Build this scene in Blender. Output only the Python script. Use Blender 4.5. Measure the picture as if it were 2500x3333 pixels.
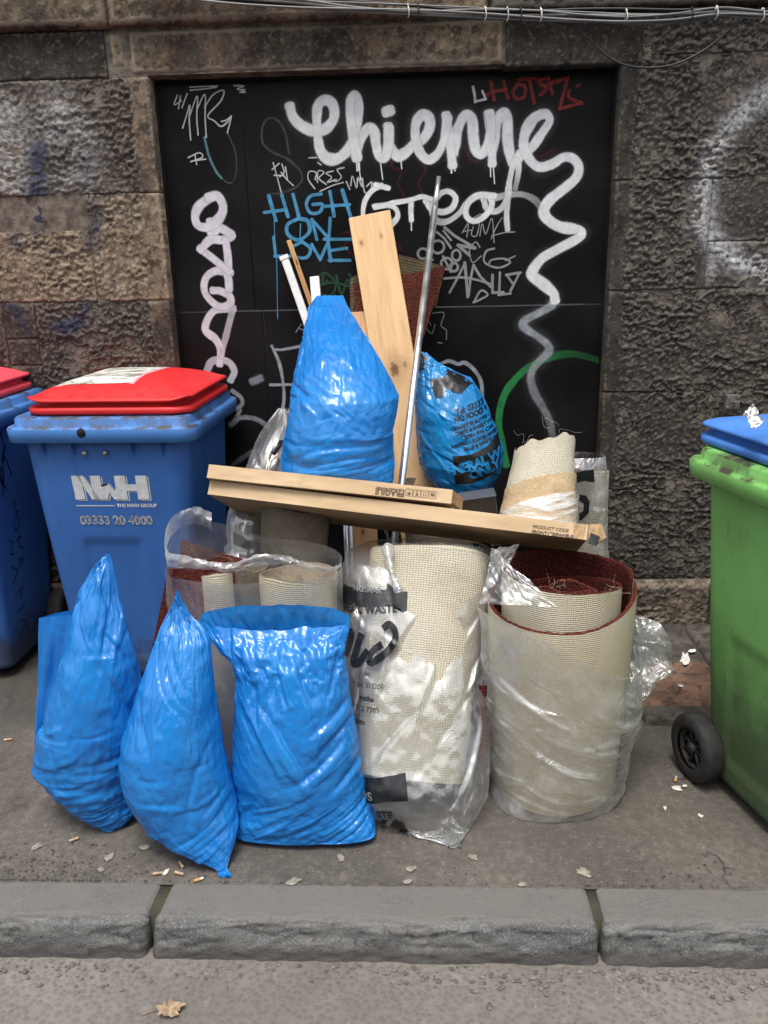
import bpy, bmesh, math, random
import numpy as np
from mathutils import Vector, Matrix
from mathutils.bvhtree import BVHTree
from math import radians, sin, cos, pi

# ------------------------------------------------------------------ camera, sky, sun, exposure
for o in list(bpy.data.objects):
    bpy.data.objects.remove(o)
SC = bpy.context.scene
COL = SC.collection
EYE = 1.5
PITCH, YAW, ROLL = radians(17.32), radians(2.64), radians(-1.31)
FOC = 2700.0                                   # focal length in pixels of the 2500 x 3333 photograph
cam = bpy.data.cameras.new('camera')
cam.sensor_fit = 'VERTICAL'; cam.sensor_height = 24.0; cam.lens = 24.0 * FOC / 3333.0
cam.clip_start = 0.05; cam.clip_end = 500
camo = bpy.data.objects.new('camera', cam); COL.objects.link(camo)
CM = (Matrix.Rotation(YAW, 3, 'Z') @ Matrix.Rotation(pi/2 - PITCH, 3, 'X') @ Matrix.Rotation(ROLL, 3, 'Z'))
camo.matrix_world = Matrix.Translation((0, 0, EYE)) @ CM.to_4x4()
SC.camera = camo
CMN = np.array(CM)

world = bpy.data.worlds.new('World'); SC.world = world; world.use_nodes = True
wn = world.node_tree.nodes; wl = world.node_tree.links
sky = wn.new('ShaderNodeTexSky'); sky.sky_type = 'NISHITA'; sky.sun_disc = False
SUN_EL, SUN_AZ = radians(72), radians(190)      # azimuth from +Y (north) clockwise
sky.sun_elevation = SUN_EL; sky.sun_rotation = SUN_AZ
sky.air_density = 1.0; sky.dust_density = 4.0; sky.ozone_density = 1.0
hs = wn.new('ShaderNodeHueSaturation'); hs.inputs['Saturation'].default_value = 0.28   # cloud cover: grey, even light
wl.new(sky.outputs[0], hs.inputs['Color'])
bg = wn['Background']; wl.new(hs.outputs[0], bg.inputs[0]); bg.inputs[1].default_value = 0.15

sun = bpy.data.lights.new('sun', 'SUN'); sun.energy = 1.5; sun.angle = radians(22); sun.color = (1.0, 0.955, 0.89)
suno = bpy.data.objects.new('sun', sun); COL.objects.link(suno)
sd = Vector((sin(SUN_AZ)*cos(SUN_EL), cos(SUN_AZ)*cos(SUN_EL), sin(SUN_EL)))
suno.rotation_euler = sd.to_track_quat('Z', 'Y').to_euler()
suno.location = sd * 12
SC.view_settings.view_transform = 'Standard'; SC.view_settings.look = 'None'
SC.view_settings.gamma = 1.0; SC.view_settings.exposure = 0.8; SC.view_settings.use_curve_mapping = False
SC.render.engine = 'CYCLES'
SC.cycles.use_denoising = True
SC.cycles.max_bounces = 10; SC.cycles.transparent_max_bounces = 24; SC.cycles.transmission_bounces = 8
SC.cycles.caustics_reflective = False; SC.cycles.caustics_refractive = False
SC.cycles.sample_clamp_indirect = 6.0

# ------------------------------------------------------------------ helpers
def ray(x, y):
    return CMN @ np.array([(x - 1250) / FOC, -(y - 1666.5) / FOC, -1.0])
def at(x, y, Y):                                # photograph pixel -> point on the vertical plane y = Y
    d = ray(x, y); return np.array([0, 0, EYE]) + d * (Y / d[1])
def gp(x, y, Z=0.0):                            # photograph pixel -> point on the level plane z = Z
    d = ray(x, y); return np.array([0, 0, EYE]) + d * ((Z - EYE) / d[2])

def hash2(ix, iy, s):
    h = (ix.astype(np.int64) * 374761393 + iy.astype(np.int64) * 668265263 + s * 1442695041) & 0x7fffffff
    h = ((h ^ (h >> 13)) * 1274126177) & 0x7fffffff
    h = ((h ^ (h >> 16)) * 1103515245) & 0x7fffffff
    return ((h ^ (h >> 15)) & 0xfffff) / 1048575.0
def vnoise(x, y, s=0):
    x = np.asarray(x, float); y = np.asarray(y, float)
    ix = np.floor(x); iy = np.floor(y); fx = x - ix; fy = y - iy
    fx = fx*fx*fx*(fx*(fx*6-15)+10); fy = fy*fy*fy*(fy*(fy*6-15)+10)
    ix = ix.astype(np.int64); iy = iy.astype(np.int64)
    a = hash2(ix, iy, s); b = hash2(ix+1, iy, s); c = hash2(ix, iy+1, s); d = hash2(ix+1, iy+1, s)
    return (a*(1-fx)+b*fx)*(1-fy) + (c*(1-fx)+d*fx)*fy
def fbm(x, y, s=0, o=4, g=0.5):
    t = 0; a = 1.0; n = 0; f = 1.0
    for i in range(o):
        t = t + a * vnoise(x*f + 17.3*i, y*f + 9.1*i, s+i*7); n += a; a *= g; f *= 2.03
    return t / n
def worley(x, y, s=0, jit=0.9):
    ix = np.floor(x).astype(np.int64); iy = np.floor(y).astype(np.int64)
    f1 = np.full(x.shape, 9.0); f2 = f1.copy(); idv = np.zeros(x.shape); ox = np.zeros(x.shape); oy = np.zeros(x.shape)
    for dx in (-1, 0, 1):
        for dy in (-1, 0, 1):
            cx = ix+dx; cy = iy+dy
            px = cx + 0.5 + jit*(hash2(cx, cy, s)-0.5); py = cy + 0.5 + jit*(hash2(cx, cy, s+11)-0.5)
            ddx = x-px; ddy = y-py; d = np.sqrt(ddx*ddx+ddy*ddy); m = d < f1
            f2 = np.where(m, f1, np.minimum(f2, d)); idv = np.where(m, hash2(cx, cy, s+23), idv)
            ox = np.where(m, ddx, ox); oy = np.where(m, ddy, oy); f1 = np.where(m, d, f1)
    return f1, f2, idv, ox, oy
def sst(a, b, x):
    t = np.clip((x-a)/(b-a), 0, 1); return t*t*(3-2*t)

WM = {}                                         # world matrices of parents
def me_np(name, V, F, smooth=True):
    V = np.asarray(V, np.float32).reshape(-1, 3); me = bpy.data.meshes.new(name)
    if isinstance(F, np.ndarray):
        n, k = F.shape
        me.vertices.add(len(V)); me.vertices.foreach_set('co', V.ravel())
        me.loops.add(n*k); me.loops.foreach_set('vertex_index', F.astype(np.int32).ravel())
        me.polygons.add(n); me.polygons.foreach_set('loop_start', np.arange(0, n*k, k, dtype=np.int32))
        me.polygons.foreach_set('loop_total', np.full(n, k, np.int32))
        me.update(calc_edges=True); me.validate()
    else:
        me.from_pydata([tuple(map(float, v)) for v in V], [], F); me.update()
    me.polygons.foreach_set('use_smooth', np.full(len(me.polygons), smooth))
    return me
def grid_faces(nv, nu, wu=False, wv=False):
    a = np.arange(nv*nu).reshape(nv, nu)
    if wu: a = np.concatenate([a, a[:, :1]], 1)
    if wv: a = np.concatenate([a, a[:1]], 0)
    return np.stack([a[:-1, :-1], a[:-1, 1:], a[1:, 1:], a[1:, :-1]], -1).reshape(-1, 4)
def grid_me(name, P, wu=False, uv=None, flip=False, smooth=True):
    nv, nu = P.shape[:2]; F = grid_faces(nv, nu, wu)
    if flip: F = F[:, ::-1]
    me = me_np(name, P.reshape(-1, 3), F, smooth)
    if uv is not None: set_uv(me, uv.reshape(-1, 2))
    return me
def set_uv(me, uvv):                            # per-vertex uv
    l = me.uv_layers.new(name='UVMap'); vi = np.zeros(len(me.loops), np.int32)
    me.loops.foreach_get('vertex_index', vi); l.data.foreach_set('uv', np.asarray(uvv, np.float32)[vi].ravel())
def attr(me, name, arr):
    a = me.attributes.new(name, 'FLOAT', 'POINT'); a.data.foreach_set('value', np.asarray(arr, np.float32).ravel())
def obj(name, me, mat, parent=None, local=False, kind=None):
    o = bpy.data.objects.new(name, me); COL.objects.link(o)
    if mat is not None and not me.materials: me.materials.append(mat)
    if parent is not None:
        o.parent = parent
        if not local: o.matrix_parent_inverse = WM.get(parent, Matrix()).inverted()
        WM[o] = WM.get(parent, Matrix()) if local else Matrix()
    if kind: o['kind'] = kind
    return o
def tag(o, label, cat, group=None):
    o['label'] = label; o['category'] = cat
    if group: o['group'] = group
    return o
def thing(name, label, cat, loc=(0, 0, 0), rz=0.0, group=None, rot=None):
    o = bpy.data.objects.new(name, None); COL.objects.link(o); o.empty_display_size = 0.1
    o.location = tuple(map(float, loc)); o.rotation_euler = rot if rot else (0, 0, rz)
    WM[o] = Matrix.Translation(o.location) @ o.rotation_euler.to_matrix().to_4x4()
    return tag(o, label, cat, group)
def joinme(name, parts, smooth=True):           # parts: list of (V, F) -> one mesh
    V = []; F = []; n = 0
    for v, f in parts:
        V.append(np.asarray(v, float).reshape(-1, 3)); F += [tuple(int(i)+n for i in q) for q in f]; n += len(V[-1])
    return me_np(name, np.concatenate(V), F, smooth)
def box_vf(x0, x1, y0, y1, z0, z1):
    V = [(x, y, z) for x in (x0, x1) for y in (y0, y1) for z in (z0, z1)]
    F = [(0, 1, 3, 2), (4, 6, 7, 5), (0, 4, 5, 1), (2, 3, 7, 6), (0, 2, 6, 4), (1, 5, 7, 3)]
    return V, F
def bevel_box(name, x0, x1, y0, y1, z0, z1, b=0.004, seg=2, M=None):
    bm = bmesh.new(); V, F = box_vf(x0, x1, y0, y1, z0, z1)
    vs = [bm.verts.new(v) for v in V]
    for f in F: bm.faces.new([vs[i] for i in f])
    bmesh.ops.recalc_face_normals(bm, faces=bm.faces)
    bmesh.ops.bevel(bm, geom=list(bm.edges), offset=b, segments=seg, affect='EDGES', profile=0.5)
    if M is not None: bm.transform(M)
    me = bpy.data.meshes.new(name); bm.to_mesh(me); bm.free()
    me.polygons.foreach_set('use_smooth', np.full(len(me.polygons), False)); return me
def catmull(pts, n=8, closed=False):
    p = np.asarray(pts, float)
    if closed: p = np.concatenate([p[-1:], p, p[:2]])
    else: p = np.concatenate([2*p[:1]-p[1:2], p, 2*p[-1:]-p[-2:-1]])
    out = []
    for i in range(1, len(p)-2):
        t = np.linspace(0, 1, n, endpoint=False)[:, None]
        a, b, c, d = p[i-1], p[i], p[i+1], p[i+2]
        out.append(0.5*((2*b)+(-a+c)*t+(2*a-5*b+4*c-d)*t**2+(-a+3*b-3*c+d)*t**3))
    out.append(p[-2:-1]); return np.concatenate(out)
def tube(path, r, n=8, cap=True):
    path = np.asarray(path, float); m = len(path); r = np.broadcast_to(np.asarray(r, float), (m,))
    T = np.gradient(path, axis=0); T /= np.linalg.norm(T, axis=1)[:, None] + 1e-12
    up = np.array([0, 0, 1.0]) if abs(T[0][2]) < 0.9 else np.array([0, 1.0, 0])
    V = []; A = np.cross(T[0], up); A /= np.linalg.norm(A)
    for i in range(m):
        A = A - T[i]*np.dot(A, T[i]); A /= np.linalg.norm(A)+1e-12; B = np.cross(T[i], A)
        for k in range(n):
            a = 2*pi*k/n; V.append(path[i] + r[i]*(cos(a)*A + sin(a)*B))
    F = [tuple(q) for q in grid_faces(m, n, True)]
    if cap: F += [tuple(range(n-1, -1, -1)), tuple(range((m-1)*n, m*n))]
    return V, F
def bvh_of(me):
    return BVHTree.FromPolygons([v.co for v in me.vertices], [p.vertices for p in me.polygons])

# ------------------------------------------------------------------ node materials
class NT:
    def __init__(s, name):
        s.m = bpy.data.materials.new(name); s.m.use_nodes = True; s.t = s.m.node_tree
        s.t.nodes.clear(); s.out = s.t.nodes.new('ShaderNodeOutputMaterial')
    def n(s, typ, _props=None, **kw):
        nd = s.t.nodes.new('ShaderNode'+typ)
        for k, v in (_props or {}).items(): setattr(nd, k, v)
        for k, v in kw.items():
            key = int(k[1:]) if k[0] == 'i' and k[1:].isdigit() else k.replace('_', ' ')
            s.set(nd.inputs[key], v)
        return nd
    def set(s, sock, v):
        if hasattr(v, 'is_output') or isinstance(v, bpy.types.NodeSocket): s.t.links.new(v, sock)
        elif isinstance(v, bpy.types.Node): s.t.links.new(v.outputs[0], sock)
        else:
            if isinstance(v, (tuple, list)) and len(v) == 3 and sock.type == 'RGBA': v = (*v, 1)
            sock.default_value = v
    def pos(s): return s.n('NewGeometry').outputs['Position']
    def oco(s): return s.n('TexCoord').outputs['Object']
    def uv(s): return s.n('TexCoord').outputs['UV']
    def map(s, vec, sc=(1, 1, 1), loc=(0, 0, 0), rot=(0, 0, 0)):
        return s.n('Mapping', Vector=vec, Scale=sc, Location=loc, Rotation=rot).outputs[0]
    def noise(s, vec, scale, detail=4, rough=0.55, dist=0.0, col=False):
        nd = s.n('TexNoise', Vector=vec, Scale=scale, Detail=detail, Roughness=rough, Distortion=dist)
        return nd.outputs['Color' if col else 'Fac']
    def vor(s, vec, scale, feat='F1', out='Distance', rnd=1.0):
        return s.n('TexVoronoi', {'feature': feat}, Vector=vec, Scale=scale, Randomness=rnd).outputs[out]
    def math(s, op, a, b=0.0, clamp=False):
        return s.n('Math', {'operation': op, 'use_clamp': clamp}, i0=a, i1=b).outputs[0]
    def ramp(s, f, lo, hi, a=0.0, b=1.0):
        return s.n('MapRange', {'interpolation_type': 'SMOOTHSTEP'}, i0=f, i1=lo, i2=hi, i3=a, i4=b).outputs[0]
    def mix(s, f, a, b, mode='MIX'):
        nd = s.t.nodes.new('ShaderNodeMix'); nd.data_type = 'RGBA'; nd.blend_type = mode
        s.set(nd.inputs[0], f); s.set(nd.inputs[6], a); s.set(nd.inputs[7], b); return nd.outputs[2]
    def attr(s, name, out='Fac'): return s.n('Attribute', {'attribute_name': name}).outputs[out]
    def bump(s, h, strength=0.5, dist=0.01, normal=None):
        nd = s.n('Bump', Height=h, Strength=strength, Distance=dist)
        if normal is not None: s.set(nd.inputs['Normal'], normal)
        return nd.outputs[0]
    def bsdf(s, col, rough=0.6, normal=None, spec=0.5, metal=0.0, **kw):
        nd = s.n('BsdfPrincipled', Base_Color=col, Roughness=rough, Metallic=metal)
        s.set(nd.inputs['Specular IOR Level'], spec)
        if normal is not None: s.set(nd.inputs['Normal'], normal)
        for k, v in kw.items(): s.set(nd.inputs[k.replace('_', ' ')], v)
        return nd.outputs[0]
    def done(s, sh): s.set(s.out.inputs['Surface'], sh); return s.m
def plain(name, col, rough=0.5, metal=0.0, spec=0.5, var=0.25, sc=30, bump=0.15, bd=0.002):
    n = NT(name); p = n.pos(); f = n.noise(p, sc, 5)
    c = n.mix(n.ramp(f, 0.3, 0.7), tuple(x*(1-var) for x in col), tuple(min(1, x*(1+var)) for x in col))
    return n.done(n.bsdf(c, rough, n.bump(n.noise(p, sc*6, 3), bump, bd), spec, metal))
# ------------------------------------------------------------------ ground materials
def m_pavement():
    n = NT('asphalt_pavement'); p = n.pos()
    big = n.noise(p, 1.7, 5, 0.6); mid = n.noise(p, 9, 6, 0.65); fine = n.noise(p, 120, 3); agg = n.vor(p, 210)
    c = n.mix(n.ramp(big, 0.35, 0.68), (0.08, 0.07, 0.06), (0.142, 0.126, 0.108))
    c = n.mix(n.ramp(mid, 0.52, 0.75), c, (0.155, 0.14, 0.122))
    c = n.mix(n.ramp(n.noise(n.map(p, loc=(3, 1, 0)), 4.2, 6, 0.7), 0.55, 0.7), c, (0.06, 0.053, 0.047))
    c = n.mix(n.ramp(n.noise(n.map(p, loc=(5, 9, 0)), 38, 5, 0.7), 0.42, 0.64, 0.45, 0), c, (0.05, 0.043, 0.036)); c = n.mix(n.ramp(n.noise(n.map(p, loc=(2, 3, 0)), 70, 4, 0.7), 0.55, 0.7, 0, 0.5), c, (0.2, 0.184, 0.162))
    crk = n.vor(n.n('VectorMath', {'operation': 'MULTIPLY_ADD'}, i0=n.noise(p, 6, 4, col=True), i1=(0.25, 0.25, 0), i2=p).outputs[0], 2.3, 'DISTANCE_TO_EDGE'); c = n.mix(n.math('MULTIPLY', n.ramp(crk, 0.002, 0.012, 1, 0), n.ramp(n.noise(p, 2.5, 2), 0.5, 0.62)), c, (0.022, 0.02, 0.018))
    c = n.mix(n.ramp(fine, 0.62, 0.8, 0, 0.6), c, (0.25, 0.235, 0.215))
    c = n.mix(n.ramp(agg, 0.0, 0.16, 0.45, 0), c, (0.045, 0.04, 0.036))
    fleck = n.vor(n.map(p, loc=(7.7, 2.1, 0)), 55); sel = n.noise(p, 17, 2)
    c = n.mix(n.math('MULTIPLY', n.ramp(fleck, 0.05, 0.09, 1, 0), n.ramp(sel, 0.55, 0.6)), c, (0.5, 0.47, 0.42))
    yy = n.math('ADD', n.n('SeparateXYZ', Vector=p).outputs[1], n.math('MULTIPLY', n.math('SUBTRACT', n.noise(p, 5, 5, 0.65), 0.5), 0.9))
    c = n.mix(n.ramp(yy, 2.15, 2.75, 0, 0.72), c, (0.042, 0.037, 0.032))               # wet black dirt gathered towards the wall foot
    c = n.mix(n.ramp(n.noise(n.map(p, loc=(1, 2, 3)), 330, 2, 0.6), 0.6, 0.74, 0, 0.35), c, (0.26, 0.24, 0.21))
    c = n.mix(n.ramp(n.noise(n.map(p, loc=(8, 2, 3)), 240, 2, 0.6), 0.6, 0.72, 0, 0.6), c, (0.035, 0.031, 0.028))
    h = n.math('ADD', n.math('MULTIPLY', mid, 0.8), n.math('MULTIPLY', n.noise(p, 260, 3), 0.5))
    h = n.math('ADD', h, n.math('MULTIPLY', big, 1.5))
    rough = n.ramp(big, 0.3, 0.7, 0.62, 0.9)
    return n.done(n.bsdf(c, rough, n.bump(h, 0.55, 0.012), 0.35))
def m_road():
    n = NT('asphalt_road'); p = n.pos()
    big = n.noise(p, 2.2, 5, 0.6); mid = n.noise(p, 22, 6, 0.7); st = n.vor(p, 75)
    c = n.mix(n.ramp(big, 0.3, 0.7), (0.125, 0.112, 0.099), (0.18, 0.163, 0.145))
    c = n.mix(n.ramp(st, 0.2, 0.75), n.mix(0.5, c, (0.09, 0.082, 0.073)), c)
    c = n.mix(n.ramp(mid, 0.55, 0.8, 0, 0.7), c, (0.25, 0.232, 0.21))
    h = n.math('ADD', n.math('MULTIPLY', n.ramp(st, 0, 0.7, 1, 0), 0.6), n.math('MULTIPLY', mid, 0.7))
    return n.done(n.bsdf(c, 0.85, n.bump(h, 0.5, 0.006), 0.3))
def m_kerb():
    n = NT('kerb_whinstone'); p = n.pos()
    a = n.noise(p, 6, 6, 0.62); b = n.noise(p, 190, 3, 0.7); c3 = n.noise(n.map(p, loc=(4, 4, 4)), 45, 5, 0.7)
    c = n.mix(n.ramp(a, 0.3, 0.7), (0.08, 0.082, 0.083), (0.14, 0.137, 0.131))
    c = n.mix(n.ramp(b, 0.45, 0.72), c, (0.2, 0.2, 0.195)); c = n.mix(n.ramp(c3, 0.54, 0.7), c, (0.045, 0.047, 0.049))
    z = n.n('SeparateXYZ', Vector=p).outputs[2]
    tread = n.math('MULTIPLY', n.ramp(z, -0.012, -0.001), n.ramp(a, 0.25, 0.6, 0.35, 0.85))    # brown street dirt trodden on the top
    c = n.mix(tread, c, (0.125, 0.116, 0.105))
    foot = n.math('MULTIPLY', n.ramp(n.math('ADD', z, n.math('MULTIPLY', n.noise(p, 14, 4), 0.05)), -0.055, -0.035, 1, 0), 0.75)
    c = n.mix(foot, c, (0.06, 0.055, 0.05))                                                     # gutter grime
    return n.done(n.bsdf(c, 0.75, n.bump(n.math('ADD', b, n.math('MULTIPLY', c3, 1.4)), 0.5, 0.005), 0.35))
def m_moss():
    n = NT('joint_dirt'); p = n.pos(); f = n.noise(p, 40, 5)
    c = n.mix(n.ramp(f, 0.45, 0.65), (0.05, 0.044, 0.036), (0.055, 0.054, 0.03))
    return n.done(n.bsdf(c, 0.95, n.bump(n.noise(p, 150, 4), 0.8, 0.006), 0.2))
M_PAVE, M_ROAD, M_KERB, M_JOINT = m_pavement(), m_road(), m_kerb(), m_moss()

def ground_grid(x0, x1, y0, y1, step, zf):
    xs = np.arange(x0, x1+step/2, step); ys = np.arange(y0, y1+step/2, step)
    X, Y = np.meshgrid(xs, ys); return np.stack([X, Y, zf(X, Y)], -1)
# pavement: near sheet with real unevenness, and a plain far sheet 6 mm lower
KB, KA, KF, RZ = 1.686, 1.578, 1.545, -0.105
pv = ground_grid(-2.6, 2.4, KB, 3.3, 0.02, lambda x, y: (fbm(x*2.3, y*2.3, 5)-0.5)*0.012*sst(KB, KB+0.1, y) + (fbm(x*14, y*14, 9)-0.5)*0.004 - 0.002)
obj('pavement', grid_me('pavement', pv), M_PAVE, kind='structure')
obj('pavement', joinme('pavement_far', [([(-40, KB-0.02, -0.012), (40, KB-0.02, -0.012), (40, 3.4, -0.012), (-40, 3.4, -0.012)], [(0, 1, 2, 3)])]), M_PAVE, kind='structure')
obj('road', joinme('road', [([(-60, -60, RZ), (60, -60, RZ), (60, KB+0.2, RZ), (-60, KB+0.2, RZ)], [(0, 1, 2, 3)])]), M_ROAD, kind='structure')
rn = ground_grid(-2.2, 2.2, 0.9, KF+0.03, 0.02, lambda x, y: RZ+0.006+(fbm(x*5, y*5, 3)-0.5)*0.008)
obj('road', grid_me('road_near', rn), M_ROAD, kind='structure')

# kerb: three whinstone setts in view, each worn and chipped, on a dirt bed
kerb = obj('kerb', joinme('kerb_bed', [box_vf(-30, 30, KF+0.05, KB+0.005, RZ-0.05, -0.006)]), M_JOINT, kind='structure')
def kerb_stone(x0, x1, seed, j0=0.0, j1=0.0, step=0.009):
    nx = max(8, int((x1-x0)/step)); xs = np.linspace(x0, x1, nx)
    prof = []                                                     # (y, z) from back, over the top, down the face
    for t in np.linspace(0, 1, 15): prof.append((KB - t*(KB-KA-0.012), 0.0))
    for a in np.linspace(0.15, 1, 9): prof.append((KA+0.016-0.022*sin(a*pi/2*0.85)-0.006*a, -0.022*(1-cos(a*pi/2))))
    y_, z_ = prof[-1]
    for t in np.linspace(0.05, 1, 16): prof.append((y_ - t*(y_-KF), z_+(RZ-0.02-z_)*t))
    prof = np.array(prof); n = len(prof)
    s = np.linspace(0, 1, n)[:, None]; X = np.repeat(xs[None], n, 0)
    Yp = np.repeat(prof[:, :1], nx, 1); Zp = np.repeat(prof[:, 1:], nx, 1)
    top = sst(0.42, 0.3, s)
    sk = (X-x0)/(x1-x0); X = X + (1-sk)*j0*(1-s) + sk*j1*(1-s)                 # slanted joints
    rough = (fbm(X*9, s*5, seed)-0.5)*0.010 + (fbm(X*34, s*26, seed+3)-0.5)*0.008 + (fbm(X*110, s*70, seed+5, 2)-0.5)*0.003
    chip = sst(0.55, 0.66, fbm(X*9+3, s*5, seed+9))*0.005*np.exp(-((s-0.47)/0.10)**2)*(0.5+fbm(X*30, s*20, seed+11)) + sst(0.58, 0.66, fbm(X*12+8, s*9, seed+19))*0.005*np.exp(-((s-0.66)/0.15)**2)
    d = rough*(1-0.75*top) - chip
    tg = np.gradient(prof, axis=0); tg /= np.linalg.norm(tg, axis=1)[:, None]; ny = tg[:, 1:2]*1.0; nz = -tg[:, 0:1]
    P = np.stack([X, Yp + ny*d - 0*d, Zp + nz*d*1.0], -1)
    e = np.minimum(X-X.min(1, keepdims=True), X.max(1, keepdims=True)-X); rd = np.clip(1-e/0.018, 0, 1)**2*0.012
    P[..., 1] -= ny*rd; P[..., 2] -= nz*rd
    L = P[:, :1].copy(); Rr = P[:, -1:].copy(); L[..., 1] = np.maximum(L[..., 1], KB-0.02); Rr[..., 1] = np.maximum(Rr[..., 1], KB-0.02); L[..., 2] -= 0.03; Rr[..., 2] -= 0.03
    P = np.concatenate([L, P, Rr], 1)
    return grid_me('kerb_stone', P, flip=True)
kj = [gp(490, 2960, 0)[0], gp(1945, 2960, 0)[0]]
for i, (a, b, j0, j1) in enumerate([(-2.5, -1.72, 0, 0), (-1.705, kj[0]-0.007, 0, 0.012), (kj[0]+0.007, kj[1]-0.005, 0.016, -0.004), (kj[1]+0.005, 1.72, -0.001, 0), (1.735, 2.6, 0, 0)]):
    obj('kerb_stone', kerb_stone(a, b, 31+i*5, j0, j1, 0.009 if abs(a+b) < 3.4 else 0.05), M_KERB, kerb)

# gutter grit: loose chippings along the foot of the kerb
def grit(name, pts, smin, smax, seed, mat, label=None):
    rnd = random.Random(seed); V = []; F = []
    base = [(1, 0, 0), (-1, 0, 0), (0, 1, 0), (0, -1, 0), (0, 0, 1), (0, 0, -1)]
    fc = [(0, 2, 4), (2, 1, 4), (1, 3, 4), (3, 0, 4), (2, 0, 5), (1, 2, 5), (3, 1, 5), (0, 3, 5)]
    for (x, y, z) in pts:
        s = smin+(smax-smin)*rnd.random()**2; a = rnd.random()*6.3; k = len(V)
        for b in base:
            r = s*(0.6+0.7*rnd.random()); u = b[0]*cos(a)-b[1]*sin(a); v = b[0]*sin(a)+b[1]*cos(a)
            V.append((x+u*r, y+v*r, z+b[2]*r*0.55+s*0.15))
        F += [tuple(q+k for q in f) for f in fc]
    return obj(name, me_np(name, V, F, False), mat, kind='stuff')
rnd = random.Random(4)
gpts = [(rnd.uniform(-1.3, 1.3), KF-0.004-abs(rnd.gauss(0, 0.03)), RZ+0.008) for i in range(420)]
gpts += [(rnd.uniform(0.1, 1.2), KF-0.01-abs(rnd.gauss(0, 0.06)), RZ+0.008) for i in range(260)]
n = NT('chippings'); p = n.pos(); M_GRIT = n.done(n.bsdf(n.mix(n.n('NewGeometry').outputs['Random Per Island'], (0.08, 0.074, 0.066), (0.19, 0.175, 0.155)), 0.8, None, 0.3))
tag(grit('grit', gpts, 0.003, 0.0085, 2, M_GRIT), 'loose stone chippings lying in the gutter along the kerb', 'gravel')
soil = []
for (sx, sy, r, k) in ((120, 2830, 0.16, 420), (260, 2560, 0.1, 90), (2100, 2860, 0.14, 160), (1350, 2880, 0.3, 80), (600, 2840, 0.2, 120)):
    c = gp(sx, sy); soil += [(c[0]+rnd.gauss(0, r), max(KB+0.01, c[1]+rnd.gauss(0, r*0.35)), 0.001) for i in range(k)]
M_SOIL = plain('dark_soil', (0.06, 0.052, 0.044), 0.95)
tag(grit('soil_crumbs', soil, 0.0012, 0.0042, 8, M_SOIL), 'dark crumbs of soil and grit scattered over the pavement', 'soil')

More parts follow.
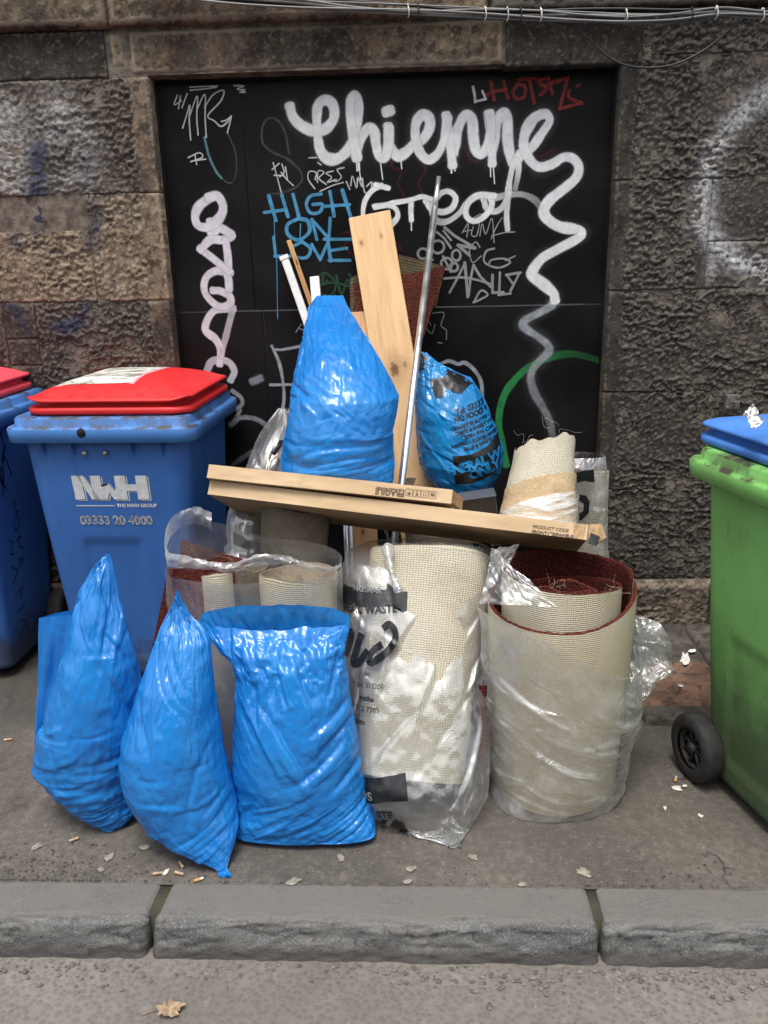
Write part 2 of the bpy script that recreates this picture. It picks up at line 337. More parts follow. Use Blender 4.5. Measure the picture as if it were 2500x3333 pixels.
# ------------------------------------------------------------------ the stone wall
WY = 3.15
KW = 0.9078                                     # scale from the calibration plane to the wall plane
def wz(z): return 1.5+(z-1.5)*KW
def m_stone():
    n = NT('sandstone'); p = n.pos()
    oi = n.n('ObjectInfo').outputs['Color']; sp = n.n('SeparateColor', Color=oi)
    soot, warm, val = sp.outputs[0], sp.outputs[1], sp.outputs[2]
    a = n.noise(p, 3.1, 6, 0.62); b = n.noise(n.map(p, loc=(5, 3, 1)), 11, 6, 0.66); f = n.noise(p, 75, 5, 0.7); g = n.noise(n.map(p, sc=(1, 1, 0.32), loc=(2, 0, 0)), 8, 5, 0.65)
    tan = n.mix(n.ramp(b, 0.3, 0.7), (0.17, 0.122, 0.076), (0.27, 0.205, 0.138))
    tan = n.mix(n.ramp(a, 0.5, 0.7), tan, (0.255, 0.135, 0.068))
    tan = n.mix(warm, (0.235, 0.215, 0.19), tan)
    sm = n.math('ADD', n.math('MULTIPLY', a, 0.75), n.math('MULTIPLY', g, 0.55)); sm = n.math('SUBTRACT', sm, 0.1)
    sm = n.math('ADD', sm, n.math('MULTIPLY', n.math('SUBTRACT', soot, 0.44), 0.85))
    sm = n.math('SUBTRACT', sm, n.math('MULTIPLY', n.attr('dressed'), 0.2))
    sk = n.ramp(sm, 0.36, 0.66)
    sootc = n.mix(n.ramp(b, 0.35, 0.7), (0.019, 0.017, 0.0155), (0.062, 0.053, 0.044))
    c = n.mix(n.math('MULTIPLY', sk, 0.93), tan, sootc)
    c = n.mix(n.ramp(n.noise(n.map(p, loc=(1, 6, 2)), 26, 5, 0.75), 0.46, 0.6, 0, 0.75), c, sootc)
    c = n.mix(n.ramp(n.noise(n.map(p, loc=(7, 1, 5)), 48, 4, 0.7), 0.54, 0.68, 0, 0.6), c, n.mix(sk, (0.37, 0.29, 0.2), (0.17, 0.148, 0.122)))
    c = n.mix(n.ramp(n.noise(n.map(p, sc=(1, 1, 0.3), loc=(4, 1, 9)), 4.5, 5, 0.65), 0.56, 0.68, 0, 0.7), c, (0.032, 0.027, 0.023))
    c = n.mix(n.ramp(f, 0.58, 0.76, 0, 0.55), c, n.mix(sk, (0.44, 0.36, 0.26), (0.16, 0.142, 0.12)))
    c = n.mix(n.ramp(n.attr('ridge'), 0.2, 0.9, 0, 0.6), c, n.mix(sk, (0.42, 0.34, 0.24), (0.2, 0.175, 0.145)))   # soot rubbed off the arrises
    c = n.mix(n.ramp(n.noise(n.map(p, loc=(9, 1, 4)), 6.5, 5, 0.7), 0.69, 0.73, 0, 0.75), c, (0.36, 0.25, 0.14))      # spalled patches
    spk = n.noise(p, 60, 4, 0.7)
    c = n.mix(n.math('MULTIPLY', n.attr('spray_white'), n.ramp(spk, 0.3, 0.62)), c, (0.62, 0.62, 0.64))
    c = n.mix(n.math('MULTIPLY', n.attr('spray_blue'), n.ramp(spk, 0.22, 0.5)), c, (0.03, 0.04, 0.085))
    vm = n.mix(1.0, c, n.n('CombineColor', Red=val, Green=val, Blue=val).outputs[0], 'MULTIPLY')
    h = n.math('ADD', n.math('MULTIPLY', n.noise(p, 130, 5, 0.72), 0.6), n.math('MULTIPLY', f, 0.9))
    return n.done(n.bsdf(vm, 0.86, n.bump(h, 0.7, 0.006), 0.25))
M_STONE = m_stone()
M_MORTAR = plain('lime_mortar', (0.13, 0.11, 0.088), 0.95, var=0.5, bump=0.6, bd=0.006)

def seg_dist(X, Z, pts):
    d = np.full(X.shape, 9.0)
    for (ax, az), (bx, bz) in zip(pts[:-1], pts[1:]):
        vx, vz = bx-ax, bz-az; L = vx*vx+vz*vz+1e-9
        t = np.clip(((X-ax)*vx+(Z-az)*vz)/L, 0, 1); d = np.minimum(d, np.hypot(X-ax-t*vx, Z-az-t*vz))
    return d
def wpt(x, y): q = at(x, y, WY); return (q[0], q[2])
SPRAY_W = [([wpt(*q) for q in s], w, k) for s, w, k in [
    ([(2520, 300), (2440, 345), (2360, 430), (2300, 540), (2285, 640), (2288, 740), (2330, 800), (2400, 850), (2520, 900)], 0.040, 0.85),
    ([(2300, 560), (2305, 900)], 0.02, 0.55), ([(2380, 820), (2440, 860), (2520, 905)], 0.035, 0.6),
    ([(20, 380), (60, 470), (30, 560)], 0.075, 0.62), ([(190, 360), (250, 440), (170, 420)], 0.07, 0.5), ([(290, 470), (280, 560), (200, 600)], 0.055, 0.4), ([(110, 600), (30, 600)], 0.05, 0.4)]]
SPRAY_B = [([wpt(*q) for q in s], w, k) for s, w, k in [
    ([(122, 490), (118, 640), (108, 730)], 0.036, 0.95), ([(45, 690), (55, 800)], 0.022, 0.7), ([(180, 640), (175, 660)], 0.025, 0.7),
    ([(315, 680), (310, 740), (290, 800)], 0.024, 0.8), ([(190, 1060), (230, 1065), (275, 1030), (280, 1000)], 0.027, 0.95), ([(20, 985), (60, 1010), (90, 1070)], 0.02, 0.6), ([(270, 560), (300, 520)], 0.03, 0.4)]]

wall = thing('stone_wall', 'soot-stained rough sandstone wall of a building around the black boards', 'wall', (0, WY, 0))
core = [box_vf(-3.2, -0.93, WY+0.005, WY+0.5, -0.3, 2.9), box_vf(0.695, 3.0, WY+0.005, WY+0.5, -0.3, 2.9), box_vf(-0.93, 0.695, WY+0.005, WY+0.5, 2.105, 2.9)]
obj('mortar', joinme('mortar', core, False), M_MORTAR, wall)
SEED = [100]
def stone(x0, x1, z0, z1, style='punch', col=(0.6, 0.6, 1), mL=0, mR=0, mT=0, mB=0, proud=0.0, step=0.006, amp=1.0, gap=0.001, back=0.06, edge=0.0035):
    SEED[0] += 13; sd = SEED[0]
    x0 += gap; x1 -= gap; z0 += gap; z1 -= gap
    nu = max(5, int((x1-x0)/step)+1); nv = max(5, int((z1-z0)/step)+1)
    X, Z = np.meshgrid(np.linspace(x0, x1, nu), np.linspace(z0, z1, nv))
    lump = (fbm(X/0.11, Z/0.09, sd)-0.5)*0.014
    wx = X + (fbm(X/0.03, Z/0.03, sd+1)-0.5)*0.022; wz_ = Z + (fbm(X/0.03, Z/0.03, sd+2)-0.5)*0.016
    f1, f2, idv, ox, oy = worley(wx/0.030, wz_/0.017, sd+3)
    g1, g2, idg, gx, gy = worley(wx/0.017+5, wz_/0.0105, sd+4)
    wear = 0.25+0.95*sst(0.36, 0.6, fbm(X/0.22+3, Z/0.2, 41, 3)); scoop = -0.011*(1-np.clip(f1, 0, 1)**2)*(0.3+1.0*idv) - 0.008*oy*(0.4+idv) - 0.006*(1-np.clip(g1, 0, 1)**2) - 0.004*gy
    punch = 0.82*amp*(lump*1.3 + (scoop+0.010)*wear + (fbm(X/0.012, Z/0.010, sd+5, 3)-0.5)*0.009)
    smooth = (fbm(X/0.06, Z/0.06, sd)-0.5)*0.006 + (fbm(X/0.012, Z/0.012, sd+6)-0.5)*0.0022 + (fbm(X/0.025, Z/0.02, sd+8)-0.5)*0.004
    tool = -0.0016*(0.5+0.5*np.sin(2*pi*Z/0.0125 + 2*fbm(X/0.03, Z/0.03, sd))) + smooth*0.6
    wob = (fbm(X/0.05, Z/0.05, sd+9)-0.5)*0.03
    m = np.ones_like(X)
    if mL: m *= sst(mL-0.006, mL+0.006, X-x0+wob*0.4)
    if mR: m *= sst(mR-0.006, mR+0.006, x1-X+wob*0.4)
    if mT: m *= sst(mT-0.006, mT+0.006, z1-Z+wob*0.4)
    if mB: m *= sst(mB-0.006, mB+0.006, Z-z0+wob*0.4)
    body = punch if style == 'punch' else smooth
    flat = tool if (style == 'punch' and col[1] < 0.45) else smooth
    h = body*m + flat*(1-m) + proud
    e = np.minimum(np.minimum(X-x0, x1-X), np.minimum(Z-z0, z1-Z)) + wob*0.2
    h = h - np.clip(1-e/edge, 0, 1)**2*(edge*0.8)
    lap = h - 0.25*(np.roll(h, 2, 0)+np.roll(h, -2, 0)+np.roll(h, 2, 1)+np.roll(h, -2, 1))
    ridge = np.clip(lap/0.0018, 0, 1)
    sw = np.zeros_like(X); sb = np.zeros_like(X)
    fz = fbm(X/0.02, Z/0.02, 77); fy = fbm(X/0.12, Z/0.12, 78)
    for pts, w, k in SPRAY_W: sw = np.maximum(sw, k*np.exp(-(seg_dist(X+(fy-0.5)*0.05, Z, pts)/w)**2)*(0.45+0.9*fz))
    for pts, w, k in SPRAY_B: sb = np.maximum(sb, k*np.exp(-(seg_dist(X+(fy-0.5)*0.03, Z, pts)/w)**2)*(0.6+0.7*fz))
    P = np.stack([X, WY-h, Z], -1)
    def pad(A, isP=False):
        A = np.concatenate([A[:1], A, A[-1:]], 0); return np.concatenate([A[:, :1], A, A[:, -1:]], 1)
    P2 = pad(P); B = np.ones(P2.shape[:2], bool); B[1:-1, 1:-1] = False; P2[..., 1][B] = WY+back
    me = grid_me('stone_block', P2)
    attr(me, 'dressed', pad((1-m)*(1 if col[1] > 0.6 else 0.25)));
    attr(me, 'ridge', pad(ridge)); attr(me, 'spray_white', pad(np.clip(sw, 0, 1))); attr(me, 'spray_blue', pad(np.clip(sb, 0, 1)))
    o = obj('stone_block', me, M_STONE, wall); o.color = (*col, 1); return o
OL, OR = -0.925, 0.690
z = [-0.03, 0.223, 0.60, 0.98, 1.351, 1.725, 2.100, 2.250, 2.75]
lo = 0.04
# left of the opening
stone(-2.2, OL, z[5], z[6], 'punch', (0.58, 0.72, 0.95), mR=0.075, back=0.11)
stone(-2.2, -1.333, 1.604, z[5], 'smooth', (0.42, 0.8, 0.8), proud=-0.006)
stone(-1.333, -1.197, 1.604, z[5], 'smooth', (0.38, 0.8, 0.8), proud=-0.007)
stone(-2.2, -1.197, z[4], 1.604, 'punch', (0.36, 0.8, 0.9), amp=0.8)
stone(-1.197, OL, z[4], z[5], 'punch', (0.38, 0.8, 0.95), mR=0.075, back=0.11)
for a, b in ((1.218, z[4]), (1.118, 1.218), (z[3], 1.118)): stone(-1.568, -1.443, a, b, 'punch', (0.55, 0.7, 0.75), amp=0.6)
stone(-2.2, -1.568, z[3], z[4], 'punch', (0.5, 0.7, 0.8), amp=0.7)
stone(-1.443, OL, z[3], z[4], 'punch', (0.66, 0.75, 0.9), mR=0.08, back=0.11)
stone(-2.2, -1.3, z[2], z[3], 'punch', (0.8, 0.6, 0.8), step=0.009); stone(-1.3, OL, z[2], z[3], 'punch', (0.75, 0.6, 0.8), mR=0.07, step=0.009, back=0.11)
stone(-2.2, -1.25, z[1], z[2], 'punch', (0.8, 0.6, 0.7), step=0.009); stone(-1.25, OL, z[1], z[2], 'punch', (0.8, 0.6, 0.7), step=0.012, back=0.11)
stone(-2.2, -1.5, z[0], z[1], 'punch', (0.4, 0.8, 0.9), proud=0.02, step=0.009); stone(-1.5, OL, z[0], z[1], 'punch', (0.4, 0.8, 0.9), proud=0.02, step=0.009)
# right of the opening
stone(OR, 1.9, z[5], z[6]+0.015, 'punch', (0.82, 0.3, 0.85), mL=0.06, back=0.11)
stone(0.76, 1.9, z[6]+0.015, z[7], 'punch', (0.84, 0.35, 0.8), amp=0.8)
stone(OR, 1.031, z[4], z[5], 'punch', (0.72, 0.35, 0.9), mL=0.05, mR=0.03, back=0.11)
stone(1.031, 1.9, 1.514, z[5], 'punch', (0.72, 0.35, 0.95), mL=0.03, amp=0.7); stone(1.031, 1.9, z[4], 1.514, 'punch', (0.74, 0.35, 1.0), mL=0.03)
stone(OR, 1.9, z[3], z[4], 'punch', (0.92, 0.25, 0.85), mL=0.06, back=0.11)
stone(OR, 1.9, z[2], z[3], 'punch', (0.98, 0.25, 0.8), mL=0.06, back=0.11)
stone(OR, 1.62, z[1], z[2], 'punch', (1.0, 0.25, 0.75), mL=0.05, back=0.11); stone(1.62, 2.2, z[1], z[2], 'punch', (0.9, 0.3, 0.9), step=0.012)
stone(OR, 1.165, z[0], z[1], 'punch', (0.4, 0.7, 0.8), proud=0.03, back=0.11, edge=0.03); stone(1.165, 1.75, z[0], z[1], 'punch', (0.42, 0.7, 0.8), proud=0.03, edge=0.03)
# lintel and string course above
stone(-2.2, -1.065, z[6], z[7], 'smooth', (0.78, 0.7, 0.75)); stone(-1.065, -0.99, z[6]+0.02, z[7], 'smooth', (0.4, 0.8, 0.9), edge=0.03)
stone(-0.99, 0.30, z[6], z[7], 'smooth', (0.38, 0.85, 0.85), back=0.11, edge=0.02); stone(0.30, 0.76, z[6]-0.008, z[7], 'smooth', (0.72, 0.6, 0.7), back=0.11)
for a, b, s in ((-2.4, -1.04, 0.42), (-1.04, 0.24, 0.36), (0.24, 1.2, 0.8), (1.2, 2.3, 0.86)): stone(a, b, z[7], z[8], 'smooth', (s, 1.0, 0.78), proud=0.032, step=0.008, edge=0.02)
for a, b in ((-3.2, -2.2), (1.9, 3.0)):
    for i in range(7): stone(a, b, z[i], z[i+1], 'punch', (0.7, 0.5, 0.9), step=0.03)

# ------------------------------------------------------------------ black boarded-up opening
def m_board():
    n = NT('black_gloss_board'); p = n.pos()
    a = n.noise(p, 3, 5); g = n.noise(n.map(p, sc=(1, 1, 0.15)), 60, 4, 0.6)
    c = n.mix(n.ramp(a, 0.35, 0.7), (0.003, 0.003, 0.0034), (0.0075, 0.0072, 0.0076))
    c = n.mix(n.ramp(n.vor(p, 33), 0.02, 0.06, 0.5, 0), c, (0.12, 0.12, 0.12))
    c = n.mix(n.ramp(n.noise(n.map(p, loc=(0, 0, 8)), 14, 6, 0.75), 0.68, 0.8, 0, 0.4), c, (0.035, 0.033, 0.032))
    h = n.math('ADD', n.math('MULTIPLY', g, 0.35), n.noise(p, 22, 4))
    return n.done(n.bsdf(c, n.ramp(a, 0.3, 0.7, 0.42, 0.6), n.bump(h, 0.12, 0.004), 0.22))
M_BOARD = m_board()
HY = 3.22
hoard = thing('boarded_doorway', 'black painted boards filling the wide doorway, covered in spray-painted graffiti', 'hoarding', (-0.12, HY, 0))
xs1 = at(817, 800, HY)[0]; xs2 = at(868, 1200, HY)[0]
for (a, b, c, d) in ((OL-0.02, xs1-0.0008, 1.3045, 2.088), (xs1+0.0008, OR+0.02, 1.3045, 2.088), (OL-0.02, xs2-0.002, 0.0, 1.3005), (xs2+0.002, OR+0.02, 0.0, 1.3005)):
    obj('board', bevel_box('board', a, b, HY, HY+0.018, c, d, 0.0016, 1), M_BOARD, hoard)
obj('head_batten', bevel_box('head_batten', OL-0.02, OR+0.02, HY+0.002, HY+0.03, 2.089, 2.16, 0.003, 1), M_BOARD, hoard)
for a, b in ((OL-0.02, OL+0.008), (OR-0.006, OR+0.02)):
    obj('side_batten', bevel_box('side_batten', a, b, HY-0.012, HY-0.001, 0, 2.087, 0.003, 1), M_BOARD, hoard)

# spray paint: thin ribbons lying on the boards
def m_spray(name, col, soft=0.5, alpha=1.0, grain=0.5, streak=0.25):
    n = NT(name); p = n.pos(); e = n.attr('edge'); f = n.attr('fade')
    gr = n.noise(p, 480, 2, 0.6); br = n.noise(p, 40, 4)
    ed = n.math('ADD', e, n.math('MULTIPLY', n.math('SUBTRACT', gr, 0.5), grain))
    al = n.math('MULTIPLY', n.ramp(ed, 1-soft, 1.0, 1, 0), n.math('MULTIPLY', f, alpha))
    al = n.math('MULTIPLY', al, n.ramp(br, 0.2, 0.75, 1.0, 1-streak))
    c = n.mix(n.ramp(n.noise(p, 25, 3), 0.3, 0.7), tuple(x*0.86 for x in col), col)
    sh = n.bsdf(c, 0.55, None, 0.4)
    mx = n.n('MixShader', i0=al, i1=n.n('BsdfTransparent').outputs[0], i2=sh)
    n.m.surface_render_method = 'BLENDED' if hasattr(n.m, 'surface_render_method') else 'DITHERED'
    return n.done(mx.outputs[0])
PW = m_spray('spray_white', (0.8, 0.82, 0.83), 0.36, 1.0, 0.5, 0.18)
PL = m_spray('spray_lilac', (0.70, 0.68, 0.75), 0.38, 0.98, 0.5, 0.2)
PG = m_spray('spray_haze_white', (0.50, 0.53, 0.58), 0.55, 0.82, streak=0.45)
PM = m_spray('marker_white', (0.62, 0.62, 0.62), 0.25, 0.85, 0.7)
PD = m_spray('marker_dark', (0.11, 0.12, 0.13), 0.3, 0.6, 0.8, 0.6)
PT = m_spray('marker_teal', (0.10, 0.22, 0.26), 0.3, 0.85, 0.6)
PB = m_spray('marker_sky_blue', (0.085, 0.36, 0.62), 0.16, 0.93, 0.3, 0.4)
PR = m_spray('marker_red', (0.26, 0.022, 0.02), 0.22, 0.9, 0.4, 0.5)
PRD = m_spray('marker_faint_red', (0.10, 0.012, 0.012), 0.4, 0.55, 0.8, 0.6)
PY = m_spray('paint_grey', (0.30, 0.30, 0.30), 0.14, 0.95, 0.3)
PGR = m_spray('spray_green', (0.022, 0.22, 0.06), 0.3, 0.95)
PGD = m_spray('spray_dark_green', (0.02, 0.09, 0.045), 0.3, 0.8, 0.6)
LAY = [0]
def ribbon(pts, w, n=8, fade=None, spline=True, yoff=None):
    """pts in photograph pixels on the board plane, w in pixels"""
    q = np.array([at(x, y, HY) for x, y in pts]); q = catmull(q, n) if (spline and len(q) > 2) else catmull(q, 4) if len(q) == 2 else q
    keep = [0]
    for i in range(1, len(q)):
        if np.linalg.norm(q[i]-q[keep[-1]]) > 0.002: keep.append(i)
    q = q[keep]; m = len(q)
    wv = 0.93+0.22*(fbm(np.cumsum(np.concatenate([[0], np.linalg.norm(np.diff(q, axis=0), axis=1)]))*14+w, np.zeros(m), 7, 2)-0.5)*2
    if m < 2: return None
    T = np.gradient(q, axis=0); T[:, 1] = 0; T /= np.linalg.norm(T, axis=1)[:, None]+1e-9
    N = np.stack([-T[:, 2], T[:, 1]*0, T[:, 0]], 1); hw = w*0.5*3.2/FOC
    cs = [-1, -0.75, -0.4, 0, 0.4, 0.75, 1]
    # round end caps
    cap = [(0.35, 0.94), (0.7, 0.72), (0.93, 0.36)]
    rows = []; ws = []
    for d, k in reversed(cap): rows.append(q[0]-T[0]*hw*d); ws.append(k)
    rows += list(q); ws += list(wv)
    for d, k in cap: rows.append(q[-1]+T[-1]*hw*d); ws.append(k)
    rows = np.array(rows); NN = np.concatenate([np.repeat(N[:1], 3, 0), N, np.repeat(N[-1:], 3, 0)])
    ws = np.array(ws); M = len(rows)
    P = rows[:, None, :] + NN[:, None, :]*(np.array(cs)[None, :, None]*hw)*ws[:, None, None]
    LAY[0] += 1; y0 = HY-0.0006-LAY[0]*0.00002
    P[..., 1] = y0 - np.linspace(0, 0.0007, M)[:, None]
    E = np.abs(np.array(cs))[None, :]*np.ones((M, 1)); capd = np.array([0.93, 0.7, 0.35]+[0]*m+[0.35, 0.7, 0.93])
    E = np.maximum(E*1.0, capd[:, None]*np.ones((1, 7)))
    fd = np.ones(M) if fade is None else np.interp(np.linspace(0, 1, M), np.linspace(0, 1, len(fade)), fade)
    return P, E, np.repeat(fd[:, None], 7, 1)
def paint(name, strokes, mat, label=None):
    """several strokes of one tag -> one mesh part of the boards"""
    V = []; F = []; E = []; A = []; n = 0
    for s in strokes:
        pts, w = s[0], s[1]*(1.17 if mat in (PW, PL) else 1.0); r = ribbon(pts, w, fade=s[2] if len(s) > 2 else None, spline=(s[3] if len(s) > 3 else True))
        if r is None: continue
        P, e, f = r; V.append(P.reshape(-1, 3)); F.append(grid_faces(*P.shape[:2])+n); E.append(e.ravel()); A.append(f.ravel()); n += P.shape[0]*P.shape[1]
    me = me_np(name, np.concatenate(V), np.concatenate(F)); attr(me, 'edge', np.concatenate(E)); attr(me, 'fade', np.concatenate(A))
    o = obj(name, me, mat, hoard)
    if len(strokes) > 1: o['kind'] = 'stuff'
    if label: o['label'] = label
    return o
def cA(*q): return [(500+x/2.212, 200+y/2.212) for x, y in q]
def cB(*q): return [(1250+x/2.212, 200+y/2.212) for x, y in q]
def cC(*q): return [(550+x/2.37, 800+y/2.37) for x, y in q]
def cD(*q): return [(1350+x/2.552, 650+y/2.552) for x, y in q]
def ring(c, r, k=12, sx=1.0): return [(c[0]+r*sx*cos(2*pi*i/k), c[1]+r*sin(2*pi*i/k)) for i in range(k+1)]
# faint older marks first
paint('faint_red_scrawl', [(cB((20, 700), (70, 650), (60, 760), (130, 790), (100, 880), (160, 990)), 9), (cB((240, 700), (300, 780), (250, 870), (270, 950)), 9), (cB((430, 720), (560, 620), (650, 720), (800, 600), (1000, 720), (1220, 640)), 10),
    (cA((1360, 1240), (1400, 1230), (1420, 1290), (1370, 1330), (1440, 1400)), 10), (cB((80, 1360), (100, 1310), (130, 1360)), 12)], PRD)
paint('dark_s_scrawl', [(cA((975, 660), (950, 520), (900, 430), (830, 410), (785, 470), (785, 580), (850, 650), (960, 700), (1050, 780), (1070, 850), (1020, 910), (900, 950), (820, 950)), 9, [1, 1, 1, 1, .8, .4])], PD)
paint('green_scrawl', [(cC((1150, 240), (1200, 208), (1270, 260), (1285, 330), (1240, 385), (1170, 370)), 8), (cC((1160, 300), (1280, 285), (1440, 330)), 9), (cC((1190, 230), (1190, 300), (1220, 270)), 9), (cC((1290, 230), (1330, 370), (1380, 260), (1400, 330)), 9), (cC((1390, 220), (1450, 300)), 9)], PGD)
paint('green_arc', [(cD((1525, 1335), (1350, 1285), (1200, 1290), (1050, 1340), (920, 1410), (820, 1510), (745, 1620), (705, 1760), (700, 1900), (735, 2060), (760, 2200)), 30, [.25, .35, .5, .8, 1, 1, 1, 1, 1, 1])], PGR)
paint('lilac_letters', [
    (cA((400, 985), (330, 1040), (300, 1110), (320, 1180), (400, 1190), (480, 1120), (500, 1040), (460, 970), (400, 980)), 32),
    (cA((410, 1160), (420, 1240), (470, 1200), (530, 1225), (565, 1255), (500, 1285), (410, 1285), (345, 1350)), 30),
    (cA((340, 1350), (430, 1420), (540, 1510)), 28, None, False), (cA((542, 1510), (535, 1400), (520, 1290)), 27, None, False),
    (cC((470, 205), (360, 195), (285, 250), (275, 350), (330, 430), (400, 470), (470, 450), (470, 390), (400, 350), (345, 345)), 27), (cC((445, 215), (460, 260), (465, 330)), 27),
    (cC((490, 485), (345, 505), (280, 640), (360, 720), (400, 800), (392, 905)), 28, [.8, .9, 1, 1, 1, 1]), (cC((485, 520), (460, 620), (425, 760), (405, 850)), 24, [.6, .6, .7, .7]),
    (cC((300, 950), (330, 895), (400, 880), (470, 905), (505, 970), (480, 1030)), 27, [.7, .7, .8, .8, .8])], PL)
paint('grey_loops', [(cC((490, 1120), (555, 1170), (565, 1220), (520, 1255), (470, 1262)), 20, [.8]), (cC((548, 1270), (520, 1330), (480, 1385)), 18, [.75]), (cC((480, 1380), (560, 1325), (680, 1340), (770, 1400)), 24, [.8, .7, .7, .5]), (cC((490, 1690), (560, 1640), (650, 1585)), 22, [.35]),
    (cC((1010, 775), (880, 800), (825, 800)), 14), (cC((795, 775), (850, 900), (880, 1050), (888, 1180), (875, 1270)), 15), (cC((785, 1072), (950, 1070)), 14), (cC((980, 665), (1020, 605)), 5), (cC((1000, 632), (1042, 655)), 5), (cC((650, 1045), (700, 1025)), 36, [.55, .7])], PG)
paint('grey_arc', [(cD((180, 1380), (280, 1340), (360, 1365), (420, 1355), (500, 1420), (550, 1510), (560, 1620)), 17, [1, 1, .9, .9, .8, .8])], PG)
paint('sky_blue_lettering', [(cA(*s), w, None, sp) for s, w, sp in [
    ([(830, 970), (880, 1140)], 14, False), ([(925, 965), (968, 1115)], 13, False), ([(800, 1088), (930, 1070)], 12, False), ([(1005, 960), (1045, 1112)], 13, False),
    ([(1205, 955), (1130, 970), (1100, 1030), (1130, 1090), (1195, 1085), (1215, 1030), (1150, 1030)], 12, True), ([(1270, 940), (1300, 1110)], 13, False), ([(1360, 930), (1420, 1120)], 14, False), ([(1240, 1043), (1410, 1030)], 11, False),
    ([(1050, 1130), (970, 1170), (965, 1240), (1040, 1285), (1120, 1230), (1110, 1150), (1045, 1130)], 13, True), ([(1175, 1280), (1142, 1140)], 12, False), ([(1142, 1140), (1262, 1275)], 12, False), ([(1262, 1275), (1272, 1130)], 12, False), ([(1058, 1170), (1055, 1280)], 4, False),
    ([(865, 1270), (880, 1402)], 12, False), ([(875, 1402), (1000, 1400)], 12, False), ([(1065, 1300), (1000, 1340), (1010, 1400), (1100, 1412), (1130, 1350), (1075, 1300)], 12, True), ([(1140, 1320), (1200, 1425)], 12, False), ([(1200, 1425), (1258, 1300)], 12, False),
    ([(1255, 1285), (1275, 1435)], 13, False), ([(1265, 1432), (1412, 1432)], 12, False), ([(1270, 1362), (1390, 1345)], 11, False), ([(1230, 1280), (1430, 1280)], 11, False), ([(870, 1140), (872, 1270)], 3.5, False), ([(887, 1420), (894, 1850)], 3.5, False)]], PB)
thinA = [[(210, 480), (235, 400), (262, 310), (258, 420), (268, 565)], [(258, 400), (315, 250), (312, 400), (322, 530)], [(312, 350), (370, 238), (372, 400), (380, 545)], [(368, 330), (430, 240), (505, 210), (485, 285), (392, 390), (440, 430), (485, 468), (530, 440), (562, 392), (532, 515)], [(490, 432), (520, 425), (560, 395)],
    [(262, 185), (460, 178)], [(265, 208), (360, 200), (452, 186)], [(580, 175), (655, 178), (598, 200), (662, 205), (620, 222), (660, 222)], [(172, 245), (150, 312), (200, 285)], [(195, 250), (180, 340)], [(242, 235), (206, 332)],
    [(250, 692), (330, 658), (352, 690), (270, 722)], [(298, 670), (312, 742)], [(312, 712), (376, 704)],
    [(1160, 915), (1115, 850), (1120, 795), (1170, 800), (1165, 850)], [(1180, 870), (1186, 790), (1228, 800), (1192, 842), (1242, 885)], [(1292, 790), (1242, 805), (1282, 835), (1250, 872), (1315, 850)], [(1372, 765), (1322, 780), (1352, 830), (1322, 862), (1290, 858)], [(1200, 935), (1290, 893), (1365, 872)],
    [(1388, 865), (1412, 920)], [(1420, 895), (1432, 825), (1462, 912), (1472, 835), (1502, 905), (1502, 835), (1520, 940), (1560, 935), (1572, 868), (1535, 900)], [(862, 730), (890, 830), (920, 945)], [(905, 735), (855, 778)], [(925, 740), (940, 800), (910, 830)], [(920, 800), (960, 850), (1005, 892)], [(870, 820), (935, 822)], [(950, 760), (965, 850)], [(1120, 695), (1172, 692)], [(1185, 730), (1205, 745)]]
paint('white_marker_tags', [(cA(*s), 5.2) for s in thinA], PM)
paint('teal_curve', [(cA((368, 550), (400, 680), (450, 790), (490, 840)), 10)], PT)
paint('dark_curve', [(cA((490, 840), (530, 872), (572, 868), (597, 790), (590, 650), (540, 530)), 5)], PD)
paint('red_lettering', [(cB(*s), 12.5, None, sp) for s, sp in [([(770, 150), (792, 275)], False), ([(860, 145), (890, 262)], False), ([(775, 218), (875, 205)], False), ([(960, 168), (930, 225), (960, 270), (1010, 250), (1012, 180), (955, 165)], True), ([(970, 132), (1110, 125)], False), ([(1045, 130), (1080, 298)], False),
    ([(1185, 118), (1110, 150), (1170, 192), (1128, 238)], True), ([(1185, 130), (1212, 235)], False), ([(1130, 182), (1245, 150)], False), ([(1215, 150), (1322, 118)], False), ([(1322, 118), (1262, 342)], False), ([(1262, 342), (1420, 303)], False), ([(1420, 303), (1330, 260), (1332, 215)], True), ([(740, 240), (752, 238)], False), ([(1390, 176), (1400, 174)], False)]], PR)
paint('white_corner_mark', [(cB((640, 185), (652, 245), (656, 292)), 9), (cB((656, 290), (732, 272)), 8, None, False), (cB((732, 272), (708, 215)), 8, None, False)], PM)
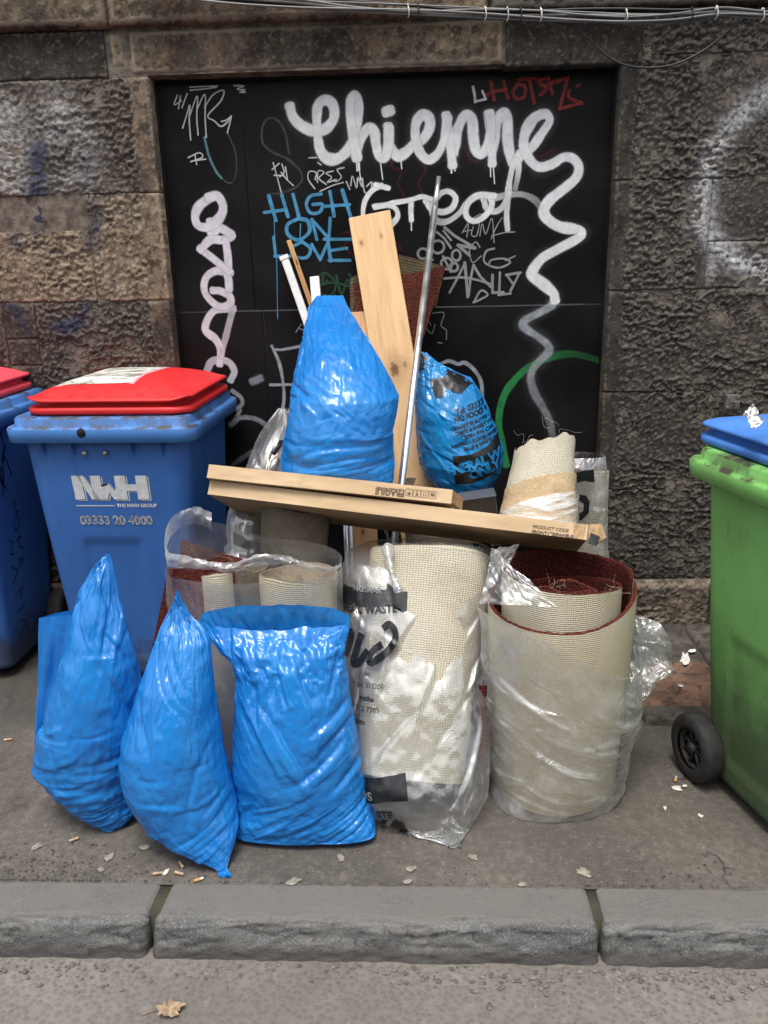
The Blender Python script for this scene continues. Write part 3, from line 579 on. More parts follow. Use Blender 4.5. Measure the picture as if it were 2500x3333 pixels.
gry = [([(185, 270), (245, 320), (300, 400)], 8), ([(250, 232), (330, 300), (500, 400)], 10), ([(300, 335), (240, 260)], 8), ([(500, 402), (360, 378)], 11), ([(360, 378), (452, 460)], 11), (ring((192, 392), 52), 9), (ring((68, 448), 42), 8), (ring((345, 462), 44, sx=.8), 9), (ring((265, 530), 46), 9), (ring((325, 560), 34), 9), ([(235, 470), (300, 600)], 8), ([(60, 520), (150, 500)], 8),
    ([(540, 395), (505, 352), (455, 420), (480, 520), (552, 468)], 4.5), ([(660, 405), (592, 430), (580, 520), (690, 565), (790, 525), (745, 490), (640, 500), (612, 540)], 7), ([(755, 505), (832, 468)], 5),
    ([(290, 770), (350, 660), (415, 530)], 8), ([(415, 525), (430, 680), (440, 805)], 11), ([(450, 790), (462, 660), (488, 540)], 8), ([(488, 545), (545, 640), (630, 722)], 9), ([(245, 655), (380, 645), (500, 662), (632, 700)], 8), ([(490, 852), (550, 755), (605, 790), (540, 830), (488, 852)], 7),
    ([(645, 625), (645, 772)], 9), ([(645, 772), (735, 768)], 9), ([(707, 605), (700, 792)], 8), ([(695, 792), (795, 778)], 8), ([(760, 625), (878, 605)], 9), ([(872, 605), (795, 755)], 8), ([(765, 628), (808, 690)], 8)]
paint('grey_lettering', [(cD(*s), w, None, len(s) > 3) for s, w in gry], PY)
paint('thin_grey_scribble', [(cD(*s), 4) for s in [[(395, 275), (420, 230), (445, 200), (432, 310)], [(398, 265), (470, 252)], [(485, 225), (470, 290), (515, 295), (545, 150)], [(540, 300), (560, 200), (590, 285), (640, 155), (658, 355)], [(635, 325), (680, 220), (725, 150)], [(640, 300), (740, 275), (830, 268)], [(490, 150), (550, 120), (560, 150)],
    [(88, 1055), (140, 1112), (168, 1035)], [(150, 942), (242, 942), (218, 1042), (262, 1085), (262, 1160)], [(110, 1000), (135, 1040)], [(190, 1186), (225, 1190)]]], PY)
# the two big white words and the long squiggle
def mist(name, strokes, mat):
    paint(name, [(s_[0], s_[1]*2.0, s_[2] if len(s_) > 2 else None) for s_ in strokes], mat)
PMIST = m_spray('overspray', (0.45, 0.47, 0.5), 0.95, 0.13, 1.9, 0.6)
SMALL = [(cA((1640, 895), (1580, 925), (1525, 1000), (1508, 1100), (1530, 1180), (1600, 1230), (1680, 1220)) + cB((50, 1180), (98, 1120), (85, 1062), (30, 1038), (-60, 1050)), 17), (cA((1590, 1042), (1680, 1030)) + cB((60, 1020), (180, 1000), (270, 975), (335, 990)), 15),
    (cB((196, 1015), (194, 1080), (197, 1140)), 17), (cB((196, 1140), (198, 1215)), 4), (cB((-60, 890), (0, 905), (30, 912)), 16),
    (cB((305, 1010), (340, 1060), (420, 1085), (490, 1055), (515, 985), (470, 938), (410, 950), (360, 1010), (345, 1080), (385, 1150), (460, 1150), (540, 1095), (600, 1015), (680, 968), (760, 975), (772, 1050), (710, 1125), (640, 1150), (590, 1105), (605, 1020), (680, 965), (790, 970)), 21, [1, 1, 1, .7, .6, .8, 1, 1, 1, 1]),
    (cB((718, 1000), (740, 1060), (800, 1080), (860, 1040), (900, 950)), 21, [.9, .8, .7, .7]), (cB((888, 1205), (882, 1100), (898, 900), (922, 770), (945, 708), (968, 745), (962, 830), (945, 910)), 19, [.8, .8, .8, .9, 1, .9, .5, .3]), (cB((790, 985), (900, 960), (1000, 960), (1080, 995), (1125, 1045)), 22, [.6, .5, .4, .3, .15])]
BIG = [
    (cA((985, 335), (1005, 400), (1060, 460), (1150, 498), (1240, 485), (1298, 410), (1292, 315), (1240, 280), (1190, 310), (1176, 400), (1185, 550), (1202, 640), (1250, 698), (1320, 702), (1390, 650), (1440, 560), (1472, 400), (1475, 290), (1448, 245), (1418, 290), (1420, 400), (1440, 550), (1462, 685)), 35),
    (cA((1462, 660), (1500, 545), (1550, 482), (1592, 520), (1602, 600), (1625, 680), (1665, 690)) + cB((30, 610), (35, 490)), 33),
    (cB((30, 480), (42, 600), (92, 678), (150, 660), (215, 600), (285, 555), (330, 470), (318, 402), (270, 390), (230, 450), (228, 560), (262, 660), (322, 708), (390, 660), (432, 560), (455, 420)), 33),
    (cB((448, 400), (470, 560), (492, 740)), 32), (cB((500, 650), (530, 490), (582, 392), (632, 420), (642, 540), (662, 640), (702, 668), (748, 600), (772, 480), (762, 390)), 34), (cB((752, 385), (772, 560), (778, 730)), 30),
    (cB((782, 620), (812, 440), (858, 370), (886, 420), (890, 560), (910, 690), (942, 742), (985, 665), (1062, 620), (1135, 520), (1190, 430), (1160, 380), (1082, 410), (1022, 500), (1005, 600), (1042, 700), (1112, 760), (1205, 742), (1290, 692), (1362, 702), (1400, 762), (1380, 840), (1300, 912), (1192, 1000), (1150, 1070), (1172, 1130), (1262, 1190), (1392, 1212), (1422, 1242), (1380, 1282), (1250, 1352), (1132, 1422), (1066, 1515))
      + cD((985, 640), (1080, 712), (1150, 778), (1162, 828)), 34, [1]*20+[.95]*6),
    (cB((22, 363), (40, 357)), 34)]
SQ = [(cD((1150, 850), (1130, 885), (1000, 955), (902, 1012), (912, 1062), (1012, 1132), (1100, 1202), (1110, 1262), (1042, 1332), (985, 1402), (962, 1482), (992, 1602), (1062, 1722), (1122, 1850), (1140, 1960)), 36, [.8, .85, .8, .9, .8, .8, .8, .75, .7, .6, .5, .5, .4, .3])]
mist('overspray', SMALL+BIG+SQ, PMIST); paint('white_small_word', SMALL, PW); paint('white_big_word', BIG, PW); paint('white_squiggle', SQ, PG)
paint('paint_drips', [(q, w, None, False) for q, w in [(cA((1475, 700), (1480, 780)), 8), (cA((1482, 780), (1492, 855)), 3.5), (cA((1462, 730), (1466, 790)), 4), (cA((1632, 710), (1650, 850)), 4), (cB((122, 710), (128, 772)), 4), (cB((482, 740), (486, 802)), 6), (cB((508, 740), (510, 788)), 4), (cB((764, 730), (768, 830)), 4), (cB((784, 730), (795, 880)), 3.6)]], PW)
wall['kind'] = 'thing'; hoard['kind'] = 'thing'
# ------------------------------------------------------------------ wheeled bins
def m_binplastic(name, col, dirt=0.5, spec=0.45, rough=0.42, grime_z=0.25, fade=0.12):
    n = NT(name); p = n.oco(); a = n.noise(p, 2.6, 5, 0.6); b = n.noise(n.map(p, sc=(1, 1, 0.18)), 30, 5, 0.7); s = n.vor(p, 85); k = n.noise(p, 13, 4, 0.65)
    c = n.mix(n.ramp(a, 0.3, 0.7), tuple(x*0.88 for x in col), tuple(min(1, x*(1+fade)+fade*0.03) for x in col))
    c = n.mix(n.math('MULTIPLY', n.ramp(b, 0.58, 0.78), dirt), c, (0.05, 0.045, 0.04))
    c = n.mix(n.math('MULTIPLY', n.ramp(s, 0.08, 0.2, 1, 0), n.ramp(k, 0.48, 0.6, 0, dirt*1.6)), c, (0.03, 0.028, 0.03))
    if grime_z > 0:
        z = n.n('SeparateXYZ', Vector=p).outputs[2]
        zz = n.math('ADD', z, n.math('MULTIPLY', n.math('SUBTRACT', k, 0.5), 0.35))
        c = n.mix(n.math('MULTIPLY', n.ramp(zz, grime_z*0.3, grime_z, 1, 0), 0.8), c, (0.045, 0.04, 0.034))     # road splash at the foot
    r = n.ramp(b, 0.3, 0.75, rough, min(0.9, rough+0.25))
    return n.done(n.bsdf(c, r, n.bump(n.math('ADD', n.noise(p, 300, 2), n.math('MULTIPLY', a, 2)), 0.1, 0.002), spec))
def m_rim(name, col):
    n = NT(name); p = n.oco(); k = n.noise(p, 16, 6, 0.7); nz = n.n('SeparateXYZ', Vector=n.n('NewGeometry').outputs['Normal']).outputs[2]
    c = n.mix(n.ramp(n.noise(p, 4, 4), 0.3, 0.7), tuple(x*0.9 for x in col), tuple(min(1, x*1.15) for x in col))
    d = n.math('MULTIPLY', n.ramp(k, 0.4, 0.62), n.ramp(nz, 0.15, 0.7, 0.16, 1.0))
    c = n.mix(d, c, (0.05, 0.038, 0.03))                                       # silt lying on the ledges
    return n.done(n.bsdf(c, 0.5, n.bump(k, 0.1, 0.003), 0.4))
M_BLUE = m_binplastic('bin_blue', (0.035, 0.135, 0.42)); M_BLUER = m_rim('bin_blue_rim', (0.06, 0.2, 0.52))
M_RED = m_binplastic('bin_red', (0.55, 0.018, 0.02), 0.3, 0.4, 0.38, -1, 0.1); M_REDP = m_binplastic('bin_faded_red', (0.6, 0.06, 0.085), 0.12, 0.4, 0.45, -1, 0.2)
M_GREEN = m_binplastic('bin_green', (0.15, 0.355, 0.1), 0.7, 0.3, 0.55, 0.55, 0.15); M_GREENR = m_rim('bin_green_rim', (0.17, 0.42, 0.11))
M_LBLUE = m_binplastic('bin_lid_blue', (0.05, 0.17, 0.5), 0.55, 0.4, 0.45, -1, 0.2)
M_RUB = plain('tyre_rubber', (0.022, 0.021, 0.02), 0.8, var=0.4); M_HUB = plain('wheel_hub', (0.03, 0.029, 0.028), 0.6, var=0.3)
M_BOLT = plain('zinc_bolt', (0.4, 0.38, 0.34), 0.4, 0.8); M_HOLE = plain('dark_hole', (0.004, 0.004, 0.004), 0.9)

def rrect(hw, yf, yb, r, nc=6, ne=16):
    """closed ring of a rounded rectangle, starting front-left, running along the front"""
    cs = [(-hw+r, yf+r, pi), (hw-r, yf+r, 1.5*pi), (hw-r, yb-r, 0), (-hw+r, yb-r, pi/2)]; pts = []
    for i, (cx, cy, a0) in enumerate(cs):
        for k in range(nc): a = a0+(pi/2)*k/(nc-1); pts.append((cx+r*cos(a), cy+r*sin(a)))
        nx, ny, a1 = cs[(i+1) % 4]; e0 = pts[-1]; e1 = (nx+r*cos(a1), ny+r*sin(a1))
        for k in range(1, ne): t = k/ne; pts.append((e0[0]+(e1[0]-e0[0])*t, e0[1]+(e1[1]-e0[1])*t))
    return np.array(pts)
def loft(name, secs, cap0=False, cap1=False, nc=6, ne=16, disp=None):
    """secs: (z or function, hw, yf, yb, r)"""
    rows = []
    for s in secs:
        q = rrect(*s[1:5], nc=nc, ne=ne); zz = np.full(len(q), s[0]) if not callable(s[0]) else s[0](q[:, 0], q[:, 1])
        rows.append(np.column_stack([q, zz]))
    P = np.array(rows)
    if disp is not None: P = disp(P)
    F = [tuple(f) for f in grid_faces(P.shape[0], P.shape[1], True)]; V = P.reshape(-1, 3); nu = P.shape[1]; n = len(V)
    if cap0: F.append(tuple(range(nu-1, -1, -1)))
    if cap1: F.append(tuple(range(n-nu, n)))
    return me_np(name, V, F, True)
def lerp(a, b, t): return a+(b-a)*t
def body_sec(z):
    t = (z-0.03)/(0.93-0.03); return (z, lerp(0.225, 0.278, t), lerp(-0.235, -0.335, t), lerp(0.24, 0.315, t), lerp(0.05, 0.06, t))
def make_bin(name, label, loc, rz, mb, mr, ml, panel='front', hole=True, wheels=(-1, 1), lid_dome=0.05, scale=None, lid_back=0.0, lid_dx=0.0):
    t = thing(name, label, 'bin', loc, rz)
    if scale: t.scale = scale
    zs = np.concatenate([[0.03], np.linspace(0.04, 0.93, 60)])
    secs = [body_sec(z) for z in zs]; secs[0] = (0.03, 0.20, -0.21, 0.215, 0.05)
    def disp(P):
        x, y, z_ = P[..., 0], P[..., 1], P[..., 2]; tt = (z_-0.03)/0.9
        if panel == 'front':                                   # embossed panel low on the front face
            m = sst(0.105, 0.095, np.abs(x+0.02))*sst(0.565, 0.55, z_)*sst(0.1, 0.12, z_)*(y < lerp(-0.235, -0.335, tt)+0.02)
            P[..., 1] += m*0.008
        else:
            hw = lerp(0.225, 0.278, tt)
            m = sst(0.17, 0.16, np.abs(y+0.02))*sst(0.50, 0.485, z_)*sst(0.1, 0.12, z_)*(np.abs(x) > hw-0.02)
            P[..., 0] -= np.sign(x)*m*0.008
        b = np.sin(np.clip(tt, 0, 1)*pi)*0.004                  # slight barrel bulge
        P[..., 1] -= b*(y < -0.2); P[..., 0] += np.sign(x)*b*(np.abs(x) > 0.2)
        return P
    body = obj('body', loft('body', secs, cap0=True, disp=disp, nc=7, ne=34), mb, t, local=True)
    g = lambda z_, o, r=0.055: (z_, 0.278+o, -0.335-o, 0.315+o, r)
    rim = [g(0.905, -0.004), g(0.905, 0.030), g(0.908, 0.037), g(0.948, 0.040), g(0.954, 0.036), g(0.955, 0.022, 0.05), g(0.957, 0.019, 0.05), g(0.978, 0.017, 0.05), g(0.984, 0.012, 0.05), g(0.985, -0.03, 0.05), g(0.975, -0.034, 0.05), g(0.8, -0.05, 0.05)]
    obj('rim', loft('rim', rim, nc=7, ne=12), mr, t, local=True)
    for x in (-0.2, -0.1, 0.1, 0.2):                             # gusset fins below the lifting edge
        V = [(x-0.002, -0.325, 0.91), (x-0.002, -0.37, 0.91), (x-0.002, -0.322, 0.85), (x+0.002, -0.325, 0.91), (x+0.002, -0.37, 0.91), (x+0.002, -0.322, 0.85)]
        obj('rib', me_np('rib', V, [(0, 1, 2), (3, 5, 4), (1, 4, 5, 2), (0, 2, 5, 3), (0, 3, 4, 1)], False), mb, t, local=True)
    # lid: rim band, groove, turned lip and a crowned top
    LB = lid_back; L = lambda z_, o, r: (z_, 0.262+o, -0.318-o, 0.31+o*0.5+LB, r)
    def top(k):
        def f(x, y): return 1.040 + lid_dome*k
        return f
    fl = lambda z0: (lambda x, y: z0 + 0.012*sst(0.2, 0.27, np.abs(x))*sst(-0.24, -0.3, y) - 0.006*sst(-0.2, -0.3, y))
    lid = [L(0.986, -0.012, 0.07), L(0.987, 0.003, 0.075), L(0.993, 0.008, 0.075), L(1.004, 0.008, 0.075), L(1.010, 0.003, 0.075), L(1.011, -0.018, 0.07), L(1.016, -0.024, 0.07), L(1.026, -0.020, 0.07)]
    lid += [(fl(1.032), 0.262, -0.318, 0.305+LB, 0.06), (fl(1.037), 0.267, -0.324, 0.306+LB, 0.055), (fl(1.042), 0.262, -0.318, 0.304+LB, 0.06), (fl(1.046), 0.25, -0.305, 0.296+LB, 0.07)]
    for k in np.linspace(0.12, 0.93, 9):
        lid.append((lambda x, y, k=k: 1.044+lid_dome*(1-(1-k)**2.4)+0.0*x, 0.25*(1-k)+0.004, -0.305*(1-k)-0.003, (0.296+LB)*(1-k)+0.003, max(0.003, 0.07*(1-k)*0.9)))
    lo_ = obj('lid', loft('lid', lid, cap1=True, nc=7, ne=14), ml, t, local=True)
    if lid_dx:
        for v in lo_.data.vertices: v.co.x = v.co.x*1.04+lid_dx
    for x in (-0.13, 0.13):
        V, F = tube([(x-0.05, 0.31, 1.035), (x+0.05, 0.31, 1.035)], 0.022, 12); obj('hinge', joinme('hinge', [(V, F)]), ml, lo_, local=True)
    V, F = tube([(-0.25, 0.345+LB*0.2, 0.94), (0.25, 0.345+LB*0.2, 0.94)], 0.012, 10); parts = [(V, F)]
    for x in (-0.2, 0, 0.2): parts.append(tube([(x, 0.3, 0.95), (x, 0.345+LB*0.2, 0.94)], 0.01, 8))
    obj('handle', joinme('handle', parts), mr, t, local=True)
    for s in wheels:
        make_wheel(t, s)
    V, F = tube([(-0.26, 0.235, 0.1), (0.26, 0.235, 0.1)], 0.011, 8); obj('axle', joinme('axle', [(V, F)]), M_BOLT, t, local=True)
    return t, body, lo_
def make_wheel(t, s):
    x = s*0.262; R = 0.1; prof = [(0.0, 0.026, 0.060), (0.006, 0.030, 0.072), (0, 0.026, 0.094), (0, 0.02, 0.0995), (0, -0.02, 0.0995), (0, -0.026, 0.094), (0, -0.026, 0.06)]
    ring_ = [(p[1], p[2]) for p in prof]; n = 40; V = []; F = []
    for (dx, r) in ring_:
        for k in range(n): a = 2*pi*k/n; V.append((x+s*dx, 0.235+r*cos(a), 0.1+r*sin(a)))
    F = [tuple(q) for q in grid_faces(len(ring_), n, True)]
    w = obj('wheel', me_np('wheel', V, F), M_RUB, t, local=True)
    parts = []
    V = []; rr = [(0.004, 0.062), (0.018, 0.062), (0.018, 0.056), (0.004, 0.054)]
    for (dx, r) in rr:
        for k in range(n): a = 2*pi*k/n; V.append((x+s*dx, 0.235+r*cos(a), 0.1+r*sin(a)))
    parts.append((V, [tuple(q) for q in grid_faces(4, n, True)]))
    parts.append(tube([(x-s*0.005, 0.235, 0.1), (x+s*0.024, 0.235, 0.1)], 0.016, 12))
    for k in range(8):
        a = 2*pi*k/8+0.2; parts.append(tube([(x+s*0.008, 0.235+0.012*cos(a), 0.1+0.012*sin(a)), (x+s*0.008, 0.235+0.058*cos(a), 0.1+0.058*sin(a))], 0.0055, 6))
    disc = [(x-s*0.006, 0.235+0.06*cos(2*pi*k/24), 0.1+0.06*sin(2*pi*k/24)) for k in range(24)]; parts.append((disc, [tuple(range(24))]))
    obj('wheel_rim', joinme('wheel_rim', parts), M_HUB, w, local=True)

# text helper: glyphs as flat meshes, later laid on a surface
def text_vf(s, size=1.0, align='LEFT', outline=0.0, bold=0.0, shear=0.0, space=1.0, res=4):
    cu = bpy.data.curves.new('txt', 'FONT'); cu.body = s; cu.size = size; cu.align_x = align; cu.shear = shear; cu.space_character = space; cu.resolution_u = res
    cu.offset = bold
    if outline > 0: cu.fill_mode = 'NONE'; cu.bevel_depth = outline; cu.bevel_resolution = 0
    else: cu.fill_mode = 'FRONT'
    o = bpy.data.objects.new('txt', cu); COL.objects.link(o); bpy.context.view_layer.update()
    me = bpy.data.meshes.new_from_object(o.evaluated_get(bpy.context.evaluated_depsgraph_get()))
    bpy.data.objects.remove(o); bpy.data.curves.remove(cu)
    V = np.zeros((len(me.vertices), 3)); me.vertices.foreach_get('co', V.ravel()) if False else None
    V = np.array([v.co[:] for v in me.vertices]); F = [tuple(p.vertices) for p in me.polygons]; bpy.data.meshes.remove(me)
    return V, F
def refine(V, F, maxlen):
    bm = bmesh.new(); vs = [bm.verts.new(v) for v in V]
    for f in F:
        try: bm.faces.new([vs[i] for i in f])
        except ValueError: pass
    bmesh.ops.triangulate(bm, faces=bm.faces)
    for it in range(4):
        ed = [e for e in bm.edges if e.calc_length() > maxlen]
        if not ed: break
        bmesh.ops.subdivide_edges(bm, edges=ed, cuts=1); bmesh.ops.triangulate(bm, faces=bm.faces)
    bm.verts.index_update(); V = np.array([v.co[:] for v in bm.verts]); F = [tuple(v.index for v in f.verts) for f in bm.faces]; bm.free()
    return V, F
def stick(name, V, F, frame, bvh, mat, parent, off=0.0015, maxlen=0.02, local=False, jitter=0.0):
    """lay a flat drawing (x right, y up, metres) on a surface: frame = (origin, right, up); dropped along the frame normal"""
    V, F = refine(V, F, maxlen); o, r, u = [np.array(q, float) for q in frame]; nrm = np.cross(r, u); nrm /= np.linalg.norm(nrm)
    W = []; last = None
    for v in V:
        p = o + r*v[0] + u*v[1]; hit = bvh.ray_cast(Vector(p+nrm*0.25), Vector(-nrm), 0.8)
        if hit[0] is None: W.append(None); continue
        hn = np.array(hit[1]); hn = hn if np.dot(hn, nrm) > 0 else -hn
        W.append(np.array(hit[0]) + nrm*off*0.5 + hn*off*0.5)
    F = [f for f in F if all(W[i] is not None for i in f)]
    W = [w if w is not None else np.zeros(3) for w in W]
    if not F: return None
    used = sorted({i for f in F for i in f}); mp = {a: b for b, a in enumerate(used)}
    return obj(name, me_np(name, [W[i] for i in used], [tuple(mp[i] for i in f) for f in F], True), mat, parent, local=local)
def stroke_vf(pts, w, spline=True, n=6):
    q = np.array([(x, y, 0) for x, y in pts], float)
    if spline and len(q) > 2: q = catmull(q, n)
    T = np.gradient(q, axis=0); T /= np.linalg.norm(T, axis=1)[:, None]+1e-9; N = np.stack([-T[:, 1], T[:, 0], 0*T[:, 0]], 1)
    P = np.stack([q-N*w/2, q+N*w/2], 1); return P.reshape(-1, 3), [tuple(f) for f in grid_faces(len(q), 2)]

M_DECAL = plain('grey_print', (0.6, 0.62, 0.63), 0.6, var=0.12, sc=60); M_INKB = plain('black_ink', (0.008, 0.008, 0.009), 0.5)
M_SHADOWINK = plain('dark_print', (0.012, 0.025, 0.06), 0.6)
# --- the big blue bin with the red lid
binA, bodyA, lidA = make_bin('wheeled_bin', 'blue wheeled bin with bright red lid and white lettering on its front', (-1.03, 2.905, 0), radians(-2.0), M_BLUE, M_BLUER, M_RED, scale=(1.0, 0.85, 1.03), lid_dx=0.02)
bvA = bvh_of(bodyA.data)
lean = np.array([0, -0.111, 1.0]); lean /= np.linalg.norm(lean)
def front(x, z_): return (np.array([x, -0.345, z_]), np.array([1.0, 0, 0]), lean)
def poly_vf(polys):
    V = []; F = []
    for p in polys: F.append(tuple(range(len(V), len(V)+len(p)))); V += [(x, y, 0) for x, y in p]
    return V, F
# logo drawn in a 56 x 18 box (x right, y up)
logo = [[(0, 18), (0.4, 0), (8.5, 0), (8.5, 9), (14.8, 0), (22, 0)], [(0, 18), (8, 18), (14.8, 8.5), (14.8, 0)], ]
NP = [[(0, 18), (7, 18), (8, 0), (0.6, 0)], [(4, 18), (9, 18), (19, 0), (13, 0)], [(14, 18), (21.5, 18), (22, 0), (14.5, 0)],
      [(21, 0), (24.6, 0), (27.2, 5.5), (27.2, 12.5), (23.6, 6), (21, 11)], [(27.2, 5.5), (29.6, 0), (33, 0), (33, 11), (30.8, 6), (27.2, 12.5)],
      [(32, 18), (40, 18), (40, 0), (32, 0)], [(39.8, 11.5), (48, 11.5), (48, 6.5), (39.8, 6.5)], [(47.6, 18), (56, 18), (56, 0), (47.6, 0)]]
sc = 0.258/56
def scl(polys, dx=0, dy=0): return [[((x+dx)*sc, (y+dy)*sc) for x, y in p] for p in polys]
lx, lz = -0.125, 0.705
stick('logo_shadow', *poly_vf(scl(NP, 1.3, -1.0)), front(lx, lz), bvA, M_DECAL, bodyA, 0.0012, 0.03, True)
stick('logo_outline', *poly_vf(scl(NP, 0.55, -0.45)), front(lx, lz), bvA, M_SHADOWINK, bodyA, 0.0018, 0.03, True)
stick('logo', *poly_vf(scl(NP)), front(lx, lz), bvA, M_DECAL, bodyA, 0.0026, 0.03, True)
stick('logo_line', *poly_vf([[(0, 0), (0.135, 0), (0.135, 0.0035), (0, 0.0035)]]), front(lx, lz-0.024), bvA, M_DECAL, bodyA, 0.0015, 0.04, True)
stick('lettering', *text_vf('THE NWH GROUP', 0.0165, bold=0.0006), front(lx+0.142, lz-0.027), bvA, M_DECAL, bodyA, 0.0015, 0.05, True)
stick('lettering', *text_vf('03333 20 4000', 0.043, outline=0.0016, space=0.97), front(lx+0.005, lz-0.088), bvA, M_DECAL, bodyA, 0.0022, 0.05, True)
for x in (-0.062, 0.008):
    V, F = tube([(x, -0.345, 0.868), (x, -0.322, 0.868)], 0.0068, 10); b = obj('bolt', joinme('bolt', [(V, F)]), M_BOLT, bodyA, local=True)
V, F = tube([(-0.05, -0.3765, 0.940), (-0.05, -0.36, 0.940)], 0.0145, 18); obj('rim_hole', joinme('rim_hole', [(V, F)]), M_HOLE, bodyA, local=True)
# worn sticker on the lid
n = NT('worn_paper_label'); p = n.oco(); w_ = n.noise(n.map(p, sc=(0.5, 1, 1)), 22, 6, 0.75)
cst = n.mix(n.ramp(w_, 0.42, 0.56), (0.2, 0.19, 0.15), (0.62, 0.62, 0.58))
al = n.ramp(n.noise(n.map(p, loc=(3, 3, 0)), 20, 6, 0.7), 0.29, 0.36)
M_STICK = n.done(n.n('MixShader', i0=al, i1=n.n('BsdfTransparent').outputs[0], i2=n.bsdf(cst, 0.6)).outputs[0])
bvL = bvh_of(lidA.data)
q = [[(x, y) for x, y in ((-0.15, -0.21), (0.10, -0.20), (0.14, 0.2), (-0.09, 0.2))]]
stick('label_sticker', *poly_vf(q), (np.array([-0.02, -0.01, 1.2]), np.array([1.0, 0, 0]), np.array([0, 1.0, 0])), bvL, M_STICK, lidA, 0.0015, 0.015, True)
M_PINK = plain('pink_backing', (0.6, 0.25, 0.32), 0.6)
e = [[(-0.16, -0.218), (-0.13, -0.218), (-0.07, 0.2), (-0.1, 0.2)], [(0.095, -0.208), (0.11, -0.208), (0.152, 0.202), (0.138, 0.202)]]
for e_ in e: stick('label_backing', *poly_vf([e_]), (np.array([-0.02, -0.01, 1.2]), np.array([1.0, 0, 0]), np.array([0, 1.0, 0])), bvL, M_PINK, lidA, 0.0009, 0.015, True)

# --- the second blue bin, cut by the left edge
binB, bodyB, lidB = make_bin('wheeled_bin', 'blue wheeled bin with faded red lid and black scrawl, at the left edge', (-1.76, 2.93, 0), radians(-2.0), M_BLUE, M_BLUER, M_REDP, panel='front', scale=(1.0, 0.8, 1.05))
bvB = bvh_of(bodyB.data)
def side(y, z_): return (np.array([0.30, y, z_]), np.array([0, 1.0, 0.0]), np.array([0.06, 0, 1.0]))
scr = [[(0, 0.07), (0.05, 0.11), (0.03, 0.03), (0.09, 0.05), (0.08, 0.13), (0.12, 0.1)], [(0.1, 0.13), (0.14, 0.06), (0.11, 0.0), (0.16, 0.05)], [(-0.03, -0.02), (0.03, 0.04), (0.02, -0.07), (0.08, 0.0), (0.09, -0.08), (0.13, 0.01), (0.18, -0.06)], [(-0.02, -0.1), (0.06, -0.05), (0.12, -0.1)], [(0.06, 0.0), (0.11, -0.04), (0.08, -0.12)]]
V = []; F = []
for s_ in scr: v, f = stroke_vf(s_, 0.008); F += [tuple(i+len(V) for i in q) for q in f]; V += list(v)
stick('black_scrawl', V, F, side(-0.23, 0.78), bvB, M_INKB, bodyB, 0.0015, 0.02, True)
scr2 = [[(0, 0.05), (0.03, 0.07), (0.03, 0.03), (0.06, 0.02)], [(0.0, 0.0), (0.04, 0.01), (0.05, -0.03), (0.01, -0.04), (0, 0)], [(0, -0.08), (0.05, -0.07), (0.02, -0.1), (0.06, -0.12)], [(-0.06, -0.06), (-0.03, -0.08), (-0.06, -0.11), (-0.02, -0.12)], [(0, -0.15), (0.05, -0.16), (0, -0.18)], [(-0.06, -0.16), (-0.01, -0.19), (-0.06, -0.22)], [(-0.04, -0.27), (0.02, -0.26), (-0.01, -0.3)], [(-0.05, -0.34), (0.02, -0.33)], [(-0.02, -0.38), (0.03, -0.4), (-0.04, -0.43)]]
V = []; F = []
for s_ in scr2: v, f = stroke_vf(s_, 0.0045); F += [tuple(i+len(V) for i in q) for q in f]; V += list(v)
stick('black_scrawl', V, F, side(-0.08, 0.56), bvB, M_INKB, bodyB, 0.0015, 0.02, True)['kind'] = 'stuff'

# --- the green bin at the right edge, turned so that its side and wheel face us
binC, bodyC, lidC = make_bin('wheeled_bin', 'green wheeled bin with blue lid and muddy foot, at the right edge', tuple(gp(2240, 2436, 0.1)*np.array([1, 1, 0]) - np.array([cos(radians(15))*-0.29-sin(radians(15))*0.235, sin(radians(15))*-0.29+cos(radians(15))*0.235, 0])), radians(15), M_GREEN, M_GREENR, M_LBLUE, panel='side', lid_dome=0.03, lid_back=0.085)
# ------------------------------------------------------------------ thin plastic: shape from section rows, folds from a small cloth solver
def up2(D, f, V, U, wrap=True):
    """bilinear resample of a (v,u,3) field to (V,U)"""
    nv, nu = D.shape[:2]
    tv = np.linspace(0, nv-1, V); tu = np.arange(U)*nu/U if wrap else np.linspace(0, nu-1, U)
    iv = np.minimum(tv.astype(int), nv-2); fv = (tv-iv)[:, None, None]; iu = tu.astype(int); fu = (tu-iu)[None, :, None]
    iu2 = (iu+1) % nu if wrap else np.minimum(iu+1, nu-1)
    if not wrap: iu = np.minimum(iu, nu-1)
    a = D[iv][:, iu]; b = D[iv][:, iu2]; c = D[iv+1][:, iu]; d = D[iv+1][:, iu2]
    return (a*(1-fu)+b*fu)*(1-fv)+(c*(1-fu)+d*fu)*fv
def normals(P, wrap=True):
    du = (np.roll(P, -1, 1)-np.roll(P, 1, 1)) if wrap else np.gradient(P, axis=1); dv = np.gradient(P, axis=0)
    N = np.cross(du, dv); return N/(np.linalg.norm(N, axis=2, keepdims=True)+1e-9)
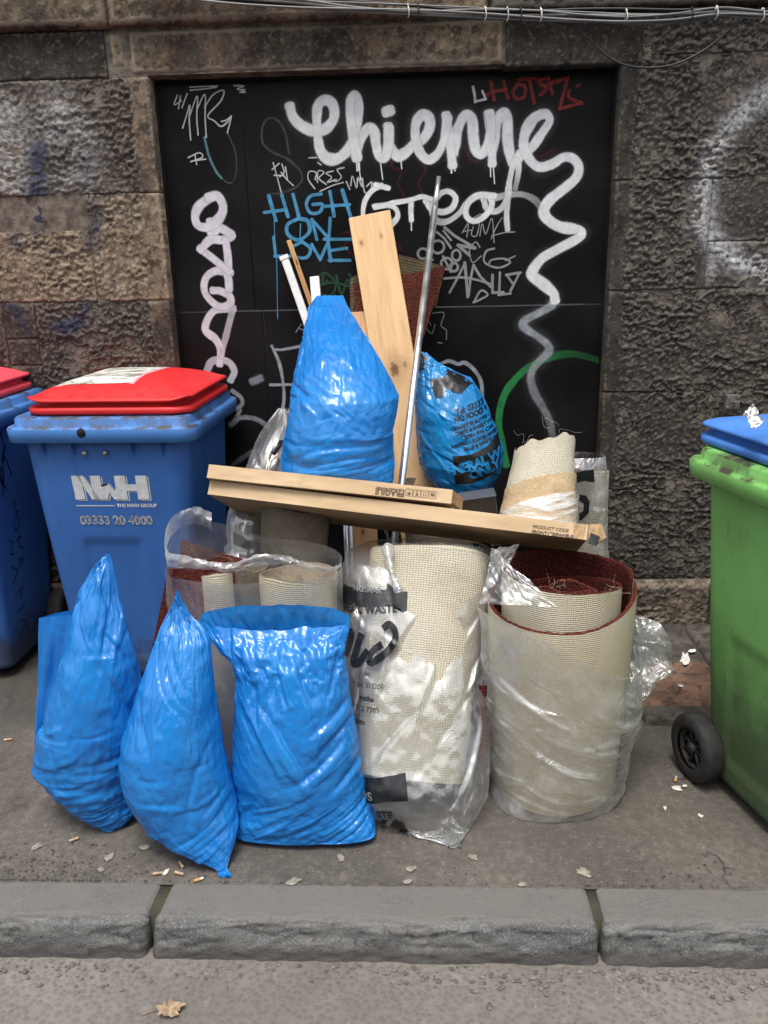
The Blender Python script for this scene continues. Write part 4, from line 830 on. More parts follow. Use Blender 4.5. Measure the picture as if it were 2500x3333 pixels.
def relax(P0, D, eu, ev, lim, iters, wrap=True, stiff=0.35, keep=0.985, floor=None, bend=0.3, lock=None):
    """let a sheet that is longer than its form by eu / ev buckle into folds within +-lim of the form"""
    N = normals(P0, wrap); P = P0 + D
    sl = slice(None)
    def nb(A, du, dv):
        return np.roll(np.roll(A, -du, 1), -dv, 0)
    sets = []
    for du, dv in ((1, 0), (0, 1), (1, 1), (1, -1), (2, 0), (0, 2)):
        L = np.linalg.norm(nb(P0, du, dv)-P0, axis=2); e = eu if dv == 0 else ev if du == 0 else 0.5*(eu+ev)
        m = np.ones(P0.shape[:2])
        if dv > 0: m[-dv:] = 0
        if dv < 0: m[:-dv] = 0
        if not wrap and du: m[:, -du:] = 0
        if du == 2 and wrap: m[:, [0, 1, 2, -1, -2, -3]] = 0; h_ = P0.shape[1]//2; m[:, h_-4:h_+3] = 0     # the side seams fold sharply
        w = stiff if (du+abs(dv) == 1) else stiff*0.5 if (du and dv) else stiff*bend
        sets.append((du, dv, L*e, m*w, du == 2 or dv == 2))
    lm = lim[..., None] if isinstance(lim, np.ndarray) else lim
    for it in range(iters):
        C = np.zeros_like(P)
        for du, dv, L, m, is2 in sets:
            d = nb(P, du, dv)-P; l = np.linalg.norm(d, axis=2)+1e-9; k = (l-L)/l*0.5*m
            if is2: k = np.minimum(k, 0)                                  # only resists sharp folding
            c = d*k[..., None]; C += c; C -= np.roll(np.roll(c, du, 1), dv, 0)
        P = P + C
        d = P-P0; dn = (d*N).sum(2, keepdims=True); dt = d-dn*N
        P = P0 + N*np.clip(dn, -lm, lm)*0.998 + dt*keep
        if lock is not None: P = P0 + (P-P0)*lock[..., None]
        if floor is not None: P[..., 2] = np.maximum(P[..., 2], floor)
    return P
def interp_rows(rows, V):
    R = np.array(rows, float); s = np.concatenate([[0], np.cumsum(np.hypot(np.diff(R[:, 2]), np.diff(0.5*(R[:, 0]+R[:, 1]))) + 1e-6)]); s /= s[-1]
    t = np.linspace(0, 1, V); Q = np.stack([np.interp(t, s, R[:, k]) for k in range(R.shape[1])], 1)
    for k in range(2):                                                    # soften the corners of the outline
        Q[1:-1] = 0.25*Q[:-2]+0.5*Q[1:-1]+0.25*Q[2:]
    return Q
LENSB = [None]
def bag_form(rows, V, U, lens=1.15, seed=0, sag=0.0):
    """rows: (left px, right px, py px, depth plane, half thickness)"""
    Q = interp_rows(rows, V); a = 2*pi*np.arange(U)/U; P = np.zeros((V, U, 3))
    for i, (xl, xr, yy, Y, T) in enumerate(Q):
        A = at(xl, yy, Y); B = at(xr, yy, Y)
        if 0.5*(A[2]+B[2]) < 0.004: A = gp(xl, yy, 0.004); B = gp(xr, yy, 0.004)      # resting on the pavement
        c = 0.5*(A+B); h = 0.5*(B-A)
        l_ = lens if LENSB[0] is None else lerp(lens, LENSB[0], float(sst(0.72, 0.97, i/(V-1))))
        s = np.sin(a); P[i] = c[None]+h[None]*(-np.cos(a))[:, None]; P[i, :, 1] -= np.sign(s)*np.abs(s)**l_*T
    return P
def creases(P, seed, n, theta, L=(0.06, 0.2), w=(0.006, 0.012), amp=(0.003, 0.008), where=None, tries=40):
    """long tapering tension folds; theta(s, a, rnd) gives the angle of a fold in the x-z plane"""
    V, U = P.shape[:2]; r = random.Random(seed); H = np.zeros((V, U)); s = np.linspace(0, 1, V)
    front = np.sin(2*pi*np.arange(U)/U) > 0; x = P[..., 0]; z_ = P[..., 2]; ly = P[..., 1]
    for k in range(n):
        for t in range(tries):
            i = int(r.random()*V); j = int(r.random()*U); fr = sin(2*pi*j/U) > 0
            if not fr and r.random() < 0.8: continue
            if where is None or r.random() < where(s[i], j/U): break
        th = theta(s[i], j/U, r); l = r.uniform(*L); ww = r.uniform(*w); am = r.uniform(*amp)*r.choice((1, 1, 1, -1)); cv = r.uniform(-2.2, 2.2); side_ = r.choice((-1, 1))
        dx = x-x[i, j]; dz = z_-z_[i, j]; da = dx*cos(th)+dz*sin(th); dp = (-dx*sin(th)+dz*cos(th)+cv*da*da)*side_
        prof = np.where(dp < 0, np.exp(-(dp/ww)**2), np.exp(-np.abs(dp/(ww*2.8))))
        tp = np.clip(1-(da/l)**2, 0, 1)**1.5
        H += am*prof*tp*(front == fr)[None, :]*np.clip(np.abs(np.sin(2*pi*np.arange(U)/U))*4, 0, 1)[None, :]
    return H
def pleats(P, seed, theta, freq, amp, mask, along=7.0, sharp=2.0, bend=0.0):
    """bundles of fine parallel folds: theta in the x-z plane, freq folds per metre"""
    V, U = P.shape[:2]; x = P[..., 0]; z_ = P[..., 2]; s = np.linspace(0, 1, V)[:, None]*np.ones((1, U)); a = (np.arange(U)/U)[None]*np.ones((V, 1))
    front = np.where(np.sin(2*pi*a) > 0, 0.0, 31.7); th = theta(s, a) if callable(theta) else theta
    al = x*np.cos(th)+z_*np.sin(th); pe = -x*np.sin(th)+z_*np.cos(th)+bend*al*al
    wv = (fbm(al*9+front, pe*9, seed+3, 2)-0.5)*0.02
    n1 = vnoise(al*along+front, (pe+wv)*freq, seed); n2 = vnoise(al*along*1.7+front+5, (pe+wv)*freq*1.9, seed+1)
    r1 = (1-np.abs(2*n1-1))**sharp; r2 = (1-np.abs(2*n2-1))**sharp
    return amp*(r1+0.4*r2-0.45)*mask(s, a)*np.clip(np.abs(np.sin(2*pi*a))*5, 0, 1)
def make_bag_mesh(rows, seed, exc, V=216, U=312, lens=1.15, lim=0.022, floor=0.002, lump=0.006, it=(100, 30), folds=(), fine=60, fw=(.0026, .0048), fa=(.0010, .0030), pl=()):
    """exc(s, a): (eu, ev) excess fields; s 0 top .. 1 bottom, a 0..1 across the front"""
    r = 3; Vc, Uc = V//r, U//r
    P0c = bag_form(rows, Vc, Uc, lens); P0 = bag_form(rows, V, U, lens)
    def fields(V_, U_):
        s = np.linspace(0, 1, V_)[:, None]*np.ones((1, U_)); a = (np.arange(U_)/U_)[None, :]*np.ones((V_, 1)); return s, a
    def lumps(P, s, a):
        x = P[..., 0]; z_ = P[..., 2]; sg = np.sign(P[..., 1]-P[..., 1].mean(1, keepdims=True))
        return ((fbm(x/0.09+sg*7, z_/0.09, seed, 3)-0.5)*2*lump)*np.sin(np.clip(s, 0, 1)*pi)**0.5
    sc_, ac = fields(Vc, Uc); N = normals(P0c); P0c = P0c + N*lumps(P0c, sc_, ac)[..., None]
    s, a = fields(V, U); N = normals(P0); P0 = P0 + N*lumps(P0, s, a)[..., None]
    for q, f in enumerate(folds):
        P0c = P0c + normals(P0c)*creases(P0c, seed+q, **f)[..., None]; P0 = P0 + normals(P0)*creases(bag_form(rows, V, U, lens), seed+q, **f)[..., None]
    eu, ev = exc(sc_, ac); rs = np.random.RandomState(seed)
    x = ac*9; w = eu/(eu+ev+1e-9)
    n1 = fbm(ac*26+seed, sc_*7, seed, 3)-0.5; n2 = fbm(ac*8+seed, sc_*22+3*ac, seed+5, 3)-0.5
    D = normals(P0c)*(0.018*(n1*np.clip((eu-1)*9, 0, 1)+n2*np.clip((ev-1)*9, 0, 1)))[..., None]
    def lm(U_): q = np.abs(np.sin(2*pi*np.arange(U_)/U_))**0.5; return (lim*(0.08+0.92*q))[None, :]*np.ones((Vc if U_ == Uc else V, 1))
    Pc = relax(P0c, D, eu, ev, lm(Uc), it[0], floor=floor)
    D = up2(Pc-P0c, r, V, U)
    for k in range(1): D[1:-1] = 0.25*D[:-2]+0.5*D[1:-1]+0.25*D[2:]; D = 0.25*np.roll(D, 1, 1)+0.5*D+0.25*np.roll(D, -1, 1)
    eu, ev = exc(s, a)
    N = normals(P0+D); D = D + N*((fbm(a*70, s*30, seed+9, 2)-0.5)*0.0035)[..., None]
    L0 = 1+(eu-1)*0.9; L1 = 1+(ev-1)*0.9
    P = relax(P0, D, L0, L1, lm(U)*1.25, it[1], floor=floor, keep=0.995)
    for q, f in enumerate(pl): P = P + normals(P)*pleats(P, seed+50+q, **f)[..., None]
    if fine:                                                              # last: hairline tension creases
        for q, f in enumerate(folds):
            g = dict(f); g.update(n=max(6, int(fine*f['n']/sum(k['n'] for k in folds))), L=(f['L'][0]*0.35, f['L'][1]*0.6), w=fw, amp=fa)
            P = P + normals(P)*creases(P, seed+100+q, **g)[..., None]
        P[..., 2] = np.maximum(P[..., 2], floor)
    return P, s, a
def film_rel(n, p, k=1.0):
    """fine creases of crumpled film"""
    w = n.noise(p, 7, 3, 0.5, col=True)
    q = n.n('VectorMath', {'operation': 'MULTIPLY_ADD'}, i0=w, i1=(0.14, 0.14, 0.14), i2=p).outputs[0]
    v1 = n.vor(n.map(q, sc=(1, 1, 0.6)), 26, 'DISTANCE_TO_EDGE'); v2 = n.vor(n.map(q, sc=(1.3, 1, 0.8), loc=(3, 1, 2)), 60, 'DISTANCE_TO_EDGE')
    r1 = n.ramp(v1, 0.0, 0.3, 1, 0); r2 = n.ramp(v2, 0.0, 0.3, 1, 0)
    msk = n.ramp(n.noise(p, 5.5, 2), 0.42, 0.62)
    return n.math('ADD', n.math('MULTIPLY', r1, n.math('MULTIPLY', msk, 0.6)), n.math('MULTIPLY', n.math('MULTIPLY', r2, n.ramp(n.noise(n.map(p, loc=(2, 5, 1)), 8, 2), 0.5, 0.65)), 0.3))
def m_bluebag(name, col, deep, rough=0.2, trans=0.2, spec=0.7):
    n = NT(name); p = n.pos(); a = n.noise(p, 6, 4, 0.55); b = n.noise(n.map(p, loc=(4, 7, 2)), 11, 3, 0.6, 0.8)
    c = n.mix(n.ramp(a, 0.3, 0.7), deep, col); c = n.mix(n.ramp(b, 0.58, 0.75, 0, 0.3), c, tuple(x*0.7 for x in deep))
    nm = n.bump(film_rel(n, p), 0.38, 0.0035)
    nm = n.bump(n.noise(n.map(p, sc=(1, 1, 0.45)), 85, 3, 0.5), 0.10, 0.002, nm)
    sh = n.bsdf(c, n.ramp(n.noise(p, 13, 3), 0.3, 0.7, rough*0.8, rough*1.35), nm, spec)
    tr = n.n('BsdfTranslucent', Color=tuple(min(1, x*1.25) for x in col), Normal=nm).outputs[0]
    th = n.n('BsdfTransparent', Color=tuple(min(1, x**0.45) for x in col)).outputs[0]
    return n.done(n.n('MixShader', i0=0.09, i1=n.n('MixShader', i0=trans, i1=sh, i2=tr).outputs[0], i2=th).outputs[0])
M_BAG = m_bluebag('blue_film', (0.021, 0.255, 0.68), (0.014, 0.205, 0.6))
M_BAGC = m_bluebag('cyan_film', (0.015, 0.27, 0.62), (0.010, 0.2, 0.5))
def ex(fu, fv):
    return lambda s, a: (1+fu(s, a), 1+fv(s, a))
def k2(x, y): return (x/1.327, 1750+y/1.327)
def kr(*rows):                                     # rows traced on the crop with corner (0, 1750), scale 1.327
    return [(xl/1.327, xr/1.327, 1750+y/1.327, Y, T) for xl, xr, y, Y, T in rows]
def kt(*rows):                                     # crop with corner (700, 900), scale 1.659
    return [(700+xl/1.659, 700+xr/1.659, 900+y/1.659, Y, T) for xl, xr, y, Y, T in rows]
def bag_obj(name, label, P, mat, loc, rows=None, group=None):
    t = thing(name, label, 'rubbish bag', loc, group=group)
    V, U = P.shape[:2]; uvv = np.stack(np.meshgrid(np.arange(U)/U, np.linspace(0, 1, V)), -1)
    f = obj('film', grid_me('film', P, True, uvv), mat, t)
    return t, f
GB = None
# 1 left bag: pointed top, loose flap on its left
rows = kr((462, 474, 70, 2.03, .004), (395, 492, 140, 2.02, .022), (345, 512, 230, 2.01, .04), (318, 536, 330, 1.99, .055), (300, 562, 430, 1.975, .07), (262, 592, 540, 1.965, .085), (228, 612, 660, 1.96, .10), (190, 622, 800, 1.955, .112), (160, 622, 900, 1.955, .115), (150, 618, 985, 1.955, .115), (228, 612, 1050, 1.955, .11), (285, 606, 1120, 1.95, .095), (345, 590, 1180, 1.93, .065), (400, 545, 1230, 1.905, .03), (448, 490, 1266, 1.884, .004))
P, s, a = make_bag_mesh(rows, 11, ex(lambda s, a: 0.05*sst(0.5, 0.05, s)+0.004, lambda s, a: 0.004+0.06*np.exp(-((s-0.80)/0.1)**2)), lim=0.018, folds=(dict(n=9, theta=lambda s, a, r: radians(r.gauss(12, 8)), L=(.06, .14), w=(.005, .009), where=lambda s, a: 1.0 if .58 < s < .8 else .02), dict(n=9, theta=lambda s, a, r: radians(r.gauss(98, 10)), L=(.08, .2), w=(.004, .007), where=lambda s, a: 1.0 if s < .5 else .1)), pl=(dict(theta=radians(13), freq=75, amp=.0055, mask=lambda s, a: sst(.72, .82, s)*sst(1.0, .93, s)), dict(theta=radians(97), freq=62, amp=.004, mask=lambda s, a: sst(.3, .05, s)*0.8, along=5)))
bag1, f1 = bag_obj('rubbish_bag', 'tall pointed blue plastic bag with a loose flap, leftmost of the front three', P, M_BAG, gp(350, 2640))
# its flap: a flat double sheet hanging beside the body
def sheet_px(corners, Ys, nu, nv, seed, amp=0.006, thick=None):
    """corners: TL, TR, BR, BL in pixels, Ys the depth of each"""
    c = [at(x, y, Y) for (x, y), Y in zip(corners, Ys)]; U, V = np.meshgrid(np.linspace(0, 1, nu), np.linspace(0, 1, nv)); U = U[..., None]; V = V[..., None]
    P = (c[0]*(1-U)+c[1]*U)*(1-V)+(c[3]*(1-U)+c[2]*U)*V
    N = normals(P, False); P = P + N*((fbm(U*6+seed, V*3, seed, 3)-0.5)*2*amp); return P
Pf = sheet_px([k2(172, 347), k2(380, 352), k2(330, 985), k2(147, 978)], [1.99, 1.965, 1.955, 1.955], 26, 70, 5, 0.008)
Pf[..., 1] += 0.018*np.sin(np.linspace(0, pi, 26))[None, :]
Pb = Pf[:, ::-1].copy(); Pb[..., 1] += 0.03*np.sin(np.linspace(0, pi, 26))[None, :]+0.002
obj('flap', grid_me('flap', np.concatenate([Pf, Pb], 1), True), M_BAG, bag1)
# 2 middle bag
rows = kr((764, 771, 232, 1.955, .003), (742, 792, 290, 1.95, .014), (715, 828, 345, 1.94, .028), (692, 880, 395, 1.925, .042), (676, 902, 440, 1.915, .055), (648, 908, 520, 1.90, .07), (612, 918, 620, 1.885, .09), (570, 935, 730, 1.875, .108), (535, 955, 850, 1.865, .125), (522, 972, 950, 1.86, .133), (535, 992, 1040, 1.855, .133), (572, 1016, 1130, 1.85, .125), (625, 1028, 1210, 1.83, .105), (700, 1022, 1285, 1.80, .078), (790, 1002, 1350, 1.77, .045), (890, 985, 1405, 1.745, .018), (925, 978, 1425, 1.735, .01), (948, 1000, 1460, 1.722, .003))
P, s, a = make_bag_mesh(rows, 23, ex(lambda s, a: 0.004+0.05*sst(0.32, 0.05, s)+0.03*sst(0.85, 0.97, s), lambda s, a: 0.003+0.01*np.exp(-((s-0.62)/0.18)**2)), lim=0.014, folds=(dict(n=9, theta=lambda s, a, r: radians(r.gauss(98, 9)), L=(.1, .24), w=(.004, .008), where=lambda s, a: 1.0 if s < .45 else .1), dict(n=10, theta=lambda s, a, r: radians(r.gauss(25, 18)), L=(.03, .09), w=(.004, .007), amp=(.002, .004), where=lambda s, a: 1.0 if s > .5 else .1)), pl=(dict(theta=lambda s, a: radians(90)+(a-.25)*1.1, freq=58, amp=.0045, mask=lambda s, a: sst(.34, .08, s), along=4), dict(theta=radians(28), freq=60, amp=.0022, mask=lambda s, a: sst(.62, .8, s)*sst(.98, .9, s))))
bag2, f2 = bag_obj('rubbish_bag', 'smooth blue plastic bag with twisted point and tail, middle of the front three', P, M_BAG, gp(700, 2790))
# 3 right bag with an open gathered mouth
rows = kr((868, 1512, 372, 1.985, .009), (880, 1506, 400, 1.98, .016), (912, 1496, 440, 1.975, .03), (955, 1488, 490, 1.965, .05), (1000, 1488, 545, 1.96, .068), (1022, 1496, 600, 1.955, .08), (1018, 1510, 700, 1.95, .10), (1010, 1534, 800, 1.945, .118), (1006, 1550, 900, 1.94, .127), (1006, 1562, 1000, 1.935, .13), (1012, 1584, 1100, 1.925, .118), (1016, 1604, 1180, 1.905, .10), (1020, 1620, 1240, 1.885, .075), (1026, 1626, 1268, 1.87, .06), (1060, 1590, 1274, 1.872, .02))
LENSB[0] = 0.5
def e3u(s, a): return 0.004 + 0.10*np.exp(-((s-0.16)/0.14)**2)
def e3v(s, a): return 0.004 + 0.06*np.exp(-((s-0.16)/0.1)**2) + 0.02*np.exp(-((s-0.88)/0.12)**2)*(0.4+np.abs(np.cos(2*pi*a))) + 0.03*np.exp(-((s-0.52)/0.1)**2)*np.exp(-((a-0.4)/0.12)**2)
P, s, a = make_bag_mesh(rows, 37, ex(e3u, e3v), V=230, U=320, fine=40, lim=0.02, lens=1.0, folds=(dict(n=9, theta=lambda s, a, r: radians(r.gauss(100, 12)), L=(.05, .14), w=(.005, .009), where=lambda s, a: 1.0 if s < .42 else .05), dict(n=7, theta=lambda s, a, r: radians(-58 if a < .27 else 35), L=(.09, .17), w=(.007, .011), amp=(.008, .014), where=lambda s, a: 1.0 if .36 < s < .66 else .02), dict(n=8, theta=lambda s, a, r: radians(r.gauss(26, 8)), L=(.06, .15), w=(.004, .008), amp=(.003, .006), where=lambda s, a: 1.0 if s > .66 else .05)), pl=(dict(theta=radians(27), freq=52, amp=.005, mask=lambda s, a: sst(.7, .84, s)*sst(1.0, .95, s)*sst(.06, .2, a)), dict(theta=radians(100), freq=56, amp=.0055, mask=lambda s, a: np.exp(-((s-.22)/.1)**2), along=7)))
back = np.sin(2*pi*a) < 0                                         # far lip of the mouth stands higher
P[..., 2] += np.where(back, 0.05*sst(0.12, 0.0, s)*np.abs(np.sin(2*pi*a))**0.5, -0.012*sst(0.1, 0, s)*np.abs(np.sin(2*pi*a))) + 0.008*np.where(back, 0.3, 1)*(fbm(a*26, s*3, 5, 2)-0.5)*2*sst(0.1, 0, s)
LENSB[0] = None
bag3, f3 = bag_obj('rubbish_bag', 'full blue plastic bag with open crumpled mouth, rightmost of the front three', P, M_BAG, gp(1000, 2760))
# 4 bag standing on the cardboard boxes
rows = kt((550, 690, 104, 2.86, .008), (528, 702, 130, 2.84, .02), (508, 722, 175, 2.80, .04), (488, 772, 260, 2.74, .065), (468, 830, 350, 2.68, .085), (448, 882, 430, 2.64, .105), (432, 928, 510, 2.60, .12), (415, 968, 590, 2.57, .13), (405, 992, 650, 2.55, .135), (398, 984, 730, 2.535, .138), (382, 964, 830, 2.52, .14), (362, 962, 930, 2.51, .138), (354, 968, 1020, 2.50, .13), (360, 964, 1090, 2.49, .11), (380, 950, 1140, 2.48, .06))
def e4v(s, a): return 0.003 + 0.03*np.exp(-((s-0.80)/0.1)**2) + 0.01*np.exp(-((s-0.45)/0.1)**2)
P, s, a = make_bag_mesh(rows, 51, ex(lambda s, a: 0.003+0.04*sst(0.3, 0.0, s), e4v), lim=0.016, floor=0.5, folds=(dict(n=10, theta=lambda s, a, r: radians(r.gauss(5, 9)), L=(.06, .15), w=(.005, .009), amp=(.004, .009), where=lambda s, a: 1.0 if s > .68 else .02), dict(n=6, theta=lambda s, a, r: radians(r.gauss(-25, 25)), L=(.05, .11), w=(.005, .008), amp=(.004, .008), where=lambda s, a: 1.0 if .35 < s < .68 else .05), dict(n=8, theta=lambda s, a, r: radians(r.gauss(95, 14)), L=(.06, .16), w=(.004, .007), amp=(.002, .004), where=lambda s, a: 1.0 if s < .4 else .02)), pl=(dict(theta=radians(4), freq=38, amp=.006, mask=lambda s, a: np.exp(-((s-.84)/.09)**2), along=5), dict(theta=radians(93), freq=60, amp=.003, mask=lambda s, a: sst(.3, .03, s), along=5)))
bag4, f4 = bag_obj('rubbish_bag', 'blue plastic bag tapering upward, perched on the cardboard box', P, M_BAG, (-0.1, 2.48, 0.86))
# 5 printed general-waste bag behind
rows = kt((1112, 1140, 408, 2.90, .006), (1100, 1190, 455, 2.89, .03), (1092, 1290, 510, 2.88, .05), (1086, 1385, 560, 2.87, .07), (1084, 1432, 620, 2.86, .09), (1086, 1475, 710, 2.85, .115), (1090, 1520, 820, 2.84, .13), (1096, 1556, 930, 2.83, .138), (1108, 1556, 1000, 2.82, .135), (1140, 1530, 1080, 2.81, .12), (1190, 1485, 1140, 2.80, .095), (1270, 1440, 1195, 2.79, .05), (1330, 1390, 1235, 2.78, .01))
P, s, a = make_bag_mesh(rows, 67, ex(lambda s, a: 0.004+0.06*sst(0.3, 0.0, s), lambda s, a: 0.004+0.02*np.exp(-((s-0.75)/0.15)**2)), lim=0.014, floor=0.4, folds=(dict(n=12, theta=lambda s, a, r: radians(r.gauss(-30, 12)), L=(.06, .16), w=(.004, .008), amp=(.003, .006), where=lambda s, a: 1.0 if a < .3 else .15), dict(n=10, theta=lambda s, a, r: radians(r.gauss(100, 16)), L=(.05, .12), where=lambda s, a: 1.0 if s < .3 else .02)))
bag5, f5 = bag_obj('rubbish_bag', 'bright blue plastic bag with black printed general waste text, behind the plank', P, M_BAGC, (0.25, 2.78, 0.78))
bv5 = bvh_of(f5.data)
M_PRINT = plain('black_film_print', (0.006, 0.007, 0.009), 0.3, var=0.2, spec=0.6)
def on_bag(txt, cx, cy, size_px, tilt, bvh, parent, Y=2.7, bold=0.0, crop=(700, 900, 1.659), mat=None, align='CENTER', off=0.003, shear=0.0, space=1.0):
    x = crop[0]+cx/crop[2]; y = crop[1]+cy/crop[2]; o = at(x, y, Y); k = 1.0/FOC*np.linalg.norm(o-np.array([0, 0, EYE]))
    sz = size_px/crop[2]*k/0.72
    r = np.array([cos(tilt), 0, sin(tilt)]); u = np.array([-sin(tilt), 0, cos(tilt)])
    V, F = text_vf(txt, sz, align, bold=bold*sz, shear=shear, space=space)
    return stick('lettering', V, F, (o, r, u), bvh, mat or M_PRINT, parent, off, 0.012)
for txt, cx, cy, sz, b in (('Tel: 03333 2', 1400, 735, 30, .02), ('NO FOOD WASTE', 1440, 762, 27, .035), ('CIGARETTE BUTTS ~ CUPS', 1420, 805, 19, .03), ('CRISPS & SWEET WRAPS', 1430, 832, 19, .03), ('TETRA PAK CARTONS', 1460, 855, 19, .03), ('NAPPIES ~ FLOOR SWEEPINGS', 1440, 890, 19, .03), ('BLUE & WHITE ROLL', 1460, 915, 19, .03)):
    on_bag(txt, cx, cy, sz, radians(13), bv5, f5, bold=b, space=0.92)
def quad_on(name, pts, bvh, mat, parent, Y, crop=(700, 900, 1.659), off=0.0022):
    q = [at(crop[0]+x/crop[2], crop[1]+y/crop[2], Y) for x, y in pts]; V = [(v[0], v[2], 0) for v in q]
    return stick(name, V, [tuple(range(len(V)))], (np.array([0, Y, 0]), np.array([1.0, 0, 0]), np.array([0, 0, 1.0])), bvh, mat, parent, off, 0.012)
quad_on('print_band', [(1285, 968), (1380, 960), (1470, 930), (1545, 880), (1560, 960), (1545, 1055), (1470, 1090), (1380, 1112), (1296, 1118)][::-1], bv5, M_PRINT, f5, 2.7)
quad_on('print_patch', [(1155, 575), (1240, 560), (1390, 600), (1330, 640), (1290, 632), (1250, 612), (1235, 655), (1195, 665)][::-1], bv5, M_PRINT, f5, 2.75)
quad_on('print_patch', [(1100, 425), (1148, 450), (1120, 520), (1098, 520)][::-1], bv5, M_PRINT, f5, 2.8)
quad_on('print_patch', [(1255, 515), (1345, 552), (1400, 590), (1300, 580), (1240, 545)][::-1], bv5, M_PRINT, f5, 2.8)
on_bag('GENERAL WASTE', 1450, 1020, 50, radians(15), bv5, f5, bold=0.045, mat=M_BAGC, off=0.005, space=0.86)
on_bag('ONLY', 1462, 1068, 50, radians(15), bv5, f5, bold=0.045, mat=M_BAGC, off=0.005, space=0.86)
# ------------------------------------------------------------------ carpet, cardboard, wood, pipes
def m_backing(name='carpet_backing', pitch=0.0057, a=(0.66, 0.605, 0.475), b=(0.3, 0.255, 0.18), age=0.3):
    n = NT(name); uv = n.uv(); q = n.n('SeparateXYZ', Vector=uv); nz = n.n('TexNoise', Vector=n.map(uv, sc=(1, 1, 1)), Scale=45, Detail=3)
    u = n.math('ADD', q.outputs[0], n.math('MULTIPLY', n.math('SUBTRACT', nz.outputs['Fac'], 0.5), 0.006)); v = n.math('ADD', q.outputs[1], n.math('MULTIPLY', n.math('SUBTRACT', n.noise(n.map(uv, loc=(3, 3, 0)), 45, 3), 0.5), 0.004))
    su = n.math('SINE', n.math('MULTIPLY', u, 2*pi/pitch)); sv = n.math('SINE', n.math('MULTIPLY', v, 2*pi/pitch))
    hole = n.math('MULTIPLY', n.ramp(su, -0.25, 0.75), n.ramp(sv, -0.3, 0.7))
    var = n.noise(uv, 9, 5, 0.6); fine = n.noise(uv, 160, 3)
    hole = n.math('MULTIPLY', hole, n.ramp(var, 0.25, 0.62, 0.45, 1.0))
    base = n.mix(n.ramp(n.noise(n.map(uv, loc=(9, 4, 0)), 3.2, 4), 0.3, 0.7), a, tuple(x*y for x, y in zip(a, (0.88, 0.84, 0.74))))
    base = n.mix(n.ramp(fine, 0.4, 0.8, 0, 0.35), base, tuple(x*0.55 for x in a))
    st_ = n.noise(n.map(uv, loc=(2, 8, 0)), 5.5, 6, 0.7); base = n.mix(n.ramp(st_, 0.52, 0.7, 0, 0.45), base, tuple(x*y for x, y in zip(a, (0.6, 0.52, 0.42))))
    c = n.mix(n.math('MULTIPLY', hole, 0.72), base, b)
    h = n.math('SUBTRACT', n.math('MULTIPLY', n.math('ADD', su, sv), -0.25), n.math('MULTIPLY', hole, 0.8))
    return n.done(n.bsdf(c, 0.85, n.bump(n.math('ADD', h, n.math('MULTIPLY', fine, 0.6)), 0.6, 0.0025), 0.2))
def m_pile(name='carpet_pile', a=(0.095, 0.018, 0.014), b=(0.2, 0.05, 0.036)):
    n = NT(name); p = n.pos(); v = n.vor(p, 230); f = n.noise(p, 110, 4, 0.7); g = n.noise(p, 6, 3)
    c = n.mix(n.ramp(n.math('ADD', n.math('MULTIPLY', f, 0.7), n.math('MULTIPLY', g, 0.4)), 0.4, 0.75), a, b)
    c = n.mix(n.ramp(v, 0.25, 0.6), c, tuple(x*0.55 for x in a))
    return n.done(n.bsdf(c, 0.95, n.bump(n.math('ADD', n.math('MULTIPLY', v, -1.0), f), 0.9, 0.006), 0.15))
def m_felt(name, a, b):
    n = NT(name); p = n.pos(); f = n.noise(p, 70, 5, 0.7); g = n.noise(p, 7, 4, 0.6); s = n.vor(n.map(p, sc=(1, 1, 0.4)), 130)
    c = n.mix(n.ramp(g, 0.3, 0.7), a, b); c = n.mix(n.ramp(f, 0.5, 0.75, 0, 0.6), c, tuple(min(1, x*1.5) for x in b)); c = n.mix(n.ramp(s, 0.1, 0.3, 0.4, 0), c, tuple(x*0.5 for x in a))
    return n.done(n.bsdf(c, 0.95, n.bump(f, 0.7, 0.004), 0.15))
M_BACK = m_backing(); M_BACKG = m_backing('carpet_backing_grey', 0.0062, (0.54, 0.51, 0.415), (0.23, 0.205, 0.155)); M_PILE = m_pile(); M_PILEB = m_pile('carpet_pile_bright', (0.13, 0.03, 0.022), (0.26, 0.08, 0.056))
M_PILED = m_pile('carpet_pile_brown', (0.13, 0.035, 0.024), (0.26, 0.085, 0.055)); M_OLIVE = m_backing('carpet_backing_olive', 0.011, (0.11, 0.085, 0.05), (0.035, 0.03, 0.02))
M_FELTG = m_felt('grey_underlay', (0.135, 0.11, 0.085), (0.21, 0.175, 0.13)); M_FELTB = m_felt('hessian_underlay', (0.38, 0.28, 0.165), (0.5, 0.385, 0.24))
def m_card():
    n = NT('cardboard'); p = n.pos(); f = n.noise(n.map(p, sc=(0.5, 1, 3)), 30, 4, 0.6); g = n.noise(p, 5, 3)
    c = n.mix(n.ramp(g, 0.3, 0.7), (0.47, 0.335, 0.2), (0.54, 0.395, 0.245)); c = n.mix(n.ramp(f, 0.5, 0.8, 0, 0.35), c, (0.39, 0.27, 0.155)); c = n.mix(n.ramp(n.noise(n.map(p, loc=(3, 3, 3)), 11, 5, 0.7), 0.58, 0.74, 0, 0.4), c, (0.3, 0.21, 0.125))
    return n.done(n.bsdf(c, 0.75, n.bump(n.math('ADD', f, n.noise(p, 18, 2)), 0.15, 0.003), 0.25))
M_CARD = m_card(); M_CARDIN = plain('cardboard_edge', (0.36, 0.235, 0.125), 0.85, var=0.3, sc=80); M_CPRINT = plain('cardboard_ink', (0.10, 0.065, 0.04), 0.7)
